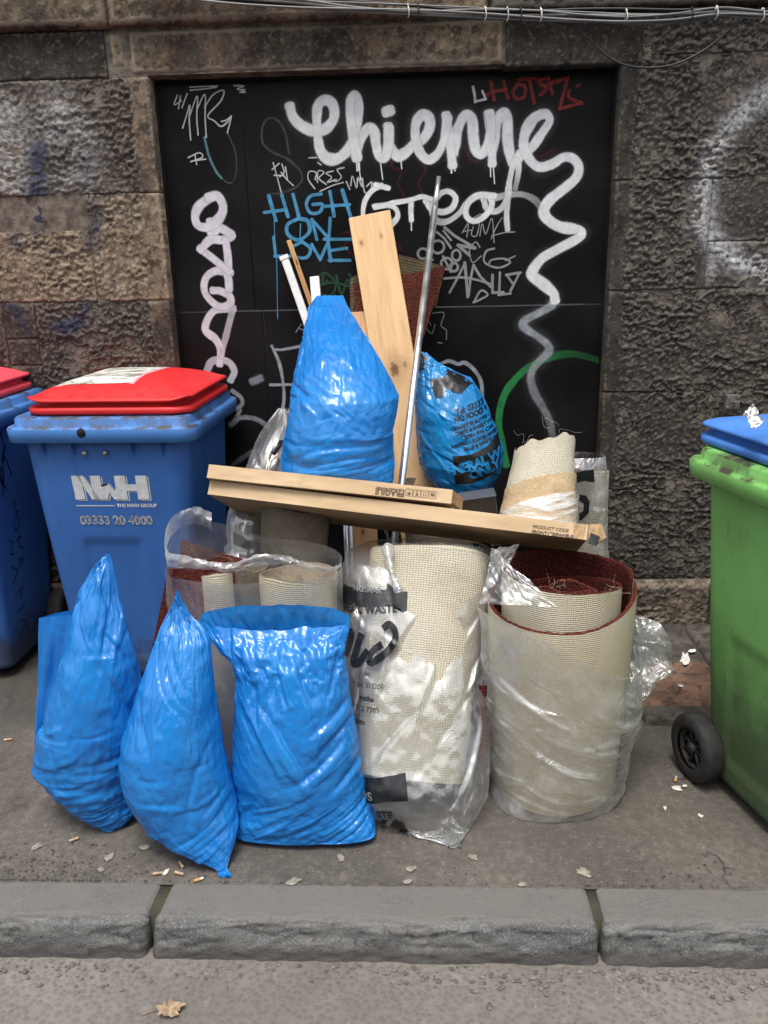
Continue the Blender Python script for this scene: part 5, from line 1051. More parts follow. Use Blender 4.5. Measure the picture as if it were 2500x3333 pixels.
def m_wood(name, a, b, knots=(), sc=1.0):
    n = NT(name); o = n.oco(); st = n.map(o, sc=(1, 1, 0.07))
    w = n.noise(st, 60*sc, 6, 0.6, 0.6); g = n.noise(n.map(o, sc=(1, 1, 0.12), loc=(3, 2, 1)), 14*sc, 4, 0.6, 1.2)
    c = n.mix(n.ramp(g, 0.3, 0.7), a, b); c = n.mix(n.ramp(w, 0.5, 0.72, 0, 0.55), c, tuple(x*y for x, y in zip(a, (0.8, 0.68, 0.52))))
    for (x, z_, r, k) in knots:                                     # knots: brown eyes with a halo
        d = n.n('VectorMath', {'operation': 'DISTANCE'}, i0=n.map(o, sc=(1, 0, 0.55)), i1=(x, 0, z_*0.55)).outputs['Value']
        d = n.math('ADD', d, n.math('MULTIPLY', n.math('SUBTRACT', n.noise(o, 60, 3), 0.5), r*0.9))
        c = n.mix(n.ramp(d, r*0.4, r*2.2, 0.55*k, 0), c, (0.30, 0.155, 0.065)); c = n.mix(n.ramp(d, r*0.3, r*0.75, 0.9*k, 0), c, (0.12, 0.05, 0.02))
    fl = n.vor(n.map(o, sc=(1, 1, 0.5), loc=(1, 1, 1)), 38); c = n.mix(n.ramp(fl, 0.04, 0.07, 0.6, 0), c, (0.16, 0.085, 0.04))
    return n.done(n.bsdf(c, 0.55, n.bump(w, 0.15, 0.002), 0.35))
M_PINE = m_wood('pine', (0.60, 0.375, 0.185), (0.68, 0.455, 0.245), ((0.0, 1.16, 0.026, 1.0), (-0.045, 1.63, 0.007, .8), (0.03, 1.64, 0.006, .8), (0.01, 0.72, 0.008, 1.0), (0.04, 1.17, 0.012, .6)))
M_PINE2 = m_wood('old_pine', (0.46, 0.26, 0.115), (0.55, 0.33, 0.155), ((0, 0.62, 0.01, 1),)); M_STRIP = m_wood('strip_wood', (0.55, 0.31, 0.12), (0.62, 0.38, 0.17))
M_CHROME = NT('chrome_tube'); nn = M_CHROME; M_CHROME = nn.done(nn.bsdf((0.8, 0.8, 0.81), nn.ramp(nn.noise(nn.pos(), 20, 3), 0.3, 0.7, 0.28, 0.4), nn.bump(nn.noise(nn.pos(), 160, 2), 0.05, 0.001), 0.5, 1.0))
M_WHITE = plain('white_upvc', (0.66, 0.67, 0.66), 0.4, var=0.08); M_BLACKP = plain('black_plastic', (0.012, 0.012, 0.013), 0.4, var=0.3); M_GREYP = plain('grey_plastic', (0.06, 0.065, 0.075), 0.45, var=0.15)

def plank(name, label, cat, pt, pb, w, t, mat, bev=0.003, group=None, n_hint=(0, -1, 0)):
    """board from foot pb to top pt (centre line), width w across the view"""
    pt = np.array(pt); pb = np.array(pb); ax = pt-pb; L = np.linalg.norm(ax); z_ = ax/L; y_ = np.array([0, 1.0, 0]); y_ = y_-z_*np.dot(y_, z_); y_ /= np.linalg.norm(y_); x_ = np.cross(y_, z_)
    M = Matrix(((x_[0], y_[0], z_[0]), (x_[1], y_[1], z_[1]), (x_[2], y_[2], z_[2]))).to_4x4(); M.translation = Vector(pb)
    o = obj(name, bevel_box(name, -w/2, w/2, -t/2, t/2, 0, L, bev, 2), mat); o.matrix_world = M; return tag(o, label, cat, group)
def foot(p0, p1, z_=0.0):                                            # extend the line p0 -> p1 to the ground
    p0 = np.array(p0); p1 = np.array(p1); return p0+(p1-p0)*((p0[2]-z_)/(p0[2]-p1[2]))
pt = at(1203, 700, 3.175); pb = foot(pt, at(1352, 1600, 2.86), 0.012)
plank('timber_plank', 'wide clean pine plank leaning upright against the black boards', 'plank', pt, pb, 0.152, 0.028, M_PINE)
pt = at(1158, 1018, 3.10); pb = foot(pt, at(1184, 1790, 2.72), 0.012)
plank('timber_plank', 'darker pine plank mostly hidden behind the perched blue bag', 'plank', pt, pb, 0.1, 0.022, M_PINE2)
pt = at(940, 782, 3.19); pb = foot(pt, at(1016, 1000, 3.15), 0.9)
plank('timber_strip', 'thin split strip of orange wood beside the white pipe', 'wood strip', pt, pb, 0.0165, 0.012, M_STRIP, 0.002)
pt = at(947, 800, 3.185); pb = foot(pt, at(1020, 1000, 3.14), 0.9)
plank('timber_strip', 'thinner dark-edged sliver of wood alongside the orange strip', 'wood strip', pt, pb, 0.006, 0.01, M_PINE2, 0.001)
pt = at(925, 836, 3.19); pb = foot(pt, at(1000, 1050, 3.12), 0.88)
wp = plank('plastic_pipe', 'long white plastic trunking leaning left of the perched blue bag', 'pipe', pt, pb, 0.0285, 0.02, M_WHITE, 0.004)
ax = Vector(pt-pb).normalized(); V, F = box_vf(-0.0165, 0.0165, -0.0125, 0.0125, -0.012, 0.004)
capm = bevel_box('end_cap', -0.017, 0.017, -0.0125, 0.0125, np.linalg.norm(pt-pb)-0.013, np.linalg.norm(pt-pb)+0.003, 0.002, 2); obj('end_cap', capm, M_WHITE, wp, local=True)
plank('plastic_pipe', 'short white plastic end poking out above the perched blue bag', 'pipe', at(1024, 902, 3.02), at(1045, 1160, 2.90), 0.033, 0.018, M_WHITE, 0.003)
# chrome pole
p1 = at(1428, 578, 3.185); p2 = at(1316, 1500, 2.66); pf = foot(p1, p2, 0.003); q = p1+(pf-p1)*0.06
t = thing('chrome_pole', 'tall shiny chrome pole leaning in front of the wide plank', 'pole', pf)
V, F = tube([pf, q], 0.0118, 20); obj('tube', joinme('tube', [(V, F)]), M_CHROME, t)
V, F = tube([q, p1], 0.0095, 18); o_ = obj('tip', joinme('tip', [(V, F)]), M_CHROME, t)
p1 = at(1124, 1690, 2.62); V, F = tube([(p1[0], 2.62, 0.004), p1], 0.008, 14); tag(obj('chrome_post', joinme('chrome_post', [(V, F)]), M_CHROME), 'slim upright chrome tube in the shade under the cardboard', 'pole')
p1 = at(1141, 1690, 2.66); V, F = tube([(p1[0], 2.66, 0.004), p1], 0.005, 12); tag(obj('chrome_post', joinme('chrome_post', [(V, F)]), M_CHROME), 'thinner chrome tube just right of the slim upright tube', 'pole')
# chain hanging beside the pole
ch = thing('chain', 'short white bead chain hanging beside the chrome pole under the box', 'chain', at(1262, 1770, 2.5))
for i in range(9):
    c = at(1252+i*2.6, 1716+i*7.4, 2.5); k = 12; V = []
    lp = [(c[0]+0.0042*cos(2*pi*j/k), c[1]+(0.002 if i % 2 else -0.002), c[2]+0.0042*sin(2*pi*j/k)) for j in range(k+1)]
    V, F = tube(lp, 0.0011, 6, False); obj('link', joinme('link', [(V, F)]), M_WHITE, ch)

# --- cardboard boxes: long flat panel cartons, near edge up, tilted back
def carton(name, label, left_top, right_top, Yl, Yr, h, D, tilt, flap=True):
    A = at(*left_top, Yl); B = at(*right_top, Yr); ax = B-A; L = np.linalg.norm(ax); x_ = ax/L
    y_ = np.array([0, cos(tilt), -sin(tilt)]); y_ = y_-x_*np.dot(x_, y_); y_ /= np.linalg.norm(y_); z_ = np.cross(x_, y_)
    t = thing(name, label, 'cardboard box', (A+B)/2-z_*h)
    nx, nz = 60, 6
    def surf(o, u, v, nu, nv, sd, amp=0.0022):
        U, Vv = np.meshgrid(np.linspace(0, 1, nu), np.linspace(0, 1, nv)); P = o[None, None]+U[..., None]*u+Vv[..., None]*v
        nrm = np.cross(u, v); nrm /= np.linalg.norm(nrm); e = np.minimum(Vv, 1-Vv)*4; e = np.clip(e, 0, 1)
        return P + nrm*((fbm(U*12, Vv*2+sd, sd, 3)-0.5)*2*amp*e)[..., None]
    P = [surf(A-z_*h, x_*L, z_*h, 90, 8, 3), surf(A, x_*L, y_*D, 90, 12, 5), surf(A-z_*h+y_*D, x_*L, -y_*D, 90, 12, 7), surf(A+y_*D, x_*L, -z_*h, 90, 5, 9)]
    V = []; F = []; n_ = 0
    for g in P: F.append(grid_faces(*g.shape[:2])+n_); V.append(g.reshape(-1, 3)); n_ += g.shape[0]*g.shape[1]
    me = me_np('carton', np.concatenate(V), np.concatenate(F)); bm = bmesh.new(); bm.from_mesh(me); bmesh.ops.remove_doubles(bm, verts=bm.verts, dist=0.0012)
    for e in bm.edges:
        if len(e.link_faces) == 2 and e.calc_face_angle(0) > 0.6: e.smooth = False
    bm.to_mesh(me); bm.free()
    body = obj('carton', me, M_CARD, t)
    for sgn, o, k in ((-1, A, 0), (1, B, 0)):                         # end: inset wall and torn flaps
        i = o - x_*sgn*0.012; V = [i, i-z_*h, i-z_*h+y_*D, i+y_*D]; obj('end_wall', me_np('end_wall', V, [(0, 1, 2, 3)], False), M_CARDIN, t)
    return t, body, A, B, x_, y_, z_, L
TL = radians(27)
carB, cbB, A, B, x_, y_, z_, L = carton('cardboard_box', 'long flat brown cardboard box with product code, lower of the two', (684, 1562), (1915, 1708), 2.34, 2.20, 0.043, 0.30, TL)
bvc = bvh_of(cbB.data)
def on_card(bvh, A, x_, z_, px, py, Y, V, F, parent, mat=None, flip=False):
    o = at(px, py, Y); r, u = (x_, z_) if not flip else (-x_, -z_)
    return stick('lettering', V, F, (o, r, u), bvh, mat or M_CPRINT, parent, 0.0015, 0.03)
on_card(bvc, A, x_, z_, 1733, 1719, 2.21, *text_vf('PRODUCT CODE', 0.0128, bold=0.0002), cbB); on_card(bvc, A, x_, z_, 1730, 1737, 2.21, *text_vf('FRONT1700PANEL001', 0.0128, bold=0.0006), cbB)
# torn right end of the lower box
e0 = B; fl = [e0+z_*0.001, e0+x_*0.035+z_*0.006-y_*0.004, e0+x_*0.052-z_*0.03-y_*0.004, e0+x_*0.03-z_*0.048, e0+x_*0.006-z_*0.046]
fl2 = [p + y_*0.05 for p in fl]
obj('torn_flap', me_np('torn_flap', fl+fl2, [(0, 1, 2, 3, 4), (0, 5, 6, 1), (1, 6, 7, 2), (2, 7, 8, 3)], False), M_CARDIN, carB)
obj('black_tape', me_np('black_tape', [e0-z_*0.022+x_*0.008-y_*0.003, e0+x_*0.034-z_*0.03-y_*0.006, e0+x_*0.028-z_*0.058-y_*0.003, e0+x_*0.004-z_*0.052-y_*0.003], [(0, 1, 2, 3)], False), M_BLACKP, carB)
obj('tape_strip', me_np('tape_strip', [B-x_*0.04-y_*0.0016, B-x_*0.006-y_*0.0016, B-x_*0.010-z_*0.043-y_*0.0016, B-x_*0.036-z_*0.043-y_*0.0016], [(0, 3, 2, 1)], False), M_CARDIN, carB)
carT, cbT, A2, B2, x2, y2, z2, L2 = carton('cardboard_box', 'shorter flat brown cardboard box marked FRAGILE upside down, lying on the longer one', (680, 1511), (1474, 1594), 2.335, 2.265, 0.0405, 0.25, TL)
bvt = bvh_of(cbT.data)
on_card(bvt, A2, x2, z2, 1318, 1603, 2.28, *text_vf('FRAGILE', 0.0225, bold=0.0008), cbT, None, True)
on_card(bvt, A2, x2, z2, 1318, 1596, 2.28, *text_vf('PLEASE HANDLE WITH CARE', 0.0062, bold=0.0003), cbT, None, True)
def frame_sq(cx, s_, w_=0.0011): return [stroke_vf([(cx-s_, -s_), (cx+s_, -s_)], w_, False), stroke_vf([(cx+s_, -s_), (cx+s_, s_)], w_, False), stroke_vf([(cx+s_, s_), (cx-s_, s_)], w_, False), stroke_vf([(cx-s_, s_), (cx-s_, -s_)], w_, False)]
def merge(L_):
    V = []; F = []
    for v, f in L_: F += [tuple(i+len(V) for i in q) for q in f]; V += [tuple(x) for x in v]
    return V, F
for i, cx in enumerate((0, -0.0222, -0.0444, -0.0666)):              # care pictograms, also upside down
    g = frame_sq(0, 0.0098)
    if i == 0: g += [poly_vf([[(-0.006, 0.001), (-0.003, 0.006), (0.003, 0.006), (0.006, 0.001)]]), stroke_vf([(0, 0.001), (0, -0.005), (0.002, -0.006)], 0.001, False)]      # umbrella
    if i == 1: g += [poly_vf([[(-0.004, 0.006), (0.004, 0.006), (0.003, 0.001), (0.0006, -0.001), (-0.0006, -0.001), (-0.003, 0.001)]]), stroke_vf([(0, 0), (0, -0.005)], 0.001, False), stroke_vf([(-0.004, -0.006), (0.004, -0.006)], 0.0012, False)]   # glass
    if i == 2: g += [stroke_vf([(-0.003, -0.006), (-0.003, 0.004)], 0.0014, False), poly_vf([[(-0.005, 0.003), (-0.001, 0.003), (-0.003, 0.007)]]), stroke_vf([(0.003, -0.006), (0.003, 0.004)], 0.0014, False), poly_vf([[(0.001, 0.003), (0.005, 0.003), (0.003, 0.007)]])]   # arrows
    if i == 3: g += [poly_vf([[(-0.006, -0.001), (-0.002, -0.006), (0, -0.004), (-0.004, 0.004)]]), poly_vf([[(0.006, -0.001), (0.002, -0.006), (0, -0.004), (0.004, 0.004)]]), poly_vf([[(-0.002, 0.0), (0.002, 0.0), (0.002, 0.004), (-0.002, 0.004)]])]    # hands
    o_ = on_card(bvt, A2, x2, z2, 1333, 1606, 2.28, [(v[0]+cx, v[1], 0) for v in merge(g)[0]], merge(g)[1], cbT, None, True)
    if o_: o_.name = 'pictogram'
E2 = B2; fv = [E2+z2*0.0, E2-z2*0.036, E2-z2*0.036+x2*0.03+y2*0.12, E2+x2*0.03+y2*0.12+z2*0.002]
obj('end_flap', me_np('end_flap', fv, [(0, 1, 2, 3)], False), M_CARDIN, carT)

# --- carpet rolls
def strip_me(name, path, z0, z1, th=0.011, nv=30, fuzz=0.0015, seed=0, top=None, side_in=None):
    """carpet standing on edge: plan path (n,2), backing outside, pile inside -> (backing mesh, pile mesh)"""
    p = np.asarray(path, float); T = np.gradient(p, axis=0); T /= np.linalg.norm(T, axis=1)[:, None]; N = np.stack([-T[:, 1], T[:, 0]], 1)
    s = np.concatenate([[0], np.cumsum(np.linalg.norm(np.diff(p, axis=0), axis=1))]); n = len(p)
    zt = np.full(n, z1) if top is None else top(s/s[-1])
    v = np.linspace(0, 1, nv)[:, None]; Z = z0+(zt-z0)[None]*v
    def lay(off): q = p+N*off; return np.stack([np.repeat(q[None, :, 0], nv, 0), np.repeat(q[None, :, 1], nv, 0), Z], -1)
    uv = np.stack([np.repeat(s[None], nv, 0), Z], -1)
    outer = lay(0)
    bm_ = grid_me(name+'_backing', outer, uv=uv)
    mid = lay(th*0.3); inn = lay(th)
    inn = inn + (np.random.RandomState(seed).rand(*inn.shape)-0.5)*fuzz*2
    tp0 = mid[-1:]; tp1 = inn[-1:]; tp = 0.5*(tp0+tp1); tp[..., 2] += 0.003+(np.random.RandomState(seed+1).rand(1, n)-0.5)*0.004
    P = np.concatenate([inn, tp, tp0, outer[-1:]+np.array([0, 0, 0.0005])], 0); oe = np.concatenate([outer, outer[-1:], outer[-1:], outer[-1:]], 0); P = np.concatenate([oe[:, :1], P, oe[:, -1:]], 1); pm = grid_me(name+'_pile', P, flip=True)
    return bm_, pm
def spiral(cx, cy, r0, r1, turns, a0, n=220, sq=1.0):
    a = a0+np.linspace(0, 2*pi*turns, n); r = np.linspace(r0, r1, n)*(1+0.02*np.sin(3*a+1)); return np.stack([cx+r*np.cos(a), cy+r*sq*np.sin(a)], 1)
# right-hand upright roll
RX, RYc = at(1822, 2100, 2.13)[0], 2.13
rollR = thing('carpet_roll', 'fat upright roll of red carpet with beige backing, half in clear plastic', 'carpet roll', (RX, RYc, 0))
def taper(me, cx, cy, z1, k):                                        # slimmer at the foot
    for v in me.vertices:
        f = 1-k*(1-min(1, v.co.z/z1))**1.5; v.co.x = cx+(v.co.x-cx)*f; v.co.y = cy+(v.co.y-cy)*f
b, p_ = strip_me('sleeve', spiral(RX, RYc, 0.212, 0.192, 1.1, radians(28), 170), 0.002, 0.575, 0.012, 40, seed=2, top=lambda s: 0.572+0.008*np.sin(s*9)+0.05*sst(0.62, 0.9, s))
for m_ in (b, p_): taper(m_, RX, RYc, 0.57, 0.13)
obj('outer_backing', b, M_BACK, rollR); obj('outer_pile', p_, M_PILEB, rollR)
b, p_ = strip_me('inner', spiral(RX+0.002, RYc, 0.183, 0.135, 1.75, radians(-20), 260), 0.12, 0.655, 0.010, 34, seed=4, top=lambda s: 0.664-0.006*np.sin(s*14)-0.085*sst(0.5, 0.8, s))
obj('inner_backing', b, M_BACK, rollR); obj('inner_pile', p_, M_PILE, rollR)  # darker copy of the pile: shade inside the roll put into its colour
core_ = catmull([(RX-0.035, RYc-0.03), (RX-0.06, RYc+0.0), (RX-0.03, RYc+0.02), (RX+0.03, RYc-0.015), (RX+0.085, RYc-0.03), (RX+0.09, RYc+0.0), (RX+0.04, RYc+0.03), (RX-0.0, RYc+0.035), (RX-0.02, RYc+0.05), (RX+0.05, RYc+0.06), (RX+0.1, RYc+0.045)], 10)
b, p_ = strip_me('core', core_, 0.2, 0.59, 0.010, 24, seed=6, top=lambda s: 0.597+0.012*np.sin(s*17))
obj('core_backing', b, M_PILE, rollR); obj('core_pile', p_, M_PILEB, rollR)

# cylinder-like roll along an arbitrary axis
def roll_me(name, pb, pt, ru, rv, udir, nu=90, nv=60, k_top=1.0, slant=None, sq=1.0, seed=0):
    """hollow carpet roll from pb to pt, radii ru (along udir) and rv"""
    pb = np.array(pb, float); pt = np.array(pt, float); ax = pt-pb; L = np.linalg.norm(ax); z_ = ax/L; u = np.array(udir, float); u = u-z_*np.dot(u, z_); u /= np.linalg.norm(u); w = np.cross(z_, u)
    a = 2*pi*np.arange(nu+1)/nu; t = np.linspace(0, 1, nv)[:, None]; k = 1+(k_top-1)*t; sd_ = int(abs(pb[0])*997) % 89; wob = 1+0.02*np.sin(3*a+sd_)[None]+0.012*np.sin(7*t*3+a[None]*2+sd_)+0.07*(fbm(np.cos(a)[None]*1.6+3+0*t, np.sin(a)[None]*1.6+t*3.2, sd_, 3)-0.5)
    tt = t*(1+(0.012*np.sin(2*a+sd_)+0.008*(fbm(a*3, a*0, sd_, 2)-0.5))[None]*(t > 0.99))
    if slant is not None: tt = t*(1+slant(a)[None]/L)
    P = pb+tt[..., None]*ax+((ru*k*wob*np.cos(a)[None])[..., None]*u+(rv*k*wob*np.sin(a)[None])[..., None]*w)
    per = 2*pi*math.sqrt(0.5*(ru*ru+rv*rv)); uv = np.stack([np.repeat((a/(2*pi)*per)[None], nv, 0), t*L*np.ones((1, nu+1))], -1)
    me = grid_me(name, P, uv=uv)
    # turned-in edge and inside at both ends
    def inside(row, d):
        c = row.mean(0); q1 = c+(row-c)*0.93; q2 = q1+d*0.16; return np.stack([row+d*-0.001, 0.5*(row+q1)-d*0.003, q1, q2, c+(q2-c)*0.02], 0)
    i1 = grid_me(name+'_in', inside(P[-1], -z_)); i0 = grid_me(name+'_in', inside(P[0], z_))
    return me, i1, i0
def carpet_roll(name, label, pb, pt, ru, rv, udir=(1, 0, 0), mat=None, inm=None, **kw):
    t = thing(name, label, 'carpet roll', pb); m0, m1, m2 = roll_me('backing', pb, pt, ru, rv, udir, **kw)
    o = obj('backing', m0, mat or M_BACK, t); obj('end_pile', m1, inm or M_PILE, t); obj('end_pile', m2, inm or M_PILE, t); return t, o, m0
# centre roll, leaning back inside the printed clear bag
cpb = at(1335, 2530, 2.00); cpt = at(1402, 1800, 2.32)
rollC, cbk, _ = carpet_roll('carpet_roll', 'broad beige-backed carpet roll leaning in the clear printed bag', cpb, cpt, 0.150, 0.100, (1, 0.1, 0.14), M_BACKG, M_FELTG, nu=110, nv=80, k_top=1.2)
# felt and red edge beside it, standing on the ground
Pe = sheet_px([(1560, 2230), (1590, 2232), (1592, 2555), (1560, 2590)], [2.06]*4, 8, 30, 9, 0.002); Pe2 = Pe.copy(); Pe2[..., 1] += 0.16; Pe2[..., 0] += 0.01
obj('red_edge', grid_me('red_edge', np.concatenate([Pe, Pe2[:, ::-1]], 1), True), M_PILEB, rollC)
base_ = bevel_box('inner_layers', -0.16, 0.15, -0.05, 0.10, 0.003, 0.5, 0.03, 4); base_.transform(Matrix.Translation((cpb[0]+0.01, 2.13, 0)) @ Matrix.Rotation(radians(-12), 4, 'X'))
obj('inner_layers', base_, M_FELTG, rollC)
# left rolls in the open clear bag
zt = at(706, 1856, 2.14)[2]
pa = at(706, 1856, 2.14); rollA, *_ = carpet_roll('carpet_roll', 'slim beige-backed carpet roll at the left of the open clear bag', (pa[0]+0.01, 2.10, 0.003), pa, 0.042, 0.05, mat=M_BACK, nu=60, nv=60)
pa = at(972, 1868, 2.2); rollB, *_ = carpet_roll('carpet_roll', 'beige-backed carpet roll behind the open-mouthed blue bag', (pa[0]-0.02, 2.16, 0.003), pa, 0.112, 0.09, mat=M_BACK, inm=M_FELTG, nu=80, nv=60)
# grey underlay standing up out of that bag, carrying the box
pa = at(945, 1640, 2.40); pb = at(905, 1900, 2.32)
und, *_ = carpet_roll('underlay_roll', 'grey-brown felt underlay roll propping the cardboard box', (pb[0]-0.02, 2.37, 0.003), (pa[0]+0.01, 2.43, pa[2]-0.015), 0.105, 0.055, mat=M_FELTG, inm=M_FELTG, nu=80, nv=40)
c0 = at(948, 1660, 2.33); sp = [at(905, 1640, 2.352), at(900, 1700, 2.345), at(893, 1760, 2.332), at(888, 1820, 2.318)]
und2, *_ = carpet_roll('underlay_roll', 'grey felt underlay strip wedged between two carpet rolls', (at(800, 1900, 2.2)[0], 2.26, 0.003), (at(800, 1850, 2.2)[0], 2.27, at(800, 1850, 2.26)[2]), 0.05, 0.03, mat=M_FELTG, inm=M_FELTG, nu=40, nv=20)
# red carpet sheet behind the slim roll, pile towards us
Ps = sheet_px([(545, 1862), (600, 1757), (690, 2300), (440, 2330)], [2.2, 2.22, 2.1, 2.08], 30, 40, 14, 0.006)
cs = thing('carpet_sheet', 'sheet of dark red carpet standing at the left inside the open clear bag', 'carpet', gp(560, 2420))
def slab(name, corners, Ys, th, front_mat, back_mat, parent, nu=40, nv=40, seed=1, amp=0.006, bulge=0.0, pitch=1.0):
    P = sheet_px(corners, Ys, nu, nv, seed, amp); U = np.linspace(0, pi, nu); P[..., 1] -= bulge*np.sin(U)[None]
    N = normals(P, False); N = np.where((N[..., 1:2] > 0), -N, N); Q = P-N*th
    L = np.linalg.norm(P[0, -1]-P[0, 0]); H = np.linalg.norm(P[-1, 0]-P[0, 0]); uv = np.stack(np.meshgrid(np.linspace(0, L, nu), np.linspace(0, H, nv)), -1)
    obj('pile', grid_me('pile', P, uv=uv), front_mat, parent)
    rim_ = np.concatenate([P[0], P[1:, -1], P[-1, -2::-1], P[-2:0:-1, 0]]); rin = np.concatenate([Q[0], Q[1:, -1], Q[-1, -2::-1], Q[-2:0:-1, 0]])
    md = 0.5*(rim_+rin)+(rim_-rim_.mean(0))*0.004
    obj('edge', grid_me('edge', np.stack([rim_, md, rin], 0), True), front_mat, parent)
    obj('backing', grid_me('backing', Q, uv=uv), back_mat, parent); return P
slab('sheet', [(548, 1850), (705, 1862), (705, 2420), (425, 2440)], [2.24, 2.24, 2.06, 2.06], 0.011, M_PILE, M_BACK, cs, seed=3)
slab('sheet', [(592, 1757), (812, 1826), (812, 1900), (575, 1900)], [2.33, 2.33, 2.28, 2.28], 0.011, M_PILE, M_BACK, cs, seed=5)
# dark red carpet offcut folded against the boards
cf = thing('carpet_offcut', 'dark reddish-brown carpet offcut folded behind the wide plank', 'carpet', at(1290, 1140, 3.05))
slab('front', [(1150, 925), (1452, 866), (1352, 1180), (1172, 1180)], [3.13, 3.12, 3.05, 3.06], 0.012, M_PILED, M_OLIVE, cf, seed=7, amp=0.008, bulge=0.02)
slab('rear', [(1140, 905), (1190, 880), (1190, 1020), (1140, 1018)], [3.18, 3.18, 3.14, 3.14], 0.01, M_OLIVE, M_PILED, cf, seed=8)
slab('rear', [(1268, 822), (1448, 866), (1420, 1000), (1268, 1000)], [3.185, 3.175, 3.15, 3.15], 0.008, M_OLIVE, M_PILED, cf, seed=9)
# short roll standing behind the box: woven top, hessian middle, stretch-wrapped foot
pb = at(1738, 1760, 2.52); pt = at(1768, 1480, 2.66)
rs_ = lambda a: -0.075*np.cos(a)*-1+0.0
rollS = thing('carpet_roll', 'slanting carpet roll with frayed top and white stretch wrap, right of the printed bag', 'carpet roll', (pb[0], 2.5, 0.6))
m0, m1, m2 = roll_me('backing', at(1735, 1800, 2.50), at(1772, 1472, 2.68), 0.128, 0.085, (1, 0, 0), k_top=0.74, slant=lambda a: 0.035*np.cos(a)+0.03+0.006*np.sin(5*a)+0.004*np.sin(11*a), nu=90, nv=50)
obj('backing', m0, M_BACKG, rollS); obj('end_pile', m1, M_PILEB, rollS)
q_ = at(1735, 1800, 2.50); m0, *_ = roll_me('lower_backing', (q_[0], 2.475, 0.003), (q_[0], q_[1], q_[2]+0.004), 0.125, 0.084, (1, 0, 0), nu=60, nv=20); obj('lower_backing', m0, M_FELTB, rollS)
m0, *_ = roll_me('hessian_band', at(1735, 1800, 2.50), at(1762, 1560, 2.632), 0.132, 0.089, (1, 0, 0), k_top=0.84, slant=lambda a: 0.04*np.cos(a)-0.01, nu=90, nv=40); obj('hessian_band', m0, M_FELTB, rollS)
tq = at(1440, 1700, 2.82); carpet_roll('underlay_roll', 'dark felt roll in the shade under the printed blue bag', (tq[0], 2.80, 0.003), (tq[0]-0.02, 2.80, 0.735), 0.12, 0.085, mat=M_FELTG, inm=M_FELTG, nu=50, nv=20)
# black tray wedged in behind the box
bt = bevel_box('black_tray', -0.06, 0.05, -0.04, 0.04, -0.03, 0.03, 0.006, 2); bt.transform(Matrix.Translation(tuple(at(1562, 1640, 2.5))) @ Matrix.Rotation(radians(-8), 4, 'Y'))
tr_ = obj('plastic_tray', bt, M_BLACKP); tag(tr_, 'small black plastic tray wedged between box and slanting roll', 'tray')
b2 = bevel_box('lip', -0.062, 0.052, -0.046, 0.042, 0.03, 0.034, 0.0015, 2); b2.transform(Matrix.Translation(tuple(at(1562, 1640, 2.5))) @ Matrix.Rotation(radians(-8), 4, 'Y')); obj('lip', b2, M_GREYP, tr_)
# carpet standing in the far right clear bag
cr = thing('carpet_roll', 'tall beige-backed carpet roll in clear plastic against the right-hand stonework', 'carpet roll', (at(1925, 1700, 2.85)[0], 2.85, 0))
px_ = at(1915, 1530, 2.85); m0, m1, m2 = roll_me('backing', (px_[0]+0.0, 2.83, 0.004), (px_[0], 2.86, px_[2]), 0.075, 0.06, (1, 0, 0), nu=60, nv=60); obj('backing', m0, M_BACKG, cr); obj('end_pile', m1, M_PILE, cr)
# ------------------------------------------------------------------ clear plastic
def m_clear(name, haze=0.05, rough=0.09, bump=0.6, hz_var=0.6, tint=(0.96, 0.97, 0.97), refl=0.10, white=(0.75, 0.76, 0.77), sc=1.0):
    n = NT(name); p = n.pos(); nm = n.bump(film_rel(n, n.map(p, sc=(sc, sc, sc))), bump, 0.004)
    nm = n.bump(n.noise(n.map(p, sc=(1, 1, 0.5)), 60, 3, 0.5), 0.04, 0.002, nm)
    lw = n.n('LayerWeight', Blend=0.35, Normal=nm).outputs['Facing']
    fr = n.math('ADD', refl*0.7, n.math('MULTIPLY', n.math('POWER', lw, 3.0), 0.65), True)
    cl = n.n('MixShader', i0=fr, i1=n.n('BsdfTransparent', Color=tint).outputs[0], i2=n.n('MixShader', i0=0.55, i1=n.n('BsdfGlossy', Color=(1, 1, 1), Roughness=rough, Normal=nm).outputs[0], i2=n.n('BsdfGlossy', Color=(1, 1, 1), Roughness=0.36, Normal=nm).outputs[0]).outputs[0]).outputs[0]
    df = n.n('MixShader', i0=0.5, i1=n.n('BsdfDiffuse', Color=white, Normal=nm).outputs[0], i2=n.n('BsdfTranslucent', Color=white, Normal=nm).outputs[0]).outputs[0]
    hf = n.math('MULTIPLY', n.ramp(n.noise(p, 9*sc, 4, 0.6), 0.3, 0.72, 1-hz_var, 1+hz_var), haze)
    hf = n.math('ADD', hf, n.math('MULTIPLY', n.math('POWER', lw, 2.0), haze*2.2), True)
    return n.done(n.n('MixShader', i0=hf, i1=cl, i2=df).outputs[0])
M_CLEAR = m_clear('clear_film', 0.085, 0.12, 0.25, refl=0.3); M_MILKY = m_clear('milky_film', 0.165, 0.08, 0.75, 0.9, refl=0.3, white=(0.85, 0.86, 0.87), sc=1.5); M_THICK = m_clear('bunched_film', 0.34, 0.16, 0.8, 0.5, refl=0.2)
def film_bag(rows, seed, exc, folds, V=150, U=220, lim=0.016, floor=0.002, lens=0.8, lump=0.006):
    return make_bag_mesh(rows, seed, exc, V=V, U=U, lens=lens, lim=lim, floor=floor, lump=lump, folds=folds, it=(90, 40))
flt = lambda c, s: ex(lambda s_, a: c+0*s_, lambda s_, a: s+0*s_)
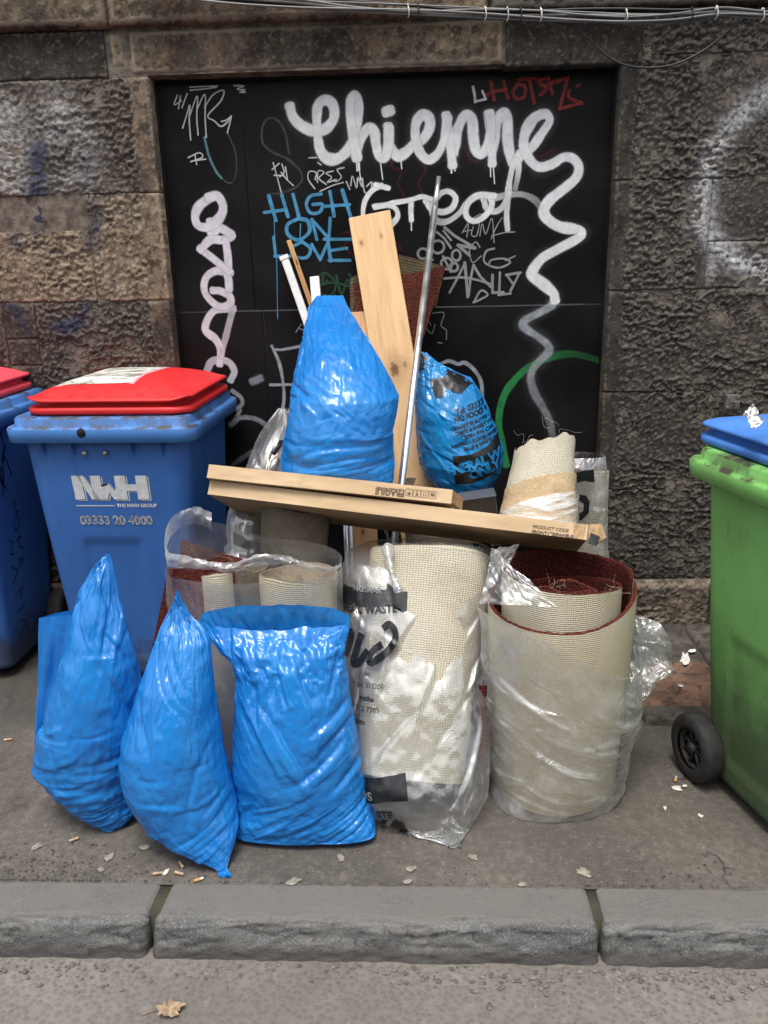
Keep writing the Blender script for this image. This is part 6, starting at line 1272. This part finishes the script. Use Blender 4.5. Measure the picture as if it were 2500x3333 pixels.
# printed clear bag round the centre roll
rows = [(1180, 1560, 1772, 2.35, .06), (1130, 1612, 1800, 2.335, .13), (1115, 1615, 1850, 2.31, .138), (1108, 1608, 1950, 2.26, .136), (1106, 1600, 2080, 2.20, .132), (1110, 1596, 2200, 2.14, .127), (1122, 1594, 2330, 2.085, .126), (1120, 1594, 2440, 2.035, .124), (1128, 1592, 2510, 2.00, .122), (1150, 1588, 2570, 1.975, .115), (1195, 1562, 2632, 1.95, .09), (1290, 1530, 2685, 1.92, .05), (1420, 1498, 2732, 1.87, .02), (1470, 1484, 2754, 1.848, .004)]
P, s, a = film_bag(rows, 91, flt(0.006, 0.008), (dict(n=18, theta=lambda s, a, r: radians(r.gauss(62, 12)), L=(.08, .22), w=(.005, .009), amp=(.003, .008), where=lambda s, a: 1.0 if a > .2 and s < .8 else .1), dict(n=12, theta=lambda s, a, r: radians(r.gauss(-62, 14)), L=(.05, .13), w=(.005, .009), amp=(.004, .01), where=lambda s, a: 1.0 if s > .78 else .05), dict(n=12, theta=lambda s, a, r: radians(r.gauss(100, 20)), L=(.04, .12), w=(.004, .008), amp=(.004, .009), where=lambda s, a: 1.0 if s < .3 and a < .3 else .03)))
cb = thing('clear_bag', 'clear plastic sack with black print around the broad leaning carpet roll', 'plastic bag', gp(1470, 2740)); fC = obj('film', grid_me('film', P, True), M_CLEAR, cb); bvC = bvh_of(fC.data)
K1 = (1050, 1700, 2.765); K2 = (1050, 2200, 2.765)
def txt1(t, cx, cy, sz, b=0.0, tilt=4, crop=K1, mat=None, off=0.004, Y=2.1, shear=0.0): return on_bag(t, cx, cy, sz, radians(tilt), bvC, fC, Y=Y, bold=b, crop=crop, mat=mat, off=off, shear=shear)
quad_on('print_band', [(165, 665), (420, 650), (585, 635), (585, 745), (400, 775), (165, 800)][::-1], bvC, M_PRINT, fC, 2.15, K1)
quad_on('print_patch', [(580, 590), (640, 620), (690, 600), (720, 640), (765, 640), (760, 770), (720, 785), (660, 690), (600, 740), (560, 700)][::-1], bvC, M_PRINT, fC, 2.15, K1)
M_PRINTG = plain('grey_film_print', (0.16, 0.17, 0.17), 0.4)
txt1('NGSMAR', 390, 735, 48, 0.02, 2, K1, M_PRINTG, 0.006); txt1('NEAL WASTE', 395, 885, 66, 0.025, 7, shear=0.12)
def brush(strokes, w, crop, Y, name='brush_letter'):
    for st in strokes:
        q = [at(crop[0]+x/crop[2], crop[1]+y/crop[2], Y) for x, y in st]; V, F = stroke_vf([(v[0], v[2]) for v in q], w/crop[2]*Y*1.02/FOC)
        stick(name, V, F, (np.array([0, Y, 0]), np.array([1.0, 0, 0]), np.array([0, 0, 1.0])), bvC, M_PRINT, fC, 0.0035, 0.015)
brush([[(190, 1020), (255, 1010), (240, 1100), (200, 1190)], [(355, 1000), (310, 1120), (285, 1225), (340, 1200), (415, 1110)], [(545, 950), (600, 915), (655, 960), (650, 1030), (580, 1110), (480, 1180), (425, 1190), (450, 1120), (540, 1060)]], 58, K1, 2.12)
for t, cx, cy, sz, b in (('he', 405, 1318, 34, 0), ('T 01 315200', 420, 1395, 38, 0), ('rothe', 415, 1482, 40, .03), ('T 2 7785', 422, 1555, 40, 0), ('.com', 345, 1648, 42, .03)): txt1(t, cx, cy, sz, b, 3)
txt1('env', 625, 320, 22, 0, 8, K2, M_PRINTG)
quad_on('print_band', [(335, 790), (400, 770), (600, 735), (750, 705), (775, 870), (600, 890), (390, 950)][::-1], bvC, M_PRINT, fC, 2.0, K2); txt1('OS', 415, 905, 62, 0.02, 8, K2, M_PRINTG, 0.006, 2.0); txt1('STE', 575, 1055, 62, 0.035, 8, K2, None, 0.004, 1.98)
quad_on('brush_letter', [(610, 1200), (640, 1145), (720, 1130), (780, 1235), (830, 1270), (825, 1340), (765, 1310), (700, 1200), (650, 1185)][::-1], bvC, M_PRINT, fC, 1.95, K2); quad_on('brush_letter', [(520, 1210), (545, 1140), (592, 1148), (560, 1235)][::-1], bvC, M_PRINT, fC, 1.95, K2)
# tied twist at its top
tw = catmull([at(1262, 1785, 2.22), at(1268, 1830, 2.17), at(1280, 1880, 2.14), at(1300, 1925, 2.12)], 8)
V, F = tube(tw, np.interp(np.linspace(0, 1, len(tw)), [0, .3, .7, 1], [.02, .008, .006, .014]), 12); V = np.array(V); V += (np.random.RandomState(3).rand(*V.shape)-.5)*0.005; obj('twist', joinme('twist', [(V, F)]), M_THICK, cb)
# milky film round the right roll: hugs the cylinder, slumps in folds, spreads at the foot
def wrap_form(V, U):
    th = 2*pi*np.arange(U)/U; fx = np.cos(th); fy = -np.sin(th)            # fy < 0 faces the viewer
    ztop = 0.565-0.115*sst(-0.7, 0.9, fx)-0.02*np.sin(2*th)
    t = np.linspace(0, 1, V)[:, None]; z_ = ztop[None]*(1-t)+0.003*t
    rr = 0.2185*(1-0.13*(1-np.clip(z_/0.57, 0, 1))**1.5)+0.004
    rr = rr + 0.016*np.exp(-((z_-0.30)/0.09)**2)*(0.4+0.6*sst(-0.6, 0.8, fx)[None]) + 0.010*np.exp(-((z_-0.10)/0.05)**2)
    foot_ = np.exp(-(z_/0.035)**2); a0 = np.arctan2(-0.75, -0.65); da = np.angle(np.exp(1j*(np.arctan2(fy, fx)-a0)))
    rr = rr + foot_*0.03*np.exp(-(da/0.5)**2)[None] + 0.012*np.exp(-((t-0.0)/0.06)**2)
    return np.stack([RX+rr*fx[None], RYc+rr*fy[None], z_*np.ones((1, U))], -1), t*np.ones((1, U)), np.ones((V, 1))*(np.arange(U)/U)[None]
def wrap_mesh(V=200, U=320, seed=121):
    P0, s, a = wrap_form(V, U); N = normals(P0); sg = np.sign(((P0-np.array([RX, RYc, 0]))*N*np.array([1, 1, 0])).sum(2).mean()); N = N*sg
    H = creases(P0, seed, 30, lambda s, a, r: radians(r.gauss(-27, 9)), (.08, .22), (.003, .006), (.006, .016), lambda s, a: 1.0 if .3 < s < .72 else .05)
    H += creases(P0, seed+1, 10, lambda s, a, r: radians(r.gauss(25, 25)), (.05, .12), (.004, .007), (.005, .012), lambda s, a: 1.0 if s > .7 else .05)
    H += creases(P0, seed+2, 8, lambda s, a, r: radians(r.gauss(-58, 14)), (.08, .18), (.003, .006), (.003, .007), lambda s, a: 1.0 if s < .4 else .05)
    D = N*np.maximum(H, -0.002)[..., None]
    eu = np.full((V, U), 1.004); ev = 1.006+0.05*np.exp(-((s-.5)/.12)**2)
    P = relax(P0, D, eu, ev, 0.016, 40, floor=0.002, keep=0.995)
    Hf = creases(P, seed+9, 70, lambda s, a, r: radians(r.gauss(-28, 18)), (.02, .1), (.0025, .004), (.0012, .0035), lambda s, a: 1.0 if .25 < s < .95 else .2)
    P = P+N*Hf[..., None]
    rr = np.hypot(P[..., 0]-RX, P[..., 1]-RYc); want = 0.2195*(1-0.13*(1-np.clip(P[..., 2]/0.57, 0, 1))**1.5)+0.0015; k = np.maximum(1, want/np.maximum(rr, 1e-4))
    P[..., 0] = RX+(P[..., 0]-RX)*k; P[..., 1] = RYc+(P[..., 1]-RYc)*k; P[..., 2] = np.maximum(P[..., 2], 0.002)
    return P
P = wrap_mesh()
cr_ = thing('clear_bag', 'crumpled milky plastic sack slipping down the fat upright carpet roll', 'plastic bag', (RX, RYc, 0)); obj('film', grid_me('film', P, True), M_MILKY, cr_)
rows = [(2062, 2092, 2006, 2.2, .006), (2064, 2150, 2030, 2.19, .016), (2060, 2166, 2075, 2.18, .022), (2056, 2188, 2130, 2.17, .022), (2040, 2182, 2185, 2.15, .024), (2000, 2140, 2215, 2.13, .022), (1990, 2120, 2255, 2.12, .016), (1960, 2080, 2300, 2.11, .008)]
P, s, a = film_bag(rows, 131, flt(0.02, 0.035), (dict(n=22, theta=lambda s, a, r: radians(r.gauss(-40, 40)), L=(.03, .1), w=(.003, .006), amp=(.004, .011)),), V=72, U=96, lim=0.012); obj('loose_fold', grid_me('loose_fold', P, True), M_MILKY, cr_)
Pn = sheet_px([(1612, 1785), (1655, 1835), (1815, 1975), (1560, 1965)], [2.0, 2.02, 1.935, 1.94], 40, 40, 21, 0.012); obj('top_fold', grid_me('top_fold', Pn), M_CLEAR, cr_)
Pn = sheet_px([(1596, 1790), (1690, 1772), (1650, 1850), (1592, 1850)], [2.12, 2.2, 2.08, 2.02], 24, 20, 22, 0.01); obj('top_fold', grid_me('top_fold', Pn), M_MILKY, cr_)
# open clear bag at the left
rows = [(542, 1112, 1842, 2.20, .135), (546, 1112, 1880, 2.20, .14), (552, 1112, 1950, 2.195, .145), (560, 1112, 2050, 2.19, .15), (570, 1110, 2200, 2.17, .15), (590, 1105, 2350, 2.15, .14), (640, 1090, 2480, 2.12, .12), (700, 1060, 2560, 2.10, .08)]
P, s, a = film_bag(rows, 141, flt(0.008, 0.006), (dict(n=20, theta=lambda s, a, r: radians(r.gauss(95, 16)), L=(.06, .2), w=(.005, .01), amp=(.003, .009), where=lambda s, a: 1.0 if s < .6 else .1),), V=110, U=200, lens=0.8)
bk = np.sin(2*pi*a) < 0; P[..., 2] += np.where(bk, sst(.2, 0, s)*np.abs(np.sin(2*pi*a))**.5*(0.035+0.10*sst(.2, -1, -np.cos(2*pi*a))), 0)
co = thing('clear_bag', 'open clear plastic sack with bunched rim around the left carpet rolls', 'plastic bag', (at(820, 2000, 2.18)[0], 2.15, 0)); obj('film', grid_me('film', P, True), M_CLEAR, co)
rp = catmull([at(x, y, Y) for x, y, Y in [(690, 1700, 2.32), (640, 1675, 2.33), (575, 1695, 2.28), (545, 1740, 2.2), (545, 1815, 2.1), (600, 1828, 2.06), (680, 1842, 2.045), (760, 1846, 2.04), (850, 1822, 2.04), (930, 1826, 2.05), (1010, 1846, 2.07), (1085, 1852, 2.12), (1112, 1835, 2.2)]], 12)
hts = np.interp(np.linspace(0, 1, len(rp)), [0, .2, .35, .5, .65, .8, 1], [.05, .05, .045, .022, .03, .02, .012])
off = np.linspace(-1, 1, 9); Pn = rp[:, None, :]+np.array([0, 0, 1.0])*(off[None, :, None]*hts[:, None, None]*0.5)
u_ = np.linspace(0, 1, len(rp))[:, None]; Pn[..., 1] += -0.008*np.cos(off*pi/2)[None]+(fbm(u_*40, off[None]*1.5+0*u_, 4, 3)-.5)*0.016; Pn[..., 2] += (fbm(u_*30+9, off[None]*2, 6, 3)-.5)*0.014
obj('bunched_rim', grid_me('bunched_rim', Pn), M_THICK, co)
# clear sack with black print behind the perched bag and box
rows = [(905, 945, 1330, 2.86, .01), (872, 960, 1372, 2.84, .05), (838, 960, 1425, 2.80, .08), (818, 955, 1480, 2.76, .1), (805, 950, 1540, 2.72, .1), (770, 930, 1600, 2.66, .1), (746, 900, 1660, 2.6, .1), (742, 880, 1740, 2.56, .09), (745, 870, 1810, 2.52, .08), (750, 870, 1900, 2.51, .07), (755, 870, 2100, 2.50, .06), (765, 865, 2340, 2.49, .03)]
P, s, a = film_bag(rows, 151, flt(0.02, 0.03), (dict(n=26, theta=lambda s, a, r: radians(r.uniform(0, 180)), L=(.04, .12), w=(.004, .008), amp=(.004, .011)),), V=110, U=130, lim=0.014)
cq = thing('clear_bag', 'clear plastic sack with black scraps, poking out left of the perched blue bag', 'plastic bag', (at(800, 1800, 2.52)[0], 2.52, 0.6)); fq = obj('film', grid_me('film', P, True), M_CLEAR, cq); bvq = bvh_of(fq.data)
K3 = (450, 1600, 2.37)
quad_on('print_patch', [(735, 310), (800, 325), (880, 360), (880, 400), (860, 418), (745, 385)][::-1], bvq, M_PRINT, fq, 2.5, K3); on_bag('environment', 812, 185, 20, radians(-6), bvq, fq, 2.5, 0.0, K3)
K4 = (550, 800, 2.37)
for pl in ([(790, 1590), (840, 1515), (880, 1520), (860, 1560), (820, 1610)], [(800, 1700), (850, 1620), (865, 1640), (850, 1730)]): quad_on('print_patch', pl[::-1], bvq, M_PRINT, fq, 2.7, K4)
blk = bag_form([(880, 960, 1440, 2.8, .03), (860, 990, 1480, 2.78, .05), (850, 1000, 1560, 2.72, .06), (820, 960, 1640, 2.64, .06), (790, 900, 1740, 2.56, .05), (790, 880, 1820, 2.53, .05), (790, 870, 2000, 2.51, .05), (790, 860, 2330, 2.50, .04)], 60, 60); blk += normals(blk)*((fbm(np.arange(60)[None]/6., np.arange(60)[:, None]/5., 9)-.5)*0.04)[..., None]
obj('dark_contents', grid_me('dark_contents', blk, True), M_FELTG, cq)
# clear sack at the far right
rows = [(1790, 1970, 1482, 2.85, .05), (1785, 1972, 1510, 2.85, .07), (1785, 1976, 1600, 2.85, .085), (1790, 1976, 1750, 2.845, .09), (1795, 1975, 1900, 2.84, .09), (1800, 1970, 2060, 2.83, .085), (1815, 1960, 2190, 2.82, .06)]
P, s, a = film_bag(rows, 161, flt(0.01, 0.014), (dict(n=16, theta=lambda s, a, r: radians(r.gauss(60, 40)), L=(.04, .14), w=(.005, .009), amp=(.003, .009)),), V=110, U=110, lim=0.014)
cs_ = thing('clear_bag', 'clear plastic sack with black print standing against the right-hand stonework', 'plastic bag', (at(1880, 2100, 2.83)[0], 2.83, 0)); fs_ = obj('film', grid_me('film', P, True), M_MILKY, cs_); bvs = bvh_of(fs_.data)
K5 = (1300, 1350, 2.074)
quad_on('print_patch', [(1185, 380), (1240, 365), (1305, 362), (1308, 445), (1240, 432), (1190, 445)][::-1], bvs, M_PRINT, fs_, 2.8, K5); quad_on('brush_letter', [(1200, 520), (1250, 528), (1272, 570), (1262, 640), (1215, 688), (1200, 690), (1200, 640), (1225, 630), (1232, 580), (1200, 560)][::-1], bvs, M_PRINT, fs_, 2.8, K5)
# stretch wrap round the slanting roll
n = NT('stretch_wrap'); p = n.pos(); st = n.noise(n.map(p, sc=(0.12, 0.12, 1), rot=(0, radians(14), 0)), 75, 4, 0.6); nm = n.bump(st, 0.8, 0.004)
al = n.ramp(st, 0.38, 0.66, 0.12, 0.8); M_WRAP = n.done(n.n('MixShader', i0=al, i1=n.n('BsdfTransparent').outputs[0], i2=n.bsdf((0.74, 0.74, 0.73), 0.2, nm, 0.6)).outputs[0])
m0, *_ = roll_me('stretch_wrap', at(1735, 1800, 2.50), at(1758, 1632, 2.592), 0.1345, 0.092, (1, 0, 0), k_top=0.9, slant=lambda a: 0.05*np.cos(a)-0.005, nu=90, nv=30); obj('stretch_wrap', m0, M_WRAP, rollS)
# ------------------------------------------------------------------ cables and fittings on the wall
n = NT('cable_sheath'); p = n.pos(); M_CABLE = n.done(n.bsdf(n.mix(n.noise(p, 9, 3), (0.07, 0.069, 0.067), (0.24, 0.235, 0.23)), 0.42, None, 0.5)); M_CABLEB = plain('black_cable', (0.014, 0.014, 0.015), 0.5); M_TIE = plain('white_cable_tie', (0.7, 0.69, 0.64), 0.5)
cabs = thing('cable_bundle', 'bundle of grey and black cables tied along the wall above the boards', 'cables', at(1900, 60, WY-0.06))
rnd = random.Random(9)
mainp = [(480, -28), (700, -6), (950, 10), (1150, 24), (1350, 36), (1550, 44), (1750, 48), (1900, 50), (2050, 52), (2200, 50), (2350, 40), (2520, 52), (2700, 48)]
for i in range(8):
    ph = rnd.random()*6; am = rnd.uniform(4, 13); wl = rnd.uniform(110, 320); q = [at(x, y+am*sin(x/wl+ph)+(i-3.5)*4.6*(0.45+0.55*sst(600, 1400, x)), WY-0.052-0.008*(i % 3)) for x, y in mainp]
    V, F = tube(catmull(q, 10), rnd.uniform(0.0024, 0.0042), 8); obj('cable', joinme('cable', [(V, F)]), M_CABLE if i % 3 else M_CABLEB, cabs)
q = [at(x, y, WY-0.05) for x, y in [(1600, 40), (1700, 52), (1850, 82), (1905, 115), (1950, 160), (2000, 198), (2060, 217), (2130, 220), (2210, 205), (2300, 158), (2370, 100), (2420, 66), (2460, 52)]]
V, F = tube(catmull(q, 10), 0.0036, 8); obj('cable', joinme('cable', [(V, F)]), M_CABLEB, cabs)
q = [at(x, y, WY-0.05) for x, y in [(1850, 62), (1960, 72), (2100, 78), (2250, 70), (2400, 54)]]
V, F = tube(catmull(q, 10), 0.003, 8); obj('cable', joinme('cable', [(V, F)]), M_CABLE, cabs)
for i, x in enumerate((1330, 1362, 1580, 1652, 1695, 1760, 2037, 2250, 2330, 2480)):
    y = np.interp(x, [m[0] for m in mainp], [m[1] for m in mainp]); c = at(x, y, WY-0.058); h = 0.02
    lp = [(c[0]+0.002*sin(k), c[1]-0.0015+0.017*cos(2*pi*k/14), c[2]+h*sin(2*pi*k/14)) for k in range(15)]
    V, F = tube(lp, 0.0019, 6); obj('cable_tie', joinme('cable_tie', [(V, F)]), M_TIE if i % 3 != 1 else M_CABLEB, cabs)
    tl = at(x+rnd.uniform(-4, 4), y-rnd.uniform(10, 24), WY-0.075); V, F = tube([c+np.array([0, -0.018, 0.014]), tl], 0.0022, 5); obj('tie_tail', joinme('tie_tail', [(V, F)]), M_TIE if i % 3 != 1 else M_CABLEB, cabs)
M_PLATE = plain('grey_metal_plate', (0.17, 0.165, 0.155), 0.5, 0.5, var=0.3)
c = at(2386, 1309, WY-0.045); me = bevel_box('plate', -0.026, 0.026, 0, 0.03, -0.026, 0.026, 0.002, 2); me.transform(Matrix.Translation(tuple(c)))
pl = thing('wall_plate', 'small square metal plate with two wire stubs fixed to the wall above the green bin', 'plate', c); obj('plate', me, M_PLATE, pl)
for dx in (0.003, 0.013):
    q = catmull([c+np.array([dx-0.01, -0.001, 0.0]), c+np.array([dx, -0.014, 0.004]), c+np.array([dx+0.004, -0.012, -0.016]), c+np.array([dx+0.004, -0.004, -0.03])], 6); V, F = tube(q, 0.0022, 7); obj('wire', joinme('wire', [(V, F)]), M_CABLE, pl)
for dx, dz in ((-0.018, 0.017), (0.018, 0.017), (-0.018, -0.018)):
    V, F = tube([c+np.array([dx, 0.0, dz]), c+np.array([dx, -0.003, dz])], 0.0028, 8); obj('screw', joinme('screw', [(V, F)]), M_BOLT, pl)
# foil wrapper on the green bin's lid
n = NT('foil'); p = n.pos(); M_FOIL = n.done(n.bsdf(n.mix(n.ramp(n.noise(p, 28, 3), 0.4, 0.6), (0.75, 0.75, 0.76), (0.35, 0.33, 0.3)), 0.22, n.bump(n.vor(p, 60), 0.8, 0.006), 0.5, 0.85))
Pn = sheet_px([(2420, 1345), (2448, 1318), (2488, 1372), (2455, 1398)], [2.02, 2.05, 2.0, 1.97], 14, 14, 31, 0.012)
tag(obj('foil_wrapper', grid_me('foil_wrapper', Pn), M_FOIL), 'crumpled silver foil wrapper lying on the blue lid', 'wrapper')

# ------------------------------------------------------------------ litter on the pavement
def m_flat(name, a, b, sc=60): n = NT(name); p = n.pos(); return n.done(n.bsdf(n.mix(n.ramp(n.noise(p, sc, 4), 0.35, 0.65), a, b), 0.8, n.bump(n.noise(p, sc*4, 3), 0.3, 0.002), 0.3))
M_GUM = m_flat('old_gum', (0.17, 0.155, 0.125), (0.27, 0.25, 0.205)); M_FILT = m_flat('cork_tip', (0.5, 0.26, 0.09), (0.58, 0.33, 0.13)); M_CIG = m_flat('cigarette_paper', (0.5, 0.47, 0.4), (0.66, 0.63, 0.56)); M_OLDF = m_flat('old_filter', (0.36, 0.26, 0.15), (0.48, 0.37, 0.24)); M_PAPER = m_flat('scrap_paper', (0.55, 0.54, 0.5), (0.68, 0.67, 0.63)); M_LEAF = m_flat('dry_leaf', (0.24, 0.165, 0.1), (0.36, 0.26, 0.17))
def butt(px, py, ang, fresh, label):
    c = gp(px, py, 0.004); d = np.array([cos(ang), sin(ang), 0]); t = thing('cigarette_butt', label, 'cigarette butt', (c[0], c[1], 0), group='cigarette butts on the pavement')
    V, F = tube([c-d*0.013, c, c+d*0.003], [0.0036, 0.0037, 0.0034], 10); obj('filter', joinme('filter', [(V, F)]), M_FILT if fresh else M_OLDF, t)
    V, F = tube([c+d*0.003, c+d*0.012], [0.0034, 0.0028 if fresh else 0.004], 10); obj('paper', joinme('paper', [(V, F)]), M_CIG if fresh else M_OLDF, t)
butt(26, 2407, pi*1.05, True, 'orange-tipped cigarette butt at the far left of the pavement'); butt(241, 2732, 0.6, False, 'tan cigarette butt below the leftmost blue bag'); butt(590, 2814, 2.2, False, 'tan cigarette butt nearest the tail of the middle bag'); butt(583, 2842, 2.8, False, 'bent tan cigarette butt just above the kerb'); butt(648, 2862, 0.45, True, 'pale cigarette butt lying at the kerb edge under the bag tail'); butt(515, 2842, 0.2, False, 'flattened cigarette butt left of the bent one above the kerb'); butt(2200, 2535, 1.2, True, 'pale cigarette butt on dark ground left of the bin wheel')
def patch(name, label, cat, px, py, r, mat, seed, asp=0.55, h=0.0016, group=None, k=14, jag=0.3, Z=0.002):
    rs = random.Random(seed); c = gp(px, py, Z); a0 = rs.random()*6; V = [(c[0], c[1], Z+h)]; ringp = []
    for lv, zz in ((0.75, h*0.95), (1.0, 0)):
        for i in range(k):
            a = 2*pi*i/k; q = r*(1-jag+2*jag*random.Random(seed*31+i).random())*lv; x, y = q*cos(a), q*asp*sin(a); V.append((c[0]+x*cos(a0)-y*sin(a0), c[1]+x*sin(a0)+y*cos(a0), Z+zz))
    F = [(0, 1+i, 1+(i+1) % k) for i in range(k)]+[(1+i, 1+k+i, 1+k+(i+1) % k, 1+(i+1) % k) for i in range(k)]
    return tag(obj(name, me_np(name, V, F), mat), label, cat, group)
gl = 'flat grey blobs of trodden chewing gum on the pavement'
for i, (x, y, r, lb) in enumerate([(471, 2758, .014, 'grey trodden gum blob left of the middle bag foot'), (355, 2790, .016, 'wide grey trodden gum blob below the leftmost bag'), (330, 2830, .011, 'small trodden gum blob above the kerb at left'), (957, 2868, .017, 'pale gum blob touching the kerb below the open-mouthed bag'), (1540, 2788, .014, 'round pale gum blob below the printed clear sack'), (1341, 2826, .013, 'gum blob between the printed sack and the kerb'), (1902, 2838, .02, 'large cream gum blob near the right kerb joint'), (1325, 2868, .012, 'gum blob touching the kerb near the middle'), (1700, 2878, .011, 'small gum blob touching the kerb at right'), (120, 2755, .016, 'grey gum blob at the lower left of the pavement'), (1110, 2792, .013, 'dull gum blob right of the open-mouthed bag')]):
    patch('chewing_gum', lb, 'gum', x, y, r, M_GUM, 50+i, 0.7, group=gl)
pg = 'torn white paper scraps on the pavement'
for i, (x, y, r, a, lb) in enumerate([(2228, 2142, .05, .35, 'long torn white paper strip by the wall foot at right'), (2250, 2118, .018, .6, 'small curled white scrap above the long paper strip'), (2215, 2232, .010, .5, 'tiny white scrap behind the fat carpet roll'), (2205, 2565, .013, .8, 'grey-white scrap on dark ground near the bin wheel'), (2230, 2558, .008, .5, 'tiny white scrap right of the grey-white one'), (2165, 2630, .008, .5, 'white fleck in front of the fat carpet roll at right'), (2280, 2655, .008, .7, 'white fleck in the lower right of the pavement'), (540, 2838, .012, .5, 'small pale paper bit among the cigarette butts')]):
    patch('paper_scrap', lb, 'paper', x, y, r, M_PAPER, 90+i, a, 0.003, pg, jag=0.4, Z=0.052 if y < 2300 else 0.002)
# dry leaf in the road
c = gp(552, 3288, RZ+0.012); rs = random.Random(5); k = 26; V = [(c[0], c[1], RZ+0.018)]
for i in range(k):
    a = 2*pi*i/k; r = (0.016+0.010*abs(sin(a*2.5+.4))+0.008*rs.random())*(1 if i % 2 else .8); V.append((c[0]+r*1.25*cos(a), c[1]+r*sin(a)*.9, RZ+0.012+0.012*rs.random()))
lf = thing('dry_leaf', 'crumpled brown oak leaf lying in the road', 'leaf', (c[0], c[1], RZ)); obj('blade', me_np('blade', V, [(0, 1+i, 1+(i+1) % k) for i in range(k)], False), M_LEAF, lf)
V, F = tube([c+np.array([-0.03, 0, .003]), c+np.array([-0.06, -0.012, 0])], 0.0012, 6); obj('stalk', joinme('stalk', [(V, F)]), M_LEAF, lf)
# low worn stone step along the wall foot at right
stp = thing('stone_step', 'low worn stone step along the wall foot behind the fat carpet roll', 'step', (1.2, 2.42, 0))
def m_step(name, a, b):
    n = NT(name); p = n.pos(); c = n.mix(n.ramp(n.noise(p, 9, 6, 0.7), .35, .65), a, b); c = n.mix(n.ramp(n.noise(n.map(p, loc=(3, 1, 0)), 22, 5, 0.7), .5, .62, 0, .75), c, (0.022, 0.02, 0.018))
    return n.done(n.bsdf(c, 0.85, n.bump(n.noise(p, 40, 5, 0.7), 0.7, 0.008), 0.3))
M_STEPB = m_step('brown_step_stone', (0.10, 0.055, 0.036), (0.2, 0.12, 0.085)); M_STEPD = m_step('dirty_step_stone', (0.04, 0.035, 0.03), (0.1, 0.088, 0.074))
def step_stone(x0, x1, y0, y1, h, sd, mat):
    xs = np.linspace(x0, x1, max(8, int((x1-x0)/0.015))); ys = np.concatenate([[y0, y0], np.linspace(y0, y1, 50)[1:], [y1]]); X, Y = np.meshgrid(xs, ys)
    Z = h+(fbm(X*9, Y*9, sd)-0.5)*0.022+(fbm(X*40, Y*40, sd+2)-0.5)*0.006; e = np.minimum(np.minimum(X-x0, x1-X), Y-y0); Z -= np.clip(1-e/0.02, 0, 1)**2*0.012; Z[0] = -0.02
    Y = Y+(fbm(X*12, Y*3, sd+5)-0.5)*0.02*(Y < y0+0.1); P = np.stack([X, Y, Z], -1); L = P[:, :1].copy(); R_ = P[:, -1:].copy(); L[..., 2] = R_[..., 2] = -0.02
    obj('step_stone', grid_me('step_stone', np.concatenate([L, P, R_], 1)), mat, stp)
step_stone(0.735, 1.055, 2.50, 2.78, 0.042, 3, M_STEPB); step_stone(0.735, 1.6, 2.43, 2.495, 0.03, 5, M_STEPD); step_stone(1.06, 1.9, 2.50, 3.11, 0.038, 7, M_STEPD); step_stone(0.80, 1.055, 2.785, 3.11, 0.04, 9, M_STEPD)
# loose fibres on the cut carpet
M_FIB = plain('jute_fibre', (0.42, 0.38, 0.3), 0.9)
def fibres(name, parent, pts, seed, L=0.03):
    rs = random.Random(seed); parts = []
    for (x, y, Y) in pts:
        b = at(x, y, Y); q = [b]; d = np.array([rs.gauss(0, 1), rs.gauss(0, .4), rs.gauss(.5, .8)]); d /= np.linalg.norm(d)
        for i in range(4): d = d+np.array([rs.gauss(0, .5), rs.gauss(0, .3), rs.gauss(0, .5)]); d /= np.linalg.norm(d); q.append(q[-1]+d*L*rs.uniform(.15, .4))
        parts.append(tube(catmull(q, 4), 0.0003, 4))
    obj(name, joinme(name, parts), M_FIB, parent, kind='stuff')
rs = random.Random(2)
fibres('loose_fibre', rollS, [(1852, 1400, 2.62), (1850, 1400, 2.62), (1700, 1444, 2.6), (1705, 1440, 2.6), (1790, 1392, 2.62), (1855, 1420, 2.62), (1820, 1388, 2.62)]+[(1720+rs.random()*90, 1500+rs.random()*100, 2.53) for i in range(12)], 3, 0.05)
fibres('loose_fibre', rollR, [(1960+rs.random()*60, 1900+rs.random()*40, 2.0) for i in range(8)]+[(1750+rs.random()*80, 1880+rs.random()*40, 2.02) for i in range(6)], 4, 0.03)
fibres('loose_fibre', cs, [(745, 1815, 2.27)]*5+[(760, 1808, 2.27)]*4, 6, 0.035)
# unseen building added behind the viewer, sized to block the low sky
ob = thing('added_sky_blocker', 'plain stone building shape added unseen behind the viewer to block the low sky', 'building', (0, -7.0, 0))
M_OPP = plain('blocker_stone', (0.16, 0.13, 0.1), 0.9, var=0.3, sc=3); M_OPG = plain('blocker_glass', (0.02, 0.022, 0.025), 0.15, var=0.1)
obj('wall', joinme('blocker_wall', [box_vf(-10, 9, -8.0, -7.0, -0.2, 5.2)], False), M_OPP, ob)
for i in range(-3, 4):
    for j in range(2):
        w_ = obj('window', bevel_box('blocker_window', i*2.6-0.55, i*2.6+0.55, -6.99, -6.92, 0.8+j*2.2, 2.2+j*2.2, 0.02, 1), M_OPG, ob)
